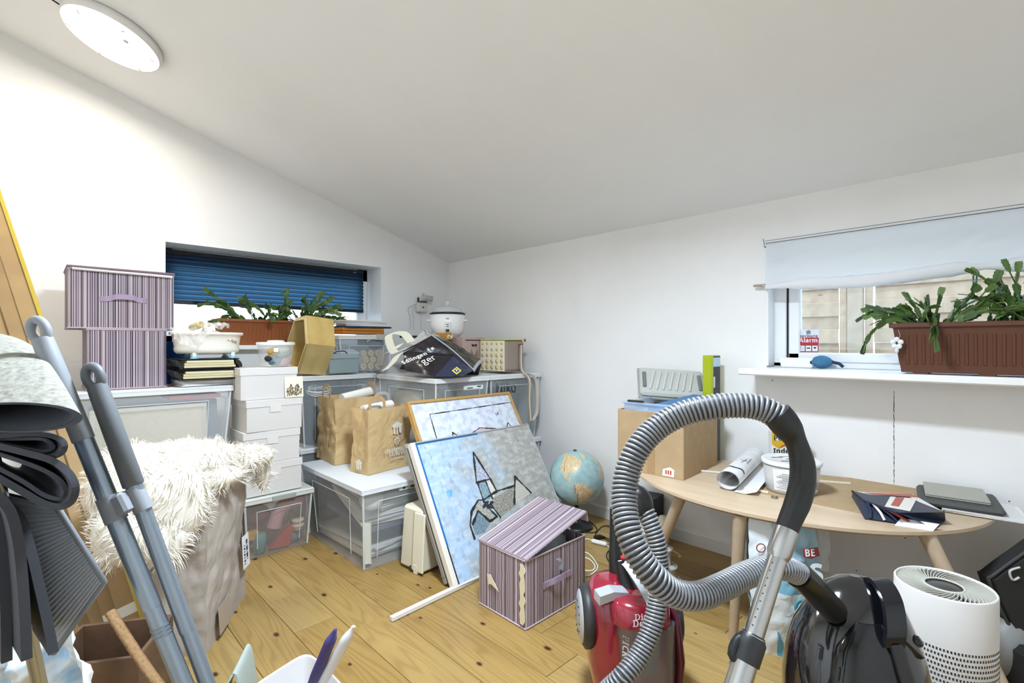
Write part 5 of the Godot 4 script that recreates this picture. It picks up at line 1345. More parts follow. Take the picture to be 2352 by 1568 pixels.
	var hinge := Vector3(-0.205, 0.292, 0)
	var ld := put(t, "lid", bx(Vector3(0.315, 0.012, 0.43), 0.004, Vector3(0, 0, -0.215)), stripes(), Transform3D(Basis(Vector3(0, 0, 1), deg_to_rad(14.5)) * Basis(Vector3.UP, -PI / 2), hinge))
	put(ld, "lid_apron", bx(Vector3(0.313, 0.05, 0.004), 0.001, Vector3(0, -0.025, -0.427)), mat("b3a2ad", 0.8))
	for q in [[[-0.025, 0.03], [0.0, 0.036], [0.012, 0.018], [0.034, 0.0], [0.05, -0.022], [0.02, -0.012], [0.0, -0.006], [-0.016, -0.014]]]:
		put(t, "worn_patch", B.new().prism(q.map(func(a): return Vector2(a[0], a[1])), 0, 0.002), mat("ded3b8", 0.9), tf(Vector3(-0.209, 0.13, -0.06), 0, -90))
	var rag := []
	for k in 13: rag.append(Vector2(0.006 + 0.006 * (k % 2) + 0.004 * (k % 3), 0.02 + k * 0.021))
	for k in 13: rag.append(Vector2(-0.009 - 0.005 * ((k + 1) % 2) - 0.003 * (k % 3), 0.272 - k * 0.021))
	put(t, "worn_edge", B.new().prism(rag, 0, 0.002), mat("dccfae", 0.9), tf(Vector3(-0.2075, 0.0, 0.136), 0, -90))
	one("plastic_wrap", "crumpled clear plastic bag filling the open striped cube", "plastic bag", B.new().grid(40, 20, func(u: float, v: float):
		var d := Vector3(cos(TAU * u) * sin(PI * v), -cos(PI * v), sin(TAU * u) * sin(PI * v))
		return d * Vector3(0.17, 0.13, 0.13) * (1.0 + 0.25 * absf(nz.get_noise_3dv(d * 0.9)) * 2.0)), clear("cdd8e4", 0.5, 0.3), tf(Vector3(1.71, 0.19, -1.58)))
	one("grey_textile", "rumpled grey cloth inside the plastic bag of striped cube", "cloth", B.new().ball(Vector3.ZERO, Vector3(0.15, 0.12, 0.11), 18), mottled(["8e8c88", "b5b2ac", "6f6e6c"], 9.0, 0.9, 0.4, 0.05), tf(Vector3(1.71, 0.175, -1.58)))
	# ---------- globe
	var gp := onD(1325, 1095, 3.22)
	t = thing("globe", "pale blue desk globe on a dark round base by the wall", "globe", Vector3(gp.x, 0, gp.z))
	put(t, "base", B.new().lathe([Vector2(0, 0), Vector2(0.1, 0), Vector2(0.104, 0.01), Vector2(0.09, 0.024), Vector2(0.03, 0.034), Vector2(0.014, 0.05), Vector2(0.012, 0.16)], 32), mat("1f1d1b", 0.4))
	put(t, "pivot", B.new().lathe([Vector2(0.012, -0.012), Vector2(0.012, 0.0), Vector2(0, 0.008)], 14), mat("3a332c", 0.4), tf(Vector3(-0.02, gp.y + 0.178, 0.0)))
	put(t, "sphere", B.new().ball(Vector3.ZERO, Vector3.ONE * 0.176, 56), pic(globe_map(), 0.4), Transform3D(Basis(Vector3(0.72, 0, 0.7).normalized(), deg_to_rad(8)) * Basis(Vector3.UP, deg_to_rad(112)), Vector3(0, gp.y, 0)))
	# ---------- cables, plug, switch
	var fl := func(x: float, y: float, h := 0.004) -> Vector3: return onY(x, y, h)
	t = thing("switch_cable", "white cable with inline switch looped on the plank floor", "cable", Vector3.ZERO)
	put(t, "cord", B.new().tube(spline([fl.call(1336, 1252), fl.call(1345, 1238), fl.call(1360, 1240)], 0.01), 0.0035, 8), mat("e6e4de", 0.45))
	put(t, "cord", B.new().tube(spline([fl.call(1393, 1252), fl.call(1408, 1262), fl.call(1425, 1280), fl.call(1440, 1300)], 0.01), 0.0035, 8), mat("e6e4de", 0.45))
	put(t, "cord", B.new().tube(spline([fl.call(1330, 1268), fl.call(1350, 1270), fl.call(1368, 1290), fl.call(1372, 1305), fl.call(1355, 1320), fl.call(1330, 1324)], 0.01), 0.0035, 8), mat("e6e4de", 0.45))
	put(t, "cord", B.new().tube(spline([fl.call(1330, 1278), fl.call(1352, 1283), fl.call(1366, 1298), fl.call(1362, 1309), fl.call(1345, 1310), fl.call(1328, 1304)], 0.01), 0.0035, 8), mat("e6e4de", 0.45))
	var sa: Vector3 = fl.call(1359, 1241, 0.013)
	var sb: Vector3 = fl.call(1394, 1250, 0.013)
	put(t, "inline_switch", bx(Vector3(sa.distance_to(sb), 0.022, 0.028), 0.007), mat("ece9e2", 0.4), Transform3D(Basis(Vector3.UP, atan2(-(sb - sa).z, (sb - sa).x)), (sa + sb) / 2))
	t = thing("power_cord", "black power cord with plug curling on floor beside globe", "cord", Vector3.ZERO)
	for q in [[[1352, 1195], [1370, 1212], [1366, 1222], [1340, 1222]], [[1364, 1236], [1372, 1220], [1385, 1208], [1400, 1210], [1415, 1222]], [[1390, 1234], [1405, 1238], [1415, 1236]], [[1415, 1250], [1400, 1262], [1393, 1275], [1400, 1290], [1416, 1298]], [[1388, 1236], [1402, 1243], [1416, 1243]]]:
		put(t, "cord", B.new().tube(spline(q.map(func(a): return fl.call(a[0], a[1])), 0.01), 0.0032, 8), mat("17150f", 0.5))
	put(t, "plug", B.new().tube([fl.call(1366, 1235, 0.012), fl.call(1378, 1233, 0.012), fl.call(1390, 1234, 0.01)], [0.014, 0.016, 0.006], 12), mat("14130f", 0.5))
	# ---------- speaker
	t = thing("speaker", "small dark navy speaker box against the wall under the table", "speaker", Vector3(2.7, 0, -1.6), 8)
	put(t, "cabinet", bx(Vector3(0.2, 0.27, 0.17), 0.005, Vector3(0, 0.135, 0)), mat("1b1e2b", 0.55))
	put(t, "grille", bx(Vector3(0.006, 0.24, 0.15), 0.002, Vector3(-0.102, 0.135, 0)), mat("141620", 0.9))
	# ---------- dismantled white lamp standing on the floor
	t = thing("white_lamp", "dismantled white lamp with bare bulb, tiered cones and little hooks", "lamp", onY(1525, 1338, 0.0))
	var cream := mat("dcd8ce", 0.5)
	put(t, "base_cone", B.new().lathe([Vector2(0.0, 0.0), Vector2(0.075, 0.0), Vector2(0.075, 0.01), Vector2(0.05, 0.075), Vector2(0.058, 0.08), Vector2(0.056, 0.088), Vector2(0.03, 0.092), Vector2(0.034, 0.17), Vector2(0.045, 0.172), Vector2(0.045, 0.18), Vector2(0.018, 0.184)], 28), cream)
	put(t, "base_ring", B.new().tube(range(33).map(func(k): return Vector3(cos(TAU * k / 32.0) * 0.08, 0.022, sin(TAU * k / 32.0) * 0.08)), 0.0035, 6), mat("d8d4c8", 0.4))
	put(t, "base_ring", B.new().tube(range(33).map(func(k): return Vector3(cos(TAU * k / 32.0) * 0.062, 0.088, sin(TAU * k / 32.0) * 0.062)), 0.003, 6), mat("d8d4c8", 0.4))
	put(t, "socket", B.new().lathe([Vector2(0.016, 0.182), Vector2(0.018, 0.2), Vector2(0.024, 0.21), Vector2(0.027, 0.255), Vector2(0.0, 0.258)], 20), mat("d5d0c2", 0.5))
	put(t, "bulb", B.new().lathe([Vector2(0.026, 0.255), Vector2(0.03, 0.27), Vector2(0.036, 0.295), Vector2(0.034, 0.318), Vector2(0.022, 0.334), Vector2(0, 0.34)], 22), mat("e0d8bf", 0.4))
	for q in [[0.5, 0.17], [-0.6, 0.19], [0.1, 0.1], [2.4, 0.12]]:
		var e := Vector3(cos(q[0]), 0, sin(q[0]))
		put(t, "hook", B.new().tube(spline([e * 0.03 + Vector3(0, q[1], 0), e * 0.06 + Vector3(0, q[1] - 0.02, 0), e * 0.085 + Vector3(0, q[1] - 0.035, 0), e * 0.088 + Vector3(0, q[1] - 0.052, 0), e * 0.098 + Vector3(0, q[1] - 0.045, 0)], 0.008), 0.0035, 7), mat("e6e1d6", 0.4))
	var tp := onY(1468, 1330, 0.0)
	t = thing("white_lampshade", "white cylinder lamp shade topped by a pale cone beside the bare bulb", "lamp shade", tp)
	put(t, "cylinder", B.new().lathe([Vector2(0.055, 0), Vector2(0.055, 0.25), Vector2(0.05, 0.252), Vector2(0.05, 0.004)], 28), mat("d9d5cb", 0.6))
	put(t, "cone", B.new().lathe([Vector2(0.064, 0.252), Vector2(0.06, 0.29), Vector2(0.045, 0.36), Vector2(0.03, 0.38), Vector2(0, 0.384)], 28), mat("ece9e2", 0.5))

func globe_map() -> Image:
	var W := 512
	var H := 256
	var im := Image.create(W, H, false, Image.FORMAT_RGB8)
	var nz := noise(0.03, 12)
	for y in H:
		for x in W: im.set_pixel(x, y, hexc("a9c4c2").lerp(hexc("8fb1b3"), clampf(0.5 + nz.get_noise_2d(x, y), 0, 1)))
	var ll := func(a: Array) -> Array: return a.map(func(q): return Vector2((q[0] + 180.0) / 360.0 * W, (90.0 - q[1]) / 180.0 * H))
	var lands := [
		[[-165, 65], [-140, 70], [-110, 72], [-85, 70], [-65, 60], [-55, 52], [-66, 44], [-75, 36], [-81, 30], [-80, 25], [-84, 30], [-96, 29], [-97, 20], [-90, 21], [-87, 16], [-83, 10], [-78, 8], [-85, 10], [-95, 15], [-105, 20], [-112, 29], [-120, 34], [-124, 44], [-135, 58], [-155, 58]],
		[[-78, 9], [-70, 12], [-60, 9], [-50, 1], [-36, -6], [-38, -14], [-48, -26], [-58, -36], [-66, -46], [-70, -54], [-74, -48], [-72, -30], [-70, -18], [-80, -6]],
		[[-45, 60], [-22, 70], [-30, 82], [-60, 80]], [[-17, 20], [-5, 35], [10, 37], [32, 31], [44, 11], [51, 12], [40, -15], [32, -28], [20, -34], [12, -17], [8, 4], [-8, 5]],
		[[-9, 43], [0, 50], [10, 58], [30, 70], [100, 76], [170, 68], [140, 54], [122, 38], [120, 24], [105, 10], [95, 18], [78, 8], [70, 22], [50, 28], [35, 36], [20, 40]], [[114, -22], [130, -12], [145, -16], [152, -28], [140, -38], [118, -34]], [[-85, 22], [-75, 19], [-76, 20]]]
	for k in lands.size(): draw_poly(im, ll.call(lands[k]), [["d8c9a0", "c9ad82"], ["c4a078", "d9c8a2"]][k % 2], k)
	for q in [[-180, 23], [-180, 0], [-180, -23], [-180, 45], [-180, -45]]:
		var yy := int((90.0 - q[1]) / 180.0 * H)
		for x in range(0, W, 2): im.set_pixel(x, yy, im.get_pixel(x, yy).darkened(0.12))
	draw_line(im, ll.call([[-72, -10]])[0], ll.call([[-70, -50]])[0], 3.0, hexc("8f6a48"))
	draw_line(im, ll.call([[-78, 5]])[0], ll.call([[-76, -12]])[0], 3.0, hexc("8f6a48"))
	draw_line(im, ll.call([[-120, 60]])[0], ll.call([[-105, 30]])[0], 3.0, hexc("b08c5c"))
	return im

const TT := 0.55   # table top level
const CAMT := -44.28   # turn that faces the camera

func fw() -> Vector3: return Vector3(cos(YAW), 0, -sin(YAW))
func rt() -> Vector3: return Vector3(sin(YAW), 0, cos(YAW))
# loft of rounded sections [y, half x, half z, centre x, centre z, power]
func loft(b: B, secs: Array, n := 36) -> B:
	var ring := func(s: Array, k: int) -> Vector3:
		var a := TAU * k / n
		var e: float = 2.0 / s[5]
		return Vector3(s[3] + signf(cos(a)) * pow(absf(cos(a)), e) * s[1], s[0], s[4] - signf(sin(a)) * pow(absf(sin(a)), e) * s[2])
	b.sm(1)
	for i in secs.size() - 1:
		for k in n:
			b.quad(ring.call(secs[i], k), ring.call(secs[i], k + 1), ring.call(secs[i + 1], k + 1), ring.call(secs[i + 1], k), Vector2(float(k) / n, 0), Vector2(float(k + 1) / n, 0), Vector2(float(k + 1) / n, 1), Vector2(float(k) / n, 1))
	b.sm(-1)
	for e in [0, secs.size() - 1]:
		var c := Vector3(secs[e][3], secs[e][0], secs[e][4])
		for k in n:
			if e == 0: b.tri(c, ring.call(secs[e], k + 1), ring.call(secs[e], k))
			else: b.tri(c, ring.call(secs[e], k), ring.call(secs[e], k + 1))
	return b
func flat_poly(px: Array, y: float, th: float) -> B:   # a flat sheet lying at height y, outline read from the photograph
	var p := []
	for q in px:
		var w := onY(q[0], q[1], y)
		p.append(Vector2(w.x, -w.z))
	return B.new().at(Transform3D(Basis(Vector3.RIGHT, -PI / 2), Vector3(0, 0, 0))).prism(p, y, y + th)

func table_things() -> void:
	var oak := mottled(["c3ab8c", "cab396", "cfba9f"], 2.0, 0.4, 0.0, 0.008, false)
	oak.uv1_scale = Vector3(5, 5, 0.7)
	var t := thing("side_table", "pale oak half-round table with splayed tapered legs against the wall", "table", Vector3.ZERO)
	for q in [["tabletop", 0.0, TT - 0.012, TT], ["tabletop_underside", -0.02, TT - 0.024, TT - 0.012]]:
		var poly := []
		for k in 61:
			var a := PI * 0.5 + PI * (k / 60.0 * 1.16 - 0.08)
			var x: float = 2.655 + cos(a) * (0.69 + q[1])
			var z: float = -0.789 - sin(a) * (0.738 + q[1])
			if x <= RX - 0.022: poly.append(Vector2(x, -z))
		put(t, q[0], B.new().at(Transform3D(Basis(Vector3.RIGHT, -PI / 2), Vector3.ZERO)).prism(poly, q[2], q[3], false), oak if q[0] == "tabletop" else mat("a58a6a", 0.5))
	var legm := mottled(["a8937a", "b39e85", "bca98f"], 3.0, 0.5, 0.0, 0.01)
	for q in [[onY(1700, 1180, TT - 0.02), Vector3(2.035, 0, -0.803)], [onY(2128, 1226, TT - 0.02), Vector3(2.2, 0, 0.02)], [onY(1550, 1135, TT - 0.02) + Vector3(0.02, 0, 0.02), Vector3(2.19, 0, -1.29)], [Vector3(2.72, TT - 0.02, -0.74), Vector3(2.79, 0, -0.72)]]:
		put(t, "leg", B.new().rod(q[1], q[0], 0.017, 0.026, 18), legm)
	# ---------- carton on the table
	var kraft := mottled(["ab916c", "b09671", "b59c78"], 2.5, 0.8, 0.04, 0.015)
	var cb := thing("cardboard_box", "open brown cardboard box on the table holding a clear blue box", "box", Vector3(2.425, TT + 0.0005, -1.295), 3)
	for q in [[0, 0.155, 0.176, 0.43, 0.31, 0.004], [0, 0.155, -0.176, 0.43, 0.31, 0.004], [-0.213, 0.155, 0, 0.004, 0.31, 0.348], [0.213, 0.155, 0, 0.004, 0.31, 0.348], [0, 0.003, 0, 0.425, 0.005, 0.35]]:
		put(cb, "carton_panel", bx(Vector3(q[3], q[4], q[5]), 0.001, Vector3(q[0], q[1], q[2])), kraft)
	put(cb, "torn_label", B.new().prism([Vector2(-0.03, -0.02), Vector2(0.03, -0.02), Vector2(0.032, 0.015), Vector2(0.01, 0.026), Vector2(-0.026, 0.012)], 0, 0.001), mat("e6dfd8", 0.7), tf(Vector3(-0.2155, 0.026, 0.1), 0, -90))
	for k in 3: put(cb, "label_print", bx(Vector3(0.007, 0.02, 0.0005), 0), mat("b8452c", 0.7), tf(Vector3(-0.217, 0.026, 0.09 + 0.012 * k), 0, -90))
	put(cb, "packing_tape", bx(Vector3(0.001, 0.3, 0.04), 0, Vector3(-0.2158, 0.158, 0.01)), mat("a98b64", 0.35))
	var bt := thing("clear_blue_box", "shallow clear plastic box with blue clip set in the cardboard box", "storage bin", Vector3(2.43, TT + 0.245, -1.29), 3)
	var pb := B.new()
	for s in [-1, 1]:
		pb.box(Vector3(0, 0.05, s * 0.155), Vector3(0.4, 0.1, 0.004)).box(Vector3(s * 0.198, 0.05, 0), Vector3(0.004, 0.1, 0.306))
		pb.box(Vector3(0, 0.101, s * 0.16), Vector3(0.42, 0.012, 0.014), 0.003).box(Vector3(s * 0.203, 0.101, 0), Vector3(0.014, 0.012, 0.31), 0.003)
	pb.box(Vector3(0, 0.002, 0), Vector3(0.396, 0.004, 0.306))
	put(bt, "box_shell", pb, clear("b9cde6", 0.4, 0.3))
	put(bt, "clip", bx(Vector3(0.09, 0.04, 0.012), 0.004, Vector3(0.12, 0.085, 0.172)), mat("2f66a6", 0.4))
	put(bt, "dark_hinge", bx(Vector3(0.016, 0.012, 0.09), 0.003, Vector3(-0.2, 0.11, -0.09)), mat("1e1c1a", 0.5))
	var bf := thing("blue_folder", "blue plastic file box lying tilted in the clear box on carton", "folder", Vector3(2.47, TT + 0.325, -1.235), -18)
	bf.rotation.z = deg_to_rad(8)
	put(bf, "case", bx(Vector3(0.34, 0.045, 0.17), 0.006), mat("2b6a9e", 0.4))
	put(bf, "end_label", bx(Vector3(0.1, 0.03, 0.001), 0, Vector3(0.1, 0, 0.0856)), mat("4c8cc4", 0.5))
	one("notepad", "grey notepad standing under the blue file box in clear box", "notepad", bx(Vector3(0.3, 0.02, 0.2), 0.002), mat("9aa2a4", 0.6), tf(Vector3(2.42, TT + 0.29, -1.33), 0, 10))
	var gl := thing("ribbed_cover", "grey ribbed plastic box lid with handles leaning above cardboard box", "cover", onD(1542, 880, 2.86), 38)
	gl.rotation = Vector3(deg_to_rad(42), deg_to_rad(CAMT - 12), deg_to_rad(-5))
	put(gl, "plate", bx(Vector3(0.36, 0.03, 0.22), 0.012), mat("b7b8b1", 0.5))
	for k in 7: put(gl, "rib", bx(Vector3(0.014, 0.012, 0.15), 0.004), mat("c2c3bc", 0.5), tf(Vector3(-0.11 + 0.036 * k, 0.018, 0.0), 0, -12))
	for s in [-1, 1]: put(gl, "handle", bx(Vector3(0.02, 0.018, 0.12), 0.005, Vector3(s * 0.155, 0.018, 0)), mat("6f7170", 0.5))
	put(gl, "rim", bx(Vector3(0.38, 0.014, 0.24), 0.005, Vector3(0, -0.015, 0)), mat("9b9c96", 0.5))
	one("clear_lid_box", "low clear tub under the grey ribbed lid behind carton", "storage bin", bx(Vector3(0.33, 0.1, 0.18), 0.01), clear("d9d6cc", 0.45, 0.3), tf(onD(1542, 905, 2.95), 0, -56, 0))
	var kp := onD(1634, 925, 2.74)
	var kb := thing("keyboard_box", "tall green keyboard carton standing upright behind the cardboard box", "box", Vector3(kp.x, TT + 0.0005, kp.z), -4)
	put(kb, "carton", bx(Vector3(0.1, 0.587, 0.05), 0.002, Vector3(0, 0.2935, 0)), mat("a9b414", 0.45))
	put(kb, "front_print", bx(Vector3(0.097, 0.58, 0.001), 0, Vector3(0, 0.2935, 0.0256)), mat("16181d", 0.35))
	put(kb, "green_band", bx(Vector3(0.02, 0.58, 0.0012), 0, Vector3(-0.039, 0.2935, 0.0258)), mat("b9c62a", 0.4))
	put(kb, "sky_print", bx(Vector3(0.075, 0.05, 0.0012), 0, Vector3(0.01, 0.55, 0.0258)), mat("b9d8e8", 0.4))
	put(kb, "white_label", bx(Vector3(0.016, 0.06, 0.0014), 0, Vector3(-0.018, 0.44, 0.0259)), mat("e9eef0", 0.4))
	for i in 10:
		for j in 4: put(kb, "printed_key", bx(Vector3(0.011, 0.011, 0.001), 0, Vector3(-0.005 + 0.0145 * j, 0.36 + 0.0165 * i, 0.0262)), mat("33383f", 0.4))
	# ---------- poster roll
	var p1 := onY(1672, 1103, TT + 0.045)
	var p2 := onY(1733, 1045, TT + 0.06)
	t = thing("poster_roll", "rolled paper poster with ink drawing lying on the table", "poster", p1)
	var ax := (p2 - p1)
	var wall := B.new()
	var side := ax.normalized().cross(Vector3.UP).normalized()
	for th in [0.0, 0.002]:
		wall.grid(28, 2, func(u: float, v: float):
			var a := TAU * u * 0.985 + 2.6
			return ax * v + (side * cos(a) * 1.1 + Vector3.UP * sin(a) * 0.95) * (0.043 - th))
	put(t, "paper_tube", wall, mottled(["d3d3d2", "dededd", "e6e6e6"], 3.0, 0.6))
	put(t, "loose_sheet", B.new().sheet([p1 * 0 + side * 0.03 + Vector3(0, -0.04, 0), side * 0.075 + Vector3(0, -0.042, 0), side * 0.12 + Vector3(0, -0.025, 0)], 0.001, ax * 0.9), mat("e4e4e4", 0.6), tf(ax * 0.42))
	put(t, "ink_band", B.new().grid(16, 1, func(u: float, v: float):
		var a := lerpf(0.3, 2.4, u)
		return ax * (0.16 + 0.035 * v + 0.02 * sin(u * 9)) + (side * cos(a) * 1.1 + Vector3.UP * sin(a) * 0.95) * 0.0436), mat("4b4a4c", 0.7))
	for q in [[0.36, 0.5, 1.3, 1.1], [0.44, 0.44, 0.9, 1.6], [0.4, 0.58, 0.8, 0.85]]:
		put(t, "ink_stroke", B.new().grid(4, 4, func(u: float, v: float):
			var a := lerpf(q[2], q[3], v) + u * 0.06
			return ax * (lerpf(q[0], q[1], v) + 0.008 * u) + (side * cos(a) * 1.1 + Vector3.UP * sin(a) * 0.95) * 0.0437), mat("39393c", 0.7))
	# ---------- thin strips, sheet, washer
	for q in [[[1590, 1079], [1680, 1087], "thin white strip on table running from the cardboard box to poster"], [[1722, 1093], [1954, 1110], "thin white strip on table passing behind the round tub"], [[1705, 1118], [1765, 1131], "thin white strip on table by the front of poster roll"]]:
		var a := onY(q[0][0], q[0][1], TT + 0.006)
		var c := onY(q[1][0], q[1][1], TT + 0.006)
		one("thin_strip", q[2], "strip", bx(Vector3(a.distance_to(c), 0.009, 0.011), 0.001), mat("e2dccb", 0.6), Transform3D(Basis(Vector3.UP, atan2(-(c - a).z, (c - a).x)), (a + c) / 2))
	one("cardboard_sheet", "flat brown cardboard sheet lying on the pale table", "cardboard", flat_poly([[1700, 1068], [1878, 1091], [2030, 1106], [2140, 1122], [2040, 1190], [1985, 1180], [1850, 1152], [1700, 1123]], TT + 0.0006, 0.0035), kraft)
	one("steel_washer", "small steel ring lying on the table edge before the tub", "ring", B.new().tube(range(21).map(func(k): return Vector3(cos(TAU * k / 20.0) * 0.012, 0, sin(TAU * k / 20.0) * 0.012)), 0.0025, 6), mat("9c9588", 0.3, 0.9), tf(onY(1779, 1141, TT + 0.004)))
	# ---------- filler tub and carton
	var tp := onY(1817, 1128, TT)
	t = thing("filler_tub", "round clear plastic tub with printed label and lid on the table", "tub", tp + Vector3(0, 0.0045, 0), CAMT)
	put(t, "tub_wall", B.new().lathe([Vector2(0, 0.001), Vector2(0.095, 0.001), Vector2(0.1, 0.006), Vector2(0.113, 0.128), Vector2(0.11, 0.128), Vector2(0.097, 0.008)], 40), clear("e9e8e4", 0.55, 0.3))
	put(t, "lid", B.new().lathe([Vector2(0.118, 0.122), Vector2(0.12, 0.134), Vector2(0.114, 0.14), Vector2(0.106, 0.136), Vector2(0, 0.136)], 40), mat("dfe2e2", 0.35))
	put(t, "filler_paste", B.new().lathe([Vector2(0, 0.006), Vector2(0.093, 0.006), Vector2(0.1, 0.09), Vector2(0, 0.095)], 32), mat("cdc8bd", 0.7))
	var lbl := put(t, "label", B.new().grid(20, 1, func(u: float, v: float):
		var a := lerpf(-2.75, -0.75, u)
		var r := lerpf(0.1025, 0.1125, v)
		return Vector3(cos(a) * r, lerpf(0.016, 0.108, v), -sin(a) * r)), mat("e4e4e4", 0.5))
	for k in 9:
		put(lbl, "print_line", B.new().grid(6, 1, func(u: float, v: float):
			var a := lerpf(-2.6 + 0.1 * (k % 3), -1.75 - 0.07 * (k % 2), u)
			return Vector3(cos(a) * 0.1115, 0.03 + 0.0075 * k + v * 0.0028, -sin(a) * 0.1115)), mat("8d8f94", 0.6))
	for k in 7:
		put(lbl, "barcode_bar", B.new().grid(1, 1, func(u: float, v: float):
			var a := -1.25 + 0.045 * k + u * (0.018 + 0.008 * (k % 2))
			return Vector3(cos(a) * 0.1112, 0.03 + v * 0.032, -sin(a) * 0.1112)), mat("3c3a58", 0.6))
	put(lbl, "lettering", text("1200 g", 0.024), mat("4a4a4c", 0.6), tf(Vector3(-0.0, 0.024, 0.1085), -5))
	for q in [[-0.04, -0.04, "3a3a3a", 0.05], [0.0, -0.055, "b3773c", 0.05], [0.05, 0.02, "3a3a3a", 0.055], [-0.03, 0.03, "3a3a3a", 0.06], [0.02, -0.01, "45454a", 0.07]]:
		put(t, "lid_print", bx(Vector3(q[3], 0.0006, 0.008), 0, Vector3(q[0], 0.1368, q[1])), mat(q[2], 0.6))
	var pp := onD(1806, 1050, 2.45)
	t = thing("filler_carton", "white and yellow filler powder carton standing behind the round tub", "box", Vector3(pp.x, TT + 0.0042, pp.z), CAMT - 10)
	put(t, "carton", bx(Vector3(0.15, 0.212, 0.05), 0.001, Vector3(0, 0.106, 0)), mat("e6e5e0", 0.5))
	put(t, "yellow_top", B.new().prism([Vector2(-0.075, 0.212), Vector2(0.075, 0.212), Vector2(0.075, 0.15), Vector2(0.02, 0.165), Vector2(-0.045, 0.13), Vector2(-0.075, 0.15)], 0.025, 0.0262), mat("d9ae2a", 0.5))
	put(t, "red_swoosh", B.new().prism([Vector2(0.06, 0.17), Vector2(0.02, 0.158), Vector2(-0.045, 0.13), Vector2(-0.03, 0.144), Vector2(0.02, 0.17)], 0.0262, 0.0268), mat("c14a28", 0.5))
	put(t, "white_plate", B.new().prism([Vector2(-0.062, 0.195), Vector2(0.06, 0.195), Vector2(0.06, 0.172), Vector2(-0.045, 0.168), Vector2(-0.062, 0.175)], 0.0264, 0.0272), mat("e9e8e4", 0.5))
	put(t, "lettering", text("Polyfilla", 0.034, true), mat("1d1d1c", 0.5), tf(Vector3(-0.002, 0.181, 0.0274)))
	put(t, "lettering", text("Indendørs", 0.034, true), mat("1d1d1c", 0.5), tf(Vector3(0.015, 0.118, 0.026)))
	put(t, "lettering", text("REPARATION", 0.024), mat("1d1d1c", 0.5), tf(Vector3(0.018, 0.097, 0.026)))
	put(t, "lettering", text("Innerk", 0.03, true), mat("1d1d1c", 0.5), tf(Vector3(0.005, 0.07, 0.026)))
	# ---------- flag-print parcel
	var lo := TT + 0.0045
	t = thing("flag_parcel", "folded parcel printed with red, white and blue flag on the table", "parcel", Vector3.ZERO)
	var base := [[1956, 1140], [2095, 1140], [2172, 1195], [2148, 1213], [1985, 1190]]
	var topp := [[1958, 1128], [2095, 1134], [2170, 1176], [2060, 1177], [1985, 1150]]
	var bpts := base.map(func(q): return onY(q[0], q[1], lo))
	var tpts := topp.map(func(q): return onY(q[0], q[1], lo + 0.045))
	var body := B.new()
	for k in 5:
		var j := (k + 1) % 5
		body.quad(bpts[k], bpts[j], tpts[j], tpts[k])
	for k in 3:
		body.tri(tpts[0], tpts[k + 1], tpts[k + 2])
		body.tri(bpts[0], bpts[k + 2], bpts[k + 1])
	put(t, "parcel_body", body, mat("2a3145", 0.45))
	var strip := func(a: Array, hcol: String, up: float) -> void:
		put(t, "print_field", flat_poly(a, lo + 0.0452 + up, 0.0006), mat(hcol, 0.45))
	strip.call([[1968, 1129], [2095, 1134.5], [2165, 1174], [2110, 1152], [2088, 1140], [2000, 1136]], "ddd6cc", 0.0)
	strip.call([[1985, 1131], [2093, 1134.5], [2110, 1142], [2000, 1135]], "a8503e", 0.001)
	strip.call([[2045, 1140], [2106, 1145], [2090, 1174], [2032, 1163]], "ddd8d0", 0.0012)
	strip.call([[2058, 1141], [2077, 1143], [2064, 1163], [2046, 1160]], "a8503e", 0.0024)
	put(t, "wrapping_fold", B.new().tube([tpts[0], tpts[4], tpts[3]], 0.005, 6), mat("1c2233", 0.5))
	for k in 4:
		var a: Vector3 = tpts[4].lerp(tpts[3], 0.1 + 0.2 * k)
		var c: Vector3 = bpts[4].lerp(bpts[3], 0.1 + 0.2 * k) + Vector3(0, 0.004, 0)
		put(t, "strap", B.new().tube([a, a.lerp(c, 0.5) + Vector3(-0.006, 0, 0.006), c], 0.005, 6), mat(["202a44", "ddd6cc", "20304f", "a03a3a"][k], 0.4))
	put(t, "white_lip", B.new().sheet([onY(2060, 1200, lo + 0.004), onY(2110, 1208, lo + 0.003), onY(2148, 1214, lo + 0.003)], 0.002, Vector3(0.03, 0.03, 0.02)), mat("dedede", 0.5))
	# ---------- laptop, sleeve, papers
	paper_stack("brochure_stack", "thin printed brochures jutting out under the grey laptop sleeve", Vector3(2.64, TT + 0.004, -0.1), Vector3(0.22, 0.012, 0.24), 4, 8, "dcdcda", 9, 3.0)
	var lp := [onY(2120, 1168, TT + 0.02), onY(2275, 1203, TT + 0.02)]
	one("laptop_sleeve", "dark grey padded laptop sleeve with rounded corners on the table", "laptop sleeve", bx(Vector3(0.26, 0.024, 0.25), 0.011), mat("4b4d4a", 0.7), tf(Vector3(2.655, TT + 0.0285, -0.165), 0, 8))
	t = thing("laptop", "silver closed laptop lying on the dark grey sleeve", "laptop", Vector3(2.68, TT + 0.0465, -0.175), 8)
	put(t, "lower_case", bx(Vector3(0.22, 0.007, 0.19), 0.003, Vector3(0, -0.0025, 0)), mat("b5b4ae", 0.35, 0.6))
	put(t, "lid", bx(Vector3(0.22, 0.006, 0.19), 0.0028, Vector3(0, 0.0045, 0)), mat("aaa89c", 0.4, 0.35))
	# ---------- blue-white printed bag under the table
	var nz := noise(7.0, 6)
	var gp := onY(1815, 1500, 0)
	t = thing("printed_plastic_bag", "blue and white printed plastic bag standing under the table", "plastic bag", Vector3(gp.x, 0, gp.z), CAMT - 4)
	var bw := 0.27
	var bh := 0.52
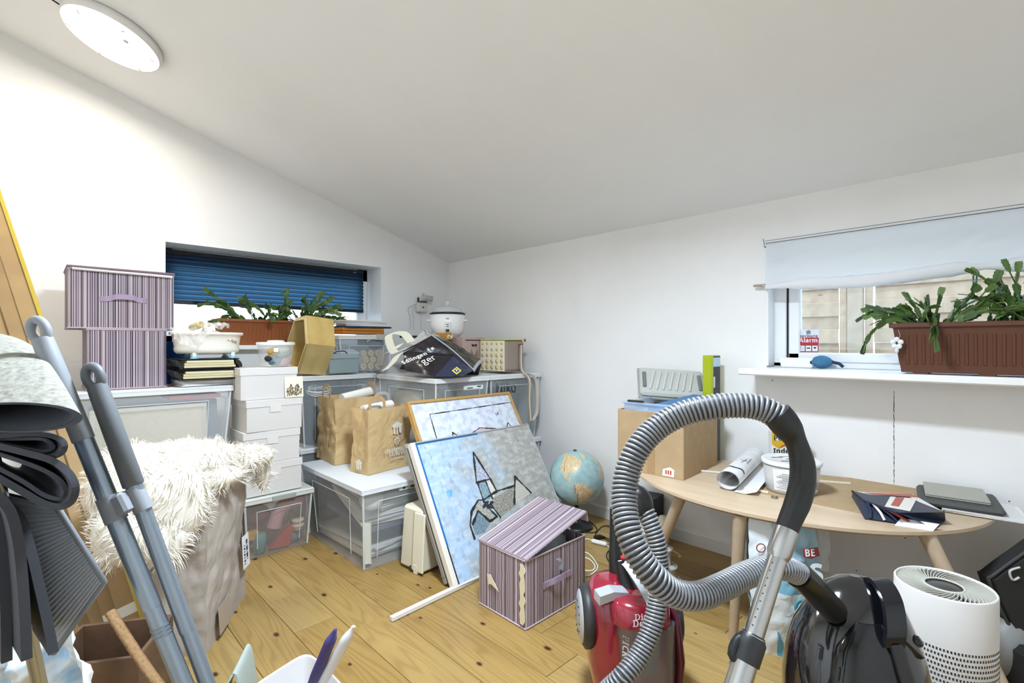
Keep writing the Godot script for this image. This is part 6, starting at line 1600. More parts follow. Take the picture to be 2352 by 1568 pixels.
	var bag := func(u: float, v: float) -> Vector3:
		var wob := nz.get_noise_2d(u * 3, v * 4) * 0.02
		return Vector3((u - 0.5) * bw * (0.82 + 0.18 * sin(PI * (0.25 + v * 0.6))) - 0.035 * v, v * bh, 0.05 * sin(PI * u) * (0.4 + sin(PI * minf(1.0, v * 0.9))) + wob)
	var bi := Image.create(128, 256, false, Image.FORMAT_RGB8)
	for y in 256:
		for x in 128:
			var u := x / 128.0
			var v := 1.0 - y / 256.0
			var c := hexc("dfe6ea")
			if u > 0.3 and v > 0.5: c = hexc("7fb6cf").lerp(hexc("a9cddd"), clampf((v - 0.5) * 3, 0, 1))
			if u < 0.3 and v > 0.55 and v < 0.68: c = hexc("a6c9d9")
			if u > 0.28 and v < 0.2 and u < 0.42 - v * 0.6: c = hexc("5fa6c8")
			if Vector2((u - 0.42) / 0.13, (v - 0.88) / 0.1).length() < 1.0: c = hexc("c2b25c").lerp(hexc("a8973c"), fposmod(u * 40.0, 1.0))
			bi.set_pixel(x, y, c)
	put(t, "bag_front", B.new().grid(16, 24, bag), pic(bi, 0.35))
	put(t, "bag_back", B.new().grid(16, 24, func(u: float, v: float):
		var q: Vector3 = bag.call(1.0 - u, v)
		return Vector3(q.x, q.y, -q.z - 0.02)), mat("d3dbe0", 0.35))
	put(t, "clear_neck", B.new().grid(12, 10, func(u: float, v: float): return Vector3(0.02 + u * 0.15, 0.34 + v * 0.22 - u * 0.03, -0.04 + 0.03 * sin(PI * u) + nz.get_noise_2d(u * 5, v * 5) * 0.03)), clear("dfe4e8", 0.45, 0.3))
	for k in 3:
		var y: float = [0.23, 0.145, 0.065][k]
		var o := put(t, "round_emblem", B.new().lathe([Vector2(0.02, 0), Vector2(0.02, 0.0012), Vector2(0.033, 0.0012), Vector2(0.033, 0)], 28), mat("3f93ad", 0.4), Transform3D(Basis(Vector3.RIGHT, PI / 2), Vector3(0.0, y, 0.098)))
		put(o, "emblem_mark", B.new().ball(Vector3(0, 0.0006, 0), Vector3(0.011, 0.0012, 0.008), 10), mat("9fc4d0", 0.4))
		if k == 1: put(o, "strike_line", bx(Vector3(0.05, 0.001, 0.003), 0), mat("3f93ad", 0.4), tf(Vector3(0, 0.0014, 0), 0, 40))
		if k == 2: put(o, "lettering", text("100", 0.03, true), mat("3f93ad", 0.4), Transform3D(Basis(Vector3.RIGHT, -PI / 2), Vector3(0, 0.002, 0)))
	put(t, "lettering", text("es", 0.12, true), mat("e9f3f6", 0.4), tf(Vector3(0.01, 0.365, 0.098), -6, 6))
	put(t, "red_tag", B.new().prism([Vector2(-0.03, 0.012), Vector2(0.03, 0.018), Vector2(0.035, -0.012), Vector2(0.0, -0.022), Vector2(-0.03, -0.014)], 0, 0.001), mat("8f2b26", 0.4), tf(Vector3(0.03, 0.43, 0.09), -10, 10))
	put(t, "lettering", text("BE", 0.035, true), mat("f0eceb", 0.4), tf(Vector3(0.025, 0.43, 0.0935), -10, 10))
	put(t, "no_sign", B.new().lathe([Vector2(0.014, 0), Vector2(0.014, 0.001), Vector2(0.018, 0.001), Vector2(0.018, 0)], 20), mat("b04a3a", 0.4), Transform3D(Basis(Vector3.RIGHT, PI / 2) * Basis(Vector3.UP, 0.3), Vector3(-0.125, 0.42, 0.035)))

# corrugated hose along a path: groove shade painted as a dark skin, lit ridges as a lighter coil
func hose(t: Node3D, path: Array, r: float, pitch: float, lit_ridge_m: Material) -> void:
	var fine := spline(path, 0.006)
	var h := put(t, "hose", B.new().tube(fine, r * 0.87, 20), mat("34363a", 0.45))  # shade between the ridges is put into this darker colour
	var up := Vector3.UP
	var coil := []
	var turn := 0.0
	for i in fine.size() - 1:
		var tg: Vector3 = (fine[mini(i + 2, fine.size() - 1)] - fine[maxi(i - 1, 0)]).normalized()
		up = (up - tg * up.dot(tg)).normalized()
		var side := tg.cross(up)
		var l: float = fine[i].distance_to(fine[i + 1])
		var steps := maxi(1, int(ceil(l / pitch * 18.0)))
		for k in steps:
			turn += TAU * l / pitch / steps
			coil.append(fine[i].lerp(fine[i + 1], float(k) / steps) + (up * cos(turn) + side * sin(turn)) * (r - pitch * 0.3))
	put(h, "coil", B.new().tube(coil, pitch * 0.36, 6), lit_ridge_m)  # lighter tone paints the light caught by the ridges

func vacuums() -> void:
	var red := mat("8d1a2e", 0.18, 0.1, {"clearcoat_enabled": true, "clearcoat": 0.8, "clearcoat_roughness": 0.08})
	var maroon := mat("4d1220", 0.25)
	var black := mat("121212", 0.3)
	var silver := mat("b5b9bd", 0.3, 0.3)
	var grey := mat("8e9093", 0.3, 0.3)
	# ---------- red vacuum standing on end
	var p := onD(1452, 800, 1.62)
	var t := thing("red_vacuum", "glossy red bagless canister vacuum with clear dust bin standing on end", "vacuum cleaner", Vector3(p.x, 0, p.z), CAMT)
	put(t, "shell", loft(B.new(), [[0.0, 0.09, 0.07, 0.0, -0.05, 3.0], [0.03, 0.125, 0.1, 0.0, -0.05, 3.0], [0.15, 0.14, 0.115, 0.0, -0.05, 3.0], [0.3, 0.138, 0.11, -0.005, -0.05, 3.0], [0.37, 0.125, 0.095, -0.01, -0.055, 3.0], [0.4, 0.1, 0.07, -0.015, -0.06, 2.6], [0.405, 0.06, 0.04, -0.02, -0.06, 2.4]]), red)
	put(t, "side_trim", loft(B.new(), [[0.02, 0.02, 0.1, 0.128, -0.03, 2.5], [0.2, 0.022, 0.11, 0.138, -0.03, 2.5], [0.33, 0.02, 0.095, 0.128, -0.035, 2.5], [0.37, 0.01, 0.05, 0.11, -0.04, 2.2]]), maroon)
	put(t, "hood", loft(B.new(), [[0.32, 0.098, 0.092, 0.015, 0.02, 2.6], [0.372, 0.096, 0.09, 0.013, 0.018, 2.6], [0.39, 0.086, 0.08, 0.01, 0.012, 2.5], [0.398, 0.05, 0.05, 0.01, 0.0, 2.2]]), red)
	put(t, "dust_bin", loft(B.new(), [[0.075, 0.085, 0.082, 0.04, 0.03, 2.2], [0.2, 0.092, 0.088, 0.035, 0.028, 2.2], [0.319, 0.097, 0.092, 0.03, 0.025, 2.2]]), clear("7b7e82", 0.5, 0.12))
	put(t, "cyclone_core", B.new().lathe([Vector2(0.03, 0.08), Vector2(0.034, 0.15), Vector2(0.05, 0.16), Vector2(0.055, 0.32)], 24), mat("6a6d72", 0.5), tf(Vector3(0.035, 0, 0.02)))
	put(t, "bin_gasket", loft(B.new(), [[0.066, 0.09, 0.087, 0.04, 0.03, 2.2], [0.076, 0.09, 0.087, 0.04, 0.03, 2.2]]), black)
	put(t, "bin_foot", loft(B.new(), [[0.0, 0.07, 0.07, 0.04, 0.03, 2.2], [0.066, 0.087, 0.084, 0.04, 0.03, 2.2]]), mat("8b8e92", 0.4))
	for s in [-1, 1]:
		var w := put(t, "wheel", B.new().lathe([Vector2(0, -0.022), Vector2(0.085, -0.022), Vector2(0.1, -0.012), Vector2(0.1, 0.01), Vector2(0.085, 0.02), Vector2(0, 0.022)], 36), mat("2a2a2a", 0.5), Transform3D(Basis(Vector3(0, 0, 1), PI / 2), Vector3(s * 0.142, 0.275, -0.06)))
		put(w, "hub_disc", B.new().lathe([Vector2(0.0, 0.03), Vector2(0.06, 0.029), Vector2(0.082, 0.022), Vector2(0.084, 0.016)], 32), silver, Transform3D(Basis.FLIP_Y if s > 0 else Basis(), Vector3.ZERO))
		for k in 12: put(w, "hub_spoke", bx(Vector3(0.012, 0.004, 0.006), 0.001), mat("55585b", 0.4), Transform3D(Basis(Vector3.UP, TAU * k / 12.0), Vector3(cos(TAU * k / 12.0) * 0.05, -s * 0.03, -sin(TAU * k / 12.0) * 0.05)))
	put(t, "grey_flap", B.new().prism([Vector2(-0.05, -0.012), Vector2(0.03, 0.008), Vector2(0.06, 0.004), Vector2(0.05, 0.018), Vector2(0.0, 0.026), Vector2(-0.048, 0.016)], -0.025, 0.025), silver, tf(Vector3(-0.075, 0.385, 0.03), 0, 12))
	var lv := put(t, "release_lever", B.new().sheet(spline([Vector3(-0.02, 0.475, -0.03), Vector3(0.0, 0.46, -0.01), Vector3(0.03, 0.42, 0.04), Vector3(0.045, 0.39, 0.09), Vector3(0.048, 0.36, 0.112)], 0.01), 0.012, Vector3(0.042, 0.008, 0.0)), silver)
	put(lv, "red_button", bx(Vector3(0.03, 0.012, 0.02), 0.004, Vector3(-0.016, 0.484, -0.03)), mat("b3202c", 0.3))
	put(t, "lever_mount", B.new().tube(spline([Vector3(-0.03, 0.47, -0.04), Vector3(-0.02, 0.42, -0.02), Vector3(0.0, 0.38, 0.0)], 0.02), 0.022, 12), black)
	put(t, "wand_pipe", B.new().tube([Vector3(-0.03, 0.38, -0.1), Vector3(-0.032, 0.47, -0.11), Vector3(-0.034, 0.475, -0.11), Vector3(-0.03, 0.62, -0.12)], [0.025, 0.024, 0.02, 0.02], 16), black)
	put(t, "lettering", text("PICK UP", 0.03, true), mat("c9ccd0", 0.4), tf(Vector3(-0.043, 0.235, 0.088), -2, -40, -92))
	put(t, "lettering", text("PLUS", 0.028), mat("a9acb0", 0.4), tf(Vector3(-0.036, 0.135, 0.082), -2, -40, -92))
	put(t, "lettering", text("Dirt", 0.024, true, true), mat("e2e2e2", 0.4), tf(Vector3(0.004, 0.362, 0.1115), -2, 0))
	put(t, "lettering", text("Devil", 0.026, true, true), mat("e2e2e2", 0.4), tf(Vector3(0.008, 0.343, 0.1125), -2, 0))
	# its own hose: part of the machine
	var hp := []
	for q in [[1477, 1165, 1.5], [1492, 1195, 1.48], [1508, 1245, 1.46], [1515, 1300, 1.45], [1512, 1360, 1.44], [1503, 1420, 1.42], [1486, 1470, 1.4], [1462, 1515, 1.38], [1425, 1560, 1.36], [1385, 1600, 1.38], [1370, 1640, 1.42]]:
		hp.append(t.transform.affine_inverse() * onD(q[0], q[1], q[2]))
	hose(t, hp, 0.0285, 0.0105, grey)
	put(t, "hose_cuff", B.new().tube(spline([hp[0] + Vector3(-0.005, -0.015, 0.0), hp[0] + Vector3(-0.004, 0.012, 0), hp[0] + Vector3(-0.012, 0.03, -0.01), hp[0] + Vector3(-0.03, 0.028, -0.02), hp[0] + Vector3(-0.042, 0.0, -0.02), hp[0] + Vector3(-0.045, -0.04, -0.02)], 0.008), 0.034, 20), black)
	put(t, "wire_tie", B.new().tube(spline([Vector3(0.09, 0.11, 0.11), Vector3(0.098, 0.09, 0.118), Vector3(0.1, 0.07, 0.12), Vector3(0.09, 0.04, 0.12)], 0.01), 0.002, 6), mat("d8d8d6", 0.4))
	# ---------- black vacuum
	var q0 := onD(1968, 800, 1.2)
	t = thing("black_vacuum", "glossy black canister vacuum standing upright with long corrugated hose", "vacuum cleaner", Vector3(q0.x, 0, q0.z), CAMT)
	var gloss := mat("0d0e11", 0.12, 0.0, {"clearcoat_enabled": true, "clearcoat": 1.0, "clearcoat_roughness": 0.04})
	put(t, "shell", loft(B.new(), [[0.0, 0.1, 0.09, 0, 0, 2.4], [0.03, 0.145, 0.13, 0, 0, 2.4], [0.15, 0.158, 0.145, 0, 0, 2.4], [0.3, 0.158, 0.142, 0, -0.003, 2.3], [0.375, 0.157, 0.135, 0, -0.008, 2.3], [0.446, 0.148, 0.122, 0.002, -0.014, 2.2], [0.5, 0.134, 0.108, 0.006, -0.02, 2.1], [0.552, 0.109, 0.085, 0.015, -0.027, 2.0], [0.592, 0.077, 0.058, 0.02, -0.032, 2.0], [0.611, 0.046, 0.034, 0.021, -0.035, 2.0], [0.619, 0.012, 0.01, 0.022, -0.036, 2.0]], 48), gloss)
	put(t, "smoked_window", loft(B.new(), [[0.12, 0.105, 0.05, -0.03, 0.105, 2.2], [0.3, 0.1, 0.05, -0.03, 0.1, 2.2], [0.42, 0.09, 0.046, -0.03, 0.082, 2.2], [0.5, 0.07, 0.038, -0.02, 0.06, 2.1], [0.55, 0.035, 0.022, -0.005, 0.042, 2.0]]), clear("17181a", 0.82, 0.06))
	put(t, "centre_ridge", B.new().tube(spline([Vector3(0.035, 0.1, 0.15), Vector3(0.04, 0.3, 0.147), Vector3(0.038, 0.42, 0.118), Vector3(0.03, 0.52, 0.082)], 0.02), 0.02, 14, true, 0.6), mat("1a1a1b", 0.4))
	put(t, "matte_panel", loft(B.new(), [[0.1, 0.055, 0.04, 0.085, 0.105, 2.2], [0.3, 0.05, 0.04, 0.085, 0.097, 2.2], [0.42, 0.035, 0.03, 0.07, 0.075, 2.1], [0.48, 0.012, 0.012, 0.055, 0.05, 2.0]]), mat("1b1b1c", 0.5))
	put(t, "carry_handle", B.new().sheet(spline([Vector3(0.022, 0.515, 0.085), Vector3(0.03, 0.555, 0.082), Vector3(0.046, 0.6, 0.05), Vector3(0.056, 0.622, 0.0), Vector3(0.056, 0.6, -0.045)], 0.01), 0.012, Vector3(0.045, 0, 0)), mat("15171b", 0.12))
	put(t, "chrome_key", B.new().prism([Vector2(-0.03, 0.02), Vector2(0.032, 0.03), Vector2(0.01, -0.042)], -0.004, 0.006), mat("1b1c1f", 0.1), tf(Vector3(0.072, 0.515, 0.062), -38, 40, -4))
	put(t, "foot_button", B.new().lathe([Vector2(0.013, 0), Vector2(0.013, 0.014), Vector2(0.009, 0.018), Vector2(0, 0.018)], 18), mat("1b1c1f", 0.12), tf(Vector3(0.1, 0.5, 0.045), 40, 0, -40))
	put(t, "side_knob", loft(B.new(), [[0.3, 0.02, 0.03, 0.138, 0.05, 2.2], [0.36, 0.022, 0.032, 0.13, 0.05, 2.2], [0.41, 0.014, 0.02, 0.12, 0.05, 2.0]]), mat("2c2c2d", 0.35))
	put(t, "vent_slit", bx(Vector3(0.02, 0.006, 0.01), 0.002), mat("2f3236", 0.4), tf(Vector3(0.055, 0.585, 0.0), -30))
	var inv := t.transform.affine_inverse()
	var hh := []
	for q in [[1850, 1330, 1.09], [1825, 1312, 1.07], [1795, 1303, 1.05], [1755, 1306, 1.03], [1710, 1322, 1.0], [1660, 1347, 0.96], [1605, 1368, 0.92], [1550, 1362, 0.9], [1507, 1330, 0.89], [1470, 1282, 0.9], [1444, 1220, 0.92], [1434, 1150, 0.95], [1441, 1085, 0.97], [1465, 1030, 0.98], [1505, 985, 0.99], [1560, 953, 0.99], [1620, 937, 0.98], [1690, 930, 0.97], [1745, 936, 0.96], [1785, 956, 0.95], [1802, 974, 0.945]]:
		hh.append(inv * onD(q[0], q[1], q[2]))
	hose(t, hh, 0.0255, 0.0088, grey)
	put(t, "hose_cuff", B.new().tube(spline([inv * onD(1832, 1317, 1.075), inv * onD(1858, 1340, 1.1), inv * onD(1888, 1372, 1.14), inv * onD(1915, 1402, 1.17)], 0.01), 0.029, 18), black)
	var grip := []
	for q in [[1783, 950, 0.948], [1800, 970, 0.945], [1826, 1010, 0.94], [1842, 1060, 0.935], [1843, 1105, 0.93], [1833, 1150, 0.92], [1816, 1192, 0.91], [1806, 1218, 0.905]]: grip.append(inv * onD(q[0], q[1], q[2]))
	var gs := spline(grip, 0.01)
	var gr := []
	for i in gs.size():
		var u := float(i) / (gs.size() - 1)
		gr.append(0.0275 - 0.008 * smoothstep(0.08, 0.3, u) + 0.003 * smoothstep(0.35, 0.6, u) - 0.003 * smoothstep(0.7, 1.0, u))
	put(t, "grip", B.new().tube(gs, gr, 20), mat("1b1d1e", 0.42))
	for k in 9: put(t, "grip_bump", B.new().ball(inv * onD(1836 - 0.2 * k, 1052 + 9 * k, 0.914), Vector3.ONE * 0.0028, 6), mat("2d2f30", 0.5))
	var ta := onD(1806, 1216, 0.905)
	var tb := onD(1694, 1575, 0.82)
	var tdir := (tb - ta)
	var foot := ta + tdir * (ta.y - 0.03) / (ta.y - tb.y)
	var steel := mat("b6b6b4", 0.22, 0.95)
	put(t, "chrome_socket", B.new().tube([inv * ta, inv * (ta + tdir * 0.16), inv * (ta + tdir * 0.2)], [0.0205, 0.0205, 0.0165], 20), steel)
	put(t, "inner_tube", B.new().rod(inv * (ta + tdir * 0.18), inv * (ta + tdir * 0.72), 0.0165, -1, 20), steel)
	put(t, "outer_tube", B.new().rod(inv * (ta + tdir * 0.7), inv * foot, 0.02, -1, 20), steel)
	put(t, "tube_collar", B.new().tube([inv * (ta + tdir * 0.69), inv * (ta + tdir * 0.73), inv * (ta + tdir * 0.86)], [0.018, 0.0235, 0.0225], 20), mat("222325", 0.35))
	put(t, "slide_lock", B.new().tube(spline([inv * (ta + tdir * 0.71 - rt() * 0.02), inv * (ta + tdir * 0.75 - rt() * 0.026), inv * (ta + tdir * 0.81 - rt() * 0.025), inv * (ta + tdir * 0.84 - rt() * 0.018)], 0.01), 0.009, 10), mat("17181a", 0.4))
	for k in 10: put(t, "tube_notch", B.new().ball(inv * (ta + tdir * (0.22 + 0.05 * k) - rt() * 0.0115 - fw() * 0.0105), Vector3(0.004, 0.005, 0.003), 8), mat("3a3a3a", 0.4))
	put(t, "floor_head", bx(Vector3(0.26, 0.04, 0.09), 0.015), black, tf(inv * Vector3(foot.x, 0.025, foot.z)))

func corner_things() -> void:
	# ---------- air purifier
	var c := onD(2168, 800, 1.36)
	var t := thing("air_purifier", "white cylindrical air purifier with spiral top grille and perforated foot", "air purifier", Vector3(c.x, 0, c.z), CAMT - 30)
	var R := 0.11
	var H := 0.54
	var white := mat("d2cec9", 0.45)
	put(t, "housing", B.new().lathe([Vector2(0, 0.0), Vector2(R - 0.01, 0.0), Vector2(R, 0.01), Vector2(R, H - 0.004), Vector2(R - 0.003, H), Vector2(R - 0.006, H - 0.002), Vector2(R - 0.007, H - 0.03)], 72), white)
	put(t, "grille_well", B.new().lathe([Vector2(R - 0.008, H - 0.028), Vector2(0, H - 0.028)], 48), mat("55534d", 0.7))
	var vane := B.new().sheet(spline([Vector3(0.044, 0, 0), Vector3(0.06, 0.004, 0.012), Vector3(0.078, 0.005, 0.03), Vector3(0.088, 0.002, 0.053)], 0.006), 0.0016, Vector3(0, 0.016, 0)).done()
	for k in 52: put(t, "vane", vane, mat("c4c1b6", 0.5), Transform3D(Basis(Vector3.UP, TAU * k / 52.0), Vector3(0, H - 0.014, 0)))
	put(t, "centre_ring", B.new().lathe([Vector2(0.039, H - 0.03), Vector2(0.047, H - 0.025), Vector2(0.047, H - 0.006), Vector2(0.043, H - 0.003), Vector2(0.04, H - 0.006)], 40), mat("b9b7ae", 0.45))
	put(t, "display_disc", B.new().lathe([Vector2(0.041, H - 0.01), Vector2(0.02, H - 0.006), Vector2(0, H - 0.005)], 32), mat("3b3a36", 0.3))
	var holes := B.new()
	for row in 24:
		for k in 96:
			var a := TAU * (k + 0.5 * (row % 2)) / 96.0
			var y := 0.405 - row * 0.0135
			holes.at(Transform3D(Basis(Vector3.UP, a), Vector3.ZERO))
			holes.quad(Vector3(-0.0019, y - 0.0032, R + 0.0004), Vector3(0.0019, y - 0.0032, R + 0.0004), Vector3(0.0019, y + 0.0032, R + 0.0004), Vector3(-0.0019, y + 0.0032, R + 0.0004))
	put(t, "perforation", holes, mat("35332f", 0.8)).set_meta("kind", "stuff")
	one("purifier_cord", "white power cord trailing on the floor behind air purifier", "cord", B.new().tube(spline([onY(2290, 1545, 0.006), onY(2310, 1552, 0.005), onY(2330, 1580, 0.005), onY(2345, 1640, 0.005)], 0.02), 0.004, 8), mat("b9b9b6", 0.5))
	# ---------- black padded seat shell leaning in the corner
	var px := [[2272, 1334], [2280, 1322], [2340, 1278], [2410, 1235], [2520, 1215], [2600, 1300], [2600, 1620], [2480, 1600], [2370, 1520], [2310, 1420]]
	var o := onD(2400, 1400, 1.72)
	t = thing("black_seat_shell", "large matte black padded shell leaning by the wall behind purifier", "seat shell", o, CAMT - 8)
	var inv := t.transform.affine_inverse()
	var poly := px.map(func(q):
		var d := dirp(q[0], q[1])
		var n := t.basis.z
		var w := Vector3(0, EYE, 0) + d * ((o - Vector3(0, EYE, 0)).dot(n) / d.dot(n))
		var l: Vector3 = inv * w
		return Vector2(l.x, l.y))
	var cen := Vector2.ZERO
	for q in poly: cen += q / poly.size()
	var round_poly := []
	for k in poly.size():
		for j in 4: round_poly.append(poly[k].cubic_interpolate(poly[(k + 1) % poly.size()], poly[k - 1], poly[(k + 2) % poly.size()], j / 4.0))
	put(t, "padded_back", B.new().prism(round_poly, -0.05, 0.0, true).prism(round_poly.map(func(q): return cen + (q - cen) * 0.95), 0.0, 0.014, true), mat("242422", 0.75))
	put(t, "piping", B.new().tube(round_poly.map(func(q): return Vector3(q.x, q.y, 0.0)) + [Vector3(round_poly[0].x, round_poly[0].y, 0)], 0.006, 6), mat("3a3a38", 0.6))
	put(t, "white_mark", B.new().tube(spline([Vector3(-0.062, 0.115, 0.016), Vector3(-0.082, 0.105, 0.016), Vector3(-0.09, 0.135, 0.016), Vector3(-0.06, 0.15, 0.016)].map(func(q): return q + Vector3(-0.03, 0.0, 0)), 0.006), 0.004, 6), mat("c9c9c6", 0.5))
	put(t, "strut", B.new().rod(Vector3(0.05, -0.05, -0.06), inv * Vector3(o.x + 0.05, 0.0, o.z), 0.02), mat("1b1b1b", 0.5))
	put(t, "strap", B.new().tube(spline([Vector3(-0.115, -0.1, 0.02), Vector3(-0.1, -0.16, 0.03), Vector3(-0.07, -0.22, 0.04), Vector3(-0.04, -0.3, 0.05)], 0.02), 0.004, 6), mat("a8a595", 0.6))
	put(t, "foot_block", bx(Vector3(0.3, 0.16, 0.2), 0.02), mat("1d1c1b", 0.8), tf(inv * Vector3(o.x + 0.02, 0.081, o.z + 0.02)))
	var gp := onD(2308, 1440, 1.78)
	one("grey_bundle", "crumpled grey plastic parcel on the floor behind air purifier", "parcel", B.new().grid(18, 12, func(u: float, v: float):
		var d := Vector3(cos(TAU * u) * sin(PI * v), -cos(PI * v), sin(TAU * u) * sin(PI * v))
		return d * Vector3(0.1, 0.13, 0.09) * (0.92 + 0.06 * sin(TAU * u * 3.0) * cos(v * 7.0))), mat("8c8d8c", 0.5), tf(Vector3(gp.x, 0.118, gp.z)))

func front_left() -> void:
	# ---------- long planks leaning on the back wall
	var pine := []
	for h in [["967a52", "a18558", "ab9064"], ["8d724b", "997d52", "a3885d"]]: pine.append(mottled(h, 1.2, 0.6, 0.02, 0.008))
	var k := 0
	for q in [[326, 1497, -24, "pale pine board leaning on the wall, outermost with white tape"], [291, 1500, -62, "pale pine board leaning on the wall, second with white tape"], [258, 1498, -100, "pale pine board leaning on the wall, next beside the taped boards"], [226, 1490, -138, "pale pine board leaning on the wall, hidden partly by grey mats"]]:
		var a := onY(q[0], q[1], 0.0)
		var b := onZ(q[2], 450, BZ + 0.24)
		var dd := (b - a)
		b = a + dd * ((BZ + 0.035 - a.z) / dd.z)
		var y := (b - a).normalized()
		var z := (Vector3(0, EYE, 0) - a.lerp(b, 0.4))
		z = (z - y * z.dot(y)).normalized()
		var x := y.cross(z)
		var o := thing("pine_board", q[3], "board", a)
		o.basis = Basis(x, y, z)
		var l := a.distance_to(b)
		put(o, "board_body", bx(Vector3(0.064, l - 0.03, 0.02), 0.002, Vector3(0, l / 2 + 0.01, 0)), pine[k % 2])
		if k < 2:
			put(o, "tape_band", bx(Vector3(0.0655, 0.04, 0.0212), 0.0005, Vector3(0, 0.17 - 0.02 * k, 0)), mat("d8d4cc", 0.6))
		k += 1
	var a0 := onY(352, 1490, 0.0)
	var b0 := onZ(-6, 430, BZ + 0.2)
	b0 = a0 + (b0 - a0) * ((BZ + 0.02 - a0.z) / (b0.z - a0.z))
	var yy := (b0 - a0).normalized()
	var zz := (Vector3(0, EYE, 0) - a0.lerp(b0, 0.4))
	zz = (zz - yy * zz.dot(yy)).normalized()
	var ob := thing("yellow_batten", "narrow yellow-edged batten leaning on the wall beside pine boards", "batten", a0)
	ob.basis = Basis(yy.cross(zz), yy, zz)
	put(ob, "batten_body", bx(Vector3(0.016, a0.distance_to(b0) - 0.02, 0.05), 0.002, Vector3(0, a0.distance_to(b0) / 2, 0)), mat("b39c34", 0.6))
	# ---------- two aluminium mop handles
	var alu := mat("8f9aa4", 0.3, 0.75)
	var hg := mat("83878b", 0.5)
	var hg2 := mat("63676a", 0.55)
	for q in [[[97, 778], [424, 1575], 0.76, "aluminium mop handle with pale grey hanging loop, partly behind grey rug"], [[222, 884], [478, 1575], 0.78, "aluminium mop handle with dark grey grip leaning before the paper sack"]]:
		var a := onD(q[0][0], q[0][1], q[2])
		var b := onD(q[1][0], q[1][1], q[2])
		var d := b - a
		var foot := a + d * ((a.y - 0.006) / (a.y - b.y))
		var first: bool = q[0][0] < 100
		var t := thing("mop_handle", q[3], "mop handle", foot)
		var y := (a - foot).normalized()
		var z := -fw()
		z = (z - y * z.dot(y)).normalized()
		t.basis = Basis(y.cross(z), y, z)
		var l := a.distance_to(foot)
		var hm: Material = hg if first else hg2
		put(t, "lower_tube", B.new().rod(Vector3(0, 0, 0), Vector3(0, l * 0.66, 0), 0.0122 if first else 0.0108, -1, 20), alu)
		put(t, "upper_tube", B.new().rod(Vector3(0, l * 0.655, 0), Vector3(0, l - 0.1, 0), 0.013 if first else 0.0115, -1, 20), alu)
		for j in 3: put(t, "groove_ring", B.new().tube([Vector3(0, l * (0.62 if first else 0.55) + j * 0.006, 0), Vector3(0, l * (0.62 if first else 0.55) + j * 0.006 + 0.003, 0)], 0.0134 if first else 0.0119, 18), mat("7d8790", 0.35, 0.7))
		put(t, "grip", B.new().tube([Vector3(0, l - 0.17, 0), Vector3(0, l - 0.168, 0), Vector3(0, l - 0.02, 0), Vector3(0, l, 0)], [0.0125, 0.0145, 0.014, 0.0135], 20), hm)
		var lp := range(25).map(func(i): return Vector3(sin(TAU * i / 24.0) * 0.0115, l + 0.014 - cos(TAU * i / 24.0) * 0.017, 0))
		put(t, "hanging_loop", B.new().tube(lp, 0.007, 12), hm)
		if not first: continue
		# clip that ties the two handles
		var other := onD(318, 1146, 0.78)
		var at := t.transform.affine_inverse() * other
		put(t, "clip", B.new().tube([Vector3(0, at.y - 0.018, 0), Vector3(0, at.y + 0.022, 0)], 0.0152, 20), hg)
		put(t, "clip_bridge", bx(Vector3(absf(at.x), 0.034, 0.02), 0.004), hg, tf(Vector3(at.x / 2, at.y + 0.003, 0.0), 0, 0, 4))
		put(t, "clip", B.new().tube([at + Vector3(0.002, -0.02, 0), at + Vector3(-0.002, 0.02, 0)], 0.0138, 20), hg)
	# ---------- draped rug and mats
	var felt := mottled(["55534b", "7d7b71", "8a887d", "939186", "6c6a60"], 6.0, 0.95, 0.25, 0.06, false)
	felt.uv1_scale = Vector3(5, 11, 5)
	var char_m := mat("3b3d43", 0.8)
	var n0 := onD(36, 958, 0.62)
	var n1 := onD(-46, 798, 0.98)
	var t := thing("felt_rug", "flattened roll of heather grey felt rug with charcoal backing draped on rack", "rug", n0)
	var roll := func(u: float, v: float, k2: float) -> Vector3:
		var cn := Vector3.ZERO.lerp(n1 - n0, v) + Vector3(0, 0.028 * sin(PI * v), 0)
		var a := TAU * u
		return cn + rt() * cos(a) * 0.084 * k2 * (1.0 - 0.1 * v) + Vector3.UP * sin(a) * (0.019 + 0.012 * v) * k2
	put(t, "felt_face", B.new().grid(40, 20, func(u, v): return roll.call(u, v, 1.0), Vector2(0.5, 0.5)), felt)
	put(t, "backing", B.new().grid(40, 8, func(u, v): return roll.call(-u, v, 0.88), Vector2.ONE), char_m)
	put(t, "cut_edge", B.new().grid(40, 1, func(u, v): return roll.call(u, -0.002, lerpf(1.005, 0.88, v))), char_m)
	var away := Vector3(-0.16, 0, -1).normalized()
	var P := func(pts: Array, dep: float) -> Array:
		return spline(pts.map(func(q): return onD(q[0], q[1], dep) + away * 0.13), 0.006)
	var mt := thing("charcoal_mat", "thick charcoal felt mat folded in loops under the grey rug", "mat", Vector3.ZERO)
	var wide := away * 0.26
	put(mt, "fold", B.new().sheet(P.call([[-30, 1004], [40, 998], [100, 998], [138, 1008], [150, 1024], [140, 1042], [110, 1050], [60, 1042], [-30, 1015]], 0.64), 0.006, wide), char_m)
	put(mt, "fold", B.new().sheet(P.call([[-30, 1008], [40, 1008], [95, 1008], [118, 1018], [122, 1030], [100, 1036], [60, 1030], [-30, 1012]], 0.645), 0.004, wide), char_m)
	put(mt, "fold", B.new().sheet(P.call([[-30, 1018], [60, 1040], [120, 1058], [158, 1085], [174, 1118], [166, 1150], [140, 1164], [100, 1156], [50, 1128], [-30, 1082]], 0.635), 0.008, wide), char_m)
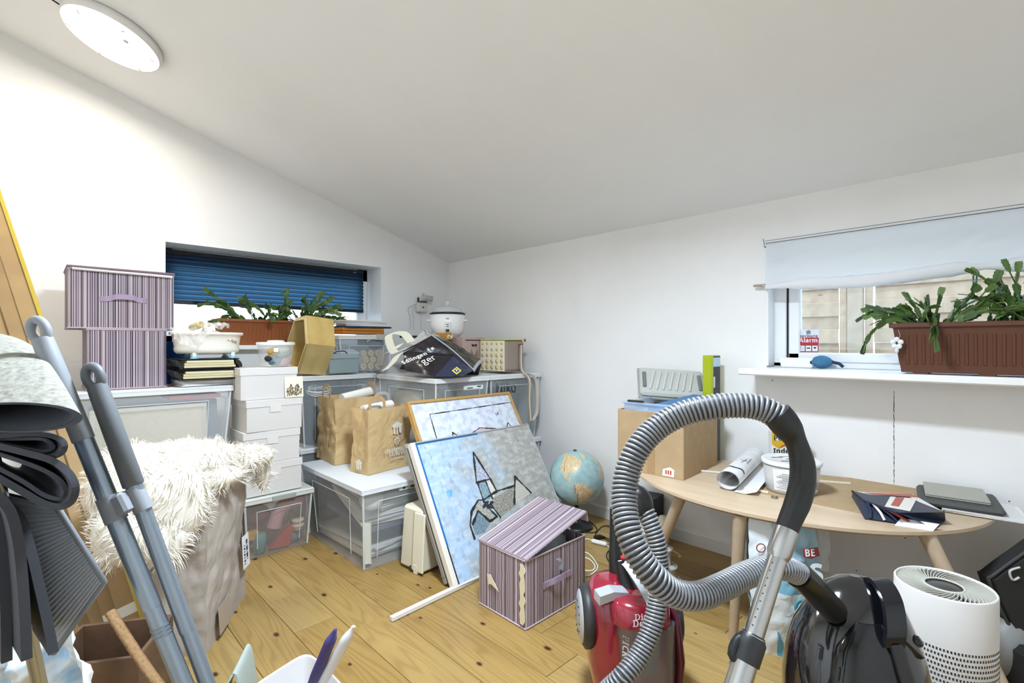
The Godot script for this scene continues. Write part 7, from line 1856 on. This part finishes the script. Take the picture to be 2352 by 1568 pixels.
	put(mt, "fold", B.new().sheet(P.call([[-30, 1034], [50, 1060], [105, 1082], [140, 1105], [152, 1130], [138, 1146], [100, 1136], [50, 1104], [-30, 1062]], 0.64), 0.005, wide), char_m)
	for q in [[[[-18, 1128], [22, 1170], [42, 1240], [52, 1330], [58, 1420], [62, 1515]], 0.62], [[[-20, 1150], [40, 1180], [70, 1260], [92, 1350], [112, 1440], [124, 1500]], 0.66], [[[-40, 1160], [-5, 1200], [8, 1300], [14, 1400], [16, 1520]], 0.64]]:
		put(mt, "hanging_edge", B.new().sheet(P.call(q[0], q[1]), 0.0105, wide), char_m)
	# ribbed mat
	var c00 := onD(-40, 1120, 0.7)
	var c10 := onD(128, 1160, 0.7)
	var c11 := onD(240, 1336, 0.72)
	var c01 := onD(122, 1500, 0.72)
	var c0m := onD(-60, 1420, 0.71)
	var rb := thing("ribbed_mat", "light grey ribbed exercise mat hanging below the charcoal mat", "mat", Vector3.ZERO)
	for sgn in [1, -1]:
		put(rb, "ribbed_face" if sgn > 0 else "mat_back", B.new().grid(4, 200 if sgn > 0 else 8, func(u: float, v: float):
			var left := c0m.lerp(c01, maxf(0.0, v * 1.6 - 0.6)) if v > 0.375 else c00.lerp(c0m, v / 0.375)
			var right := c10.lerp(c11, v)
			left = (c00.lerp(c01, v) * 0.6 + left * 0.4)
			return left.lerp(right, u) - fw() * (0.0035 * sgn + (0.0013 * sin(v * TAU * 30.0) if sgn > 0 else 0.0))), mat("a9afb6" if sgn > 0 else "55585e", 0.75))
	put(rb, "mat_edge", B.new().tube([c10, c11, c01], 0.0042, 6), mat("7c8289", 0.75))
	# rack that carries the mats
	var dr := thing("drying_rack", "chrome tube drying rack under the grey rug and mats", "rack", Vector3.ZERO)
	var chrome := mat("a8adb2", 0.2, 0.9)
	var ra := onD(-30, 1004, 0.66)
	var rbk := ra + away * 0.5
	put(dr, "top_rail", B.new().rod(ra, rbk, 0.009), chrome)
	put(dr, "leg", B.new().rod(Vector3(rbk.x, 0, rbk.z), rbk, 0.0095), chrome)
	var lf := onD(92, 1575, 0.78)
	var ld := lf - ra
	put(dr, "leg", B.new().rod(ra + ld * (ra.y / -ld.y), ra, 0.0095), chrome)
	# pale blue painted cloth below
	var cl := thing("blue_cloth", "pale blue and white streaked cloth hanging beneath the ribbed mat", "cloth", Vector3.ZERO)
	var nz := noise(0.8, 6)
	put(cl, "cloth", B.new().grid(24, 18, func(u: float, v: float):
		var p := onD(lerpf(-60, lerpf(252, 185, v), u), lerpf(1620, lerpf(1450, 1375, u * u), v), 0.98)
		return p + fw() * (0.05 * nz.get_noise_2d(u * 4, v * 2) + 0.03 * sin(u * 11.0)), Vector2(1, 1)), mottled(["7fb0d4", "a9cbe4", "e6e9ea", "dfe4e8", "b9a078", "c9dbe8"], 3.0, 0.8, 0.05, 0.012))
	put(cl, "cloth_fall", B.new().grid(24, 12, func(u: float, v: float):
		var p := onD(lerpf(-60, 252, u), 1620, 0.98)
		return Vector3(p.x, p.y * v, p.z) + fw() * (0.05 * nz.get_noise_2d(u * 4, 0) + 0.03 * sin(u * 11.0))), mottled(["7fb0d4", "a9cbe4", "e6e9ea", "dfe4e8", "b9a078", "c9dbe8"], 3.0, 0.8, 0.05, 0.012))
	# ---------- dark wooden crate and stick
	var dk := mottled(["4e3826", "5c4330", "6b4f39"], 3.0, 0.6, 0.03, 0.01)
	var cp := onD(250, 1560, 1.5)
	var cr := thing("wooden_crate", "dark stained wooden crate standing low beside the mop handles", "crate", Vector3(cp.x, 0, cp.z), CAMT + 14)
	for q in [[0, 0.15, 0.11, 0.26, 0.3, 0.012], [0, 0.15, -0.11, 0.26, 0.3, 0.012], [-0.124, 0.15, 0, 0.012, 0.3, 0.208], [0.124, 0.15, 0, 0.012, 0.3, 0.208], [0, 0.008, 0, 0.236, 0.012, 0.208]]:
		put(cr, "crate_board", bx(Vector3(q[3], q[4], q[5]), 0.002, Vector3(q[0], q[1], q[2])), dk)
	var s1 := onD(252, 1404, 1.42)
	var s2 := onD(372, 1575, 1.36)
	s2 = s1 + (s2 - s1) * ((s1.y - 0.01) / (s1.y - s2.y))
	one("driftwood_stick", "rough split wooden stick leaning against the dark crate", "stick", B.new().tube(spline([s2, s2.lerp(s1, 0.3) + Vector3(0.006, 0, 0), s2.lerp(s1, 0.65) - Vector3(0.005, 0, 0), s1], 0.03), 0.014, 6, true, 0.5), mottled(["7a5a38", "9a7850", "5c4226"], 8.0, 0.8, 0.2, 0.03))
	# ---------- dustpan tray and brushes
	var wm := clear("d6d2cf", 0.93, 0.45)
	var cor := [onY(566, 1585, 0.1), onY(708, 1494, 0.1), onY(812, 1600, 0.1)]
	var e1: Vector3 = cor[1] - cor[0]
	var e2: Vector3 = cor[2] - cor[1]
	var tray := thing("litter_tray", "white plastic tray on the plank floor holding dustpan and brush", "tray", Vector3.ZERO)
	var tb := B.new()
	var o0: Vector3 = cor[0] * Vector3(1, 0, 1)
	var ring := func(y: float, k3: float, a: float) -> Vector3:
		var cc := o0 + e1 * 0.5 + e2 * 0.55
		var ca := signf(cos(a)) * pow(absf(cos(a)), 0.35)
		var sa := signf(sin(a)) * pow(absf(sin(a)), 0.35)
		return cc + (e1 * 0.5 * ca + e2 * 0.55 * sa) * k3 + Vector3(0, y, 0)
	for q in [[0.002, 0.86, 0.1, 1.0], [0.1, 1.0, 0.1, 1.03], [0.1, 1.03, 0.092, 1.03], [0.098, 0.985, 0.006, 0.845]]:
		tb.grid(48, 1, func(u: float, v: float): return ring.call(lerpf(q[0], q[2], v), lerpf(q[1], q[3], v), -TAU * u))
	tb.grid(48, 1, func(u: float, v: float): return ring.call(0.004, 0.86 * (1 - v), -TAU * u))
	put(tray, "tray_shell", tb, wm)
	# dustpan: grey-green pan with ribbed scoop
	var dp := thing("dustpan", "pale grey-green plastic dustpan standing in the corner of white tray", "dustpan", onD(540, 1570, 1.62), CAMT + 6)
	put(dp, "pan", B.new().sheet(spline([Vector3(-0.045, -0.12, 0.03), Vector3(-0.03, -0.02, 0.0), Vector3(0.0, 0.055, -0.02), Vector3(0.012, 0.06, -0.03), Vector3(0.03, 0.0, -0.02), Vector3(0.055, -0.12, 0.0)], 0.01), 0.006, Vector3(0.02, 0, 0.16)), mat("a9b3ab", 0.45))
	put(dp, "pan_floor", bx(Vector3(0.1, 0.006, 0.16), 0.002), mat("8f9a93", 0.45), tf(Vector3(0.005, -0.12, 0.0)))
	for q in [["brush_handle", "purple-blue plastic brush handle with hanging hole rising from white tray", [770, 1446], [718, 1568], 1.5, "3a3470", 0.021], ["pan_handle", "long white plastic dustpan handle leaning out of white tray", [812, 1438], [735, 1575], 1.52, "dcdde2", 0.021]]:
		var a := onD(q[2][0], q[2][1], q[4])
		var b := onD(q[3][0], q[3][1], q[4])
		var d := b - a
		var h := thing(q[0], q[1], "handle", a)
		var path := spline([Vector3.ZERO, d * 0.12, d * 0.5, d * 1.0, d * 1.25], 0.01)
		var rad := []
		for i in path.size():
			var u := float(i) / (path.size() - 1)
			rad.append(q[6] * (0.35 + 0.65 * smoothstep(0.0, 0.18, u)) * (1.0 - 0.25 * smoothstep(0.6, 1.0, u)))
		put(h, "grip", B.new().tube(path, rad, 14, true, 0.65), mat(q[5], 0.35))
		if q[0] == "brush_handle":
			put(h, "hanging_hole", B.new().ball(d * 0.16 - fw() * 0.0085, Vector3(0.006, 0.011, 0.004), 10), mat("15122c", 0.6))
			put(h, "brush_head", bx(Vector3(0.16, 0.03, 0.035), 0.01), mat("e3e4e8", 0.4), Transform3D(Basis(Vector3.UP, deg_to_rad(CAMT)), d * 1.25 - rt() * 0.05))
		else:
			put(h, "scoop", B.new().grid(20, 6, func(u: float, v: float): return d * 1.1 - rt() * (0.02 + 0.2 * u) + Vector3(0, 0.03 * sin(PI * u * 0.6) - 0.07 * v - 0.06 * u, 0) - fw() * (0.1 * v)), mat("e1e2e6", 0.4))
